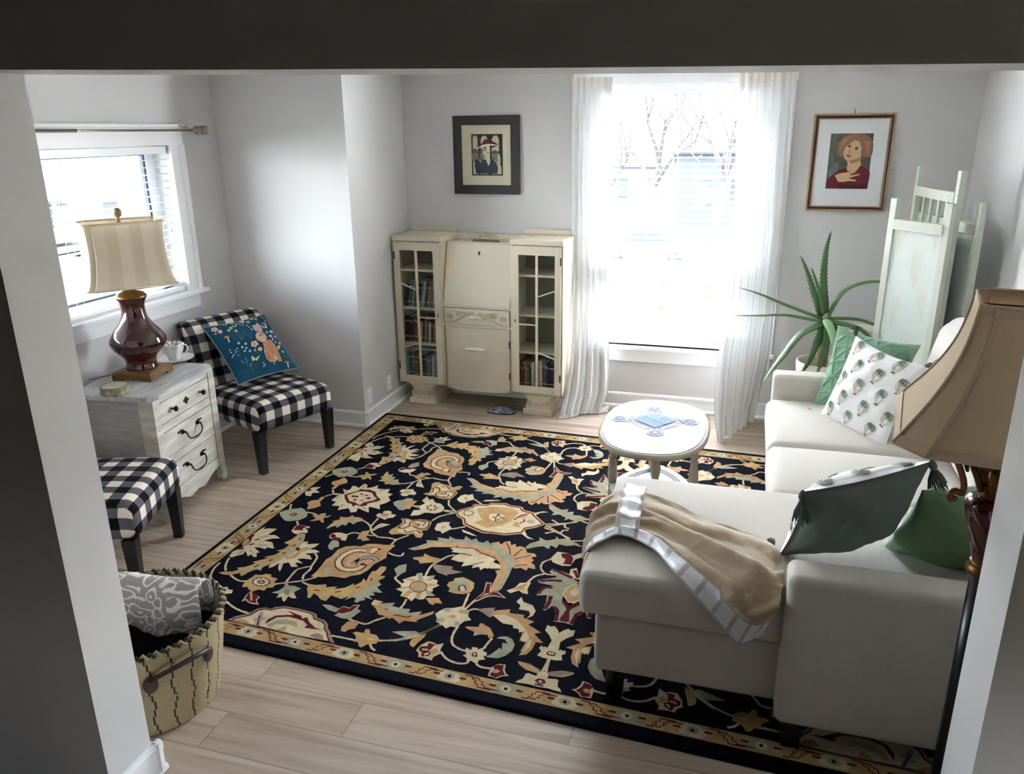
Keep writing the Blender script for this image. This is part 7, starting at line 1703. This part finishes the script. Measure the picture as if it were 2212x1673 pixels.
# hedge of young shrubs below the back window
HL = [M('hedge_leaf', (84, 86, 44), .8, transl=.3), M('hedge_leaf_dark', (60, 60, 38), .8, transl=.3)]
rr = random.Random(11)
for k in range(6):
    cx, cy = -2.3+.62*k+rr.uniform(-.1, .1), 9.6+rr.uniform(-.2, .2)
    t = thing('shrub', 'yellow green leafy shrub in the row below the back window', 'shrub', (cx, cy, -1.05), group='shrubs outside the back window')
    b = B()
    for i in range(520):
        a, h, r = rr.uniform(0, 2*PI), rr.uniform(.1, 1.3), rr.uniform(0, .42); r *= math.sin(PI*min(1, .12+h/1.5))
        p = Vector((r*math.cos(a), r*math.sin(a), h)); d = Vector((rr.uniform(-1, 1), rr.uniform(-1, 1), rr.uniform(-.2, 1))).normalized()*.05; e = d.cross(Vector((rr.uniform(-1, 1), rr.uniform(-1, 1), 1))).normalized()*.018
        b.quad([p, p+d*.5+e, p+d, p+d*.5-e], i % 3 == 0)
    b.out('foliage', HL, t)
    b = B()
    for i in range(7): a = i*.9; b.tube([(0, 0, 0), (.1*math.cos(a), .1*math.sin(a), .5), (.26*math.cos(a), .26*math.sin(a), 1.1)], [.012, .008, .004], 4)
    b.out('stem', M('shrub_stem', (110, 92, 70), .9), t)
# bare trees
BARK = M('grey_bark', (58, 54, 52), .95, noise=.3, nscale=6)
def bare_tree(label, loc, h, seed, spread=1.0, depth=5):
    t = thing('bare_tree', label, 'tree', loc); r_ = random.Random(seed); bt, bb_ = B(), B()
    def grow(b, p, d, l, rad, lv):
        q = [p]; dd = d.copy()
        for i in range(3): dd = (dd+Vector((r_.uniform(-.18, .18), r_.uniform(-.18, .18), r_.uniform(-.04, .12)))).normalized(); q.append(q[-1]+dd*l/3)
        b.tube(q, [rad, rad*.88, rad*.76, rad*.62], 5 if lv < 2 else 3, caps=False)
        if lv < depth:
            for i in range(r_.choice((2, 3, 3)) if lv else 5):
                a = r_.uniform(0, 2*PI); tl = r_.uniform(.35, .95)*spread; s = dd.cross(Vector((math.cos(a), math.sin(a), .3))).normalized()
                grow(bb_, q[-1] if i < 2 else q[2], (dd*1.0+s*tl+Vector((0, 0, .10))).normalized(), l*r_.uniform(.58, .82), rad*.55, lv+1)
    grow(bt, Vector((0, 0, 0)), Vector((0, 0, 1)), h*.30, h*.020, 0)
    bt.out('trunk', BARK, t); bb_.out('branches', BARK, t); return t
bare_tree('tall bare tree outside the right half of the back window', (-1.75, 38.5+5, -3.7), 15, 5, 1.0)
bare_tree('bare spreading tree behind the parked car', (-5.2, 47, -3.7), 13, 8, 1.1)
bare_tree('bare tree at the left edge of the back window view', (-8.6, 52, -3.7), 11, 21, 1.1)
bare_tree('slim bare tree before the dark grey house', (-.55, 41.5, -3.7), 12, 33, .9)
# parked car
CARP = M('white_car_paint', (226, 228, 232), .2, coat=.5); CGL = M('dark_car_glass', (34, 40, 50), .1); TYR = M('tyre', (24, 24, 26), .8)
cr_ = thing('car', 'white parked car on the street beyond the back window', 'car', (-4.3, 36.0, -3.66))
b = B(); b.prism([(-2.1, .28), (-2.15, .62), (-1.75, .82), (-1.1, .92), (-.62, 1.34), (.55, 1.38), (1.15, .98), (1.95, .88), (2.12, .6), (2.1, .28)], 'y', -.85, .85); b.out('body', CARP, cr_)
b = B()
for s in (-.86, .86): b.prism([(-.98, .94), (-.56, 1.28), (.0, 1.31), (.0, .94)], 'y', min(s, s*1.01), max(s, s*1.01)); b.prism([(.06, .94), (.06, 1.31), (.5, 1.31), (1.02, .96)], 'y', min(s, s*1.01), max(s, s*1.01))
b.out('side_windows', CGL, cr_)
for x in (-1.35, 1.3):
    for s in (-.78, .78): b = B(); b.lathe([(.2, -.09), (.31, -.08), (.31, .08), (.2, .09)], 20, mat=Matrix.Translation((x, s, .31)) @ Matrix.Rotation(PI/2, 4, 'X')); b.out('wheel', TYR, cr_)
# houses
def house(name, label, loc, rz, w_, dp, hw, hr, mwall, mroof, wins, porch=False):
    t = thing(name, label, 'house', loc, rz)
    b = B(); b.box(-w_/2, w_/2, 0, dp, 0, hw); b.prism([(0, hw), (dp, hw), (dp/2, hw+hr)], 'x', -w_/2, w_/2); b.out('walls', mwall, t)
    b = B(); o_ = .5
    for s in (0, 1):
        y0, y1 = (-o_, dp/2) if s == 0 else (dp+o_, dp/2); zz = hw-o_*hr/(dp/2)
        b.quad([(-w_/2-.4, y0, zz+.12), (w_/2+.4, y0, zz+.12), (w_/2+.4, y1, hw+hr+.12), (-w_/2-.4, y1, hw+hr+.12)]); b.quad([(-w_/2-.4, y0, zz), (w_/2+.4, y0, zz), (w_/2+.4, y0, zz+.12), (-w_/2-.4, y0, zz+.12)])
    b.out('roof', mroof, t)
    for (x0, x1, z0, z1) in wins:
        b = B(); b.box(x0-.1, x1+.1, -.06, 0, z0-.1, z1+.1); f = b.out('window', TRIM, t); b = B(); b.box(x0, x1, -.08, -.06, z0, z1); b.out('pane', CGL, f)
    if porch:
        b = B(); b.box(-w_*.48, -w_*.12, -1.8, 0, .3, .42); b.quad([(-w_*.5, -2.0, 2.5), (-w_*.1, -2.0, 2.5), (-w_*.1, 0, 3.0), (-w_*.5, 0, 3.0)]); b.out('porch', M('porch_grey', (70, 72, 78), .9), t)
        for x in (-w_*.47, -w_*.36, -w_*.25, -w_*.14): b = B(); b.box(x-.08, x+.08, -1.8, -1.64, .42, 2.5); b.out('porch_post', TRIM, t)
    return t
ROOFG = M('grey_shingle', (44, 44, 54), .95, noise=.12, nscale=3); WWALL = M('white_clapboard', (120, 122, 128), .8); GWALL = M('dark_grey_siding', (52, 56, 62), .85)
house('house', 'white house with grey shingle roof across the lane', (-36, 36.6, -3.7), PI/2-.12, 8.6, 7.5, 2.35, 2.2, WWALL, ROOFG, [(-2.6, -1.9, .9, 2.0), (1.2, 2.2, 1.0, 2.0)], True)
house('house', 'white house at the far right of the left window view', (-40, 47.5, -3.7), PI/2-.1, 8, 7, 3.0, 2.4, WWALL, ROOFG, [(-1.6, -.8, 1, 2.2)])
house('house', 'white gabled house at the left of the lane behind the post', (-46, 36.5, -3.7), PI/2, 7, 7, 3.4, 2.6, WWALL, ROOFG, [(1, 1.8, 1, 2.2)])
house('house', 'dark grey house across the street beyond the back window', (.4, 50, -3.7), 0, 9.5, 8, 4.6, 2.6, GWALL, ROOFG, [(-3.6, -2.6, 1.2, 2.8), (-1.6, -.6, 1.2, 2.8), (1.2, 2.2, 1.2, 2.8)])
house('house', 'pale house behind the bare trees', (-10.5, 58, -3.7), 0, 9, 8, 3.4, 2.6, WWALL, ROOFG, [(-2.4, -1.4, 1.0, 2.4), (1.0, 2.0, 1.0, 2.4)])
pl_ = thing('utility_pole', 'pale wooden utility pole standing on the far lawn', 'pole', (-30.0, 31.1, -3.7))
b = B(); b.tube([(0, 0, 0), (0, 0, 4), (0, 0, 9)], [.26, .24, .2], 12); b.out('post', M('pale_pole_wood', (206, 200, 188), .9, noise=.15, nscale=5), pl_)
b = B(); b.box(-.06, .06, -1.1, 1.1, 8.3, 8.45); b.out('crossarm', M('pale_pole_wood', (206, 200, 188), .9), pl_)
# low roof just under the left window
b = B(); b.prism([(-5.9, .60), (-3.66, .80), (-3.66, .70), (-5.9, .50)], 'y', 1.2, 8.6); b.box(-6.0, -5.88, 1.2, 8.6, .48, .62, 1); struct(b.out('trim_porch_roof', [M('lavender_shingle', (66, 64, 74), .95, noise=.2, nscale=12), TRIM]))
vt = thing('roof_vent', 'small cream vent pipe on the low roof under the left window', 'vent', (-5.15, 5.08, .66))
b = B(); b.tube([(0, 0, 0), (0, 0, .30)], .055, 12); b.out('pipe', M('cream_vent', (222, 214, 190), .6), vt)
b = B(); b.lathe([(.055, .28), (.075, .30), (.075, .33), (.03, .35)], 12); b.out('cap', M('cream_vent', (222, 214, 190), .6), vt)

# wooded rise closing the view to the left
HB = M('beige_woodland', (72, 66, 60), .95, col2=(48, 45, 42), nscale=.35)
b = B(); rr = random.Random(4); P = []
for k in range(60):
    y = -20+2.2*k; top = 6.5+2.2*fbm(k*.35, 0., 1.)+rr.uniform(-.5, .5)
    P.append([Vector((-58+1.5*fbm(k*.3, z*.3, 2.), y, -3.9+(top+3.9)*z/8)) for z in range(9)])
b.grid(P); o = b.out('woodland', HB); tag(o, 'brown wooded rise beyond the houses on the left', 'woods', kind='stuff')
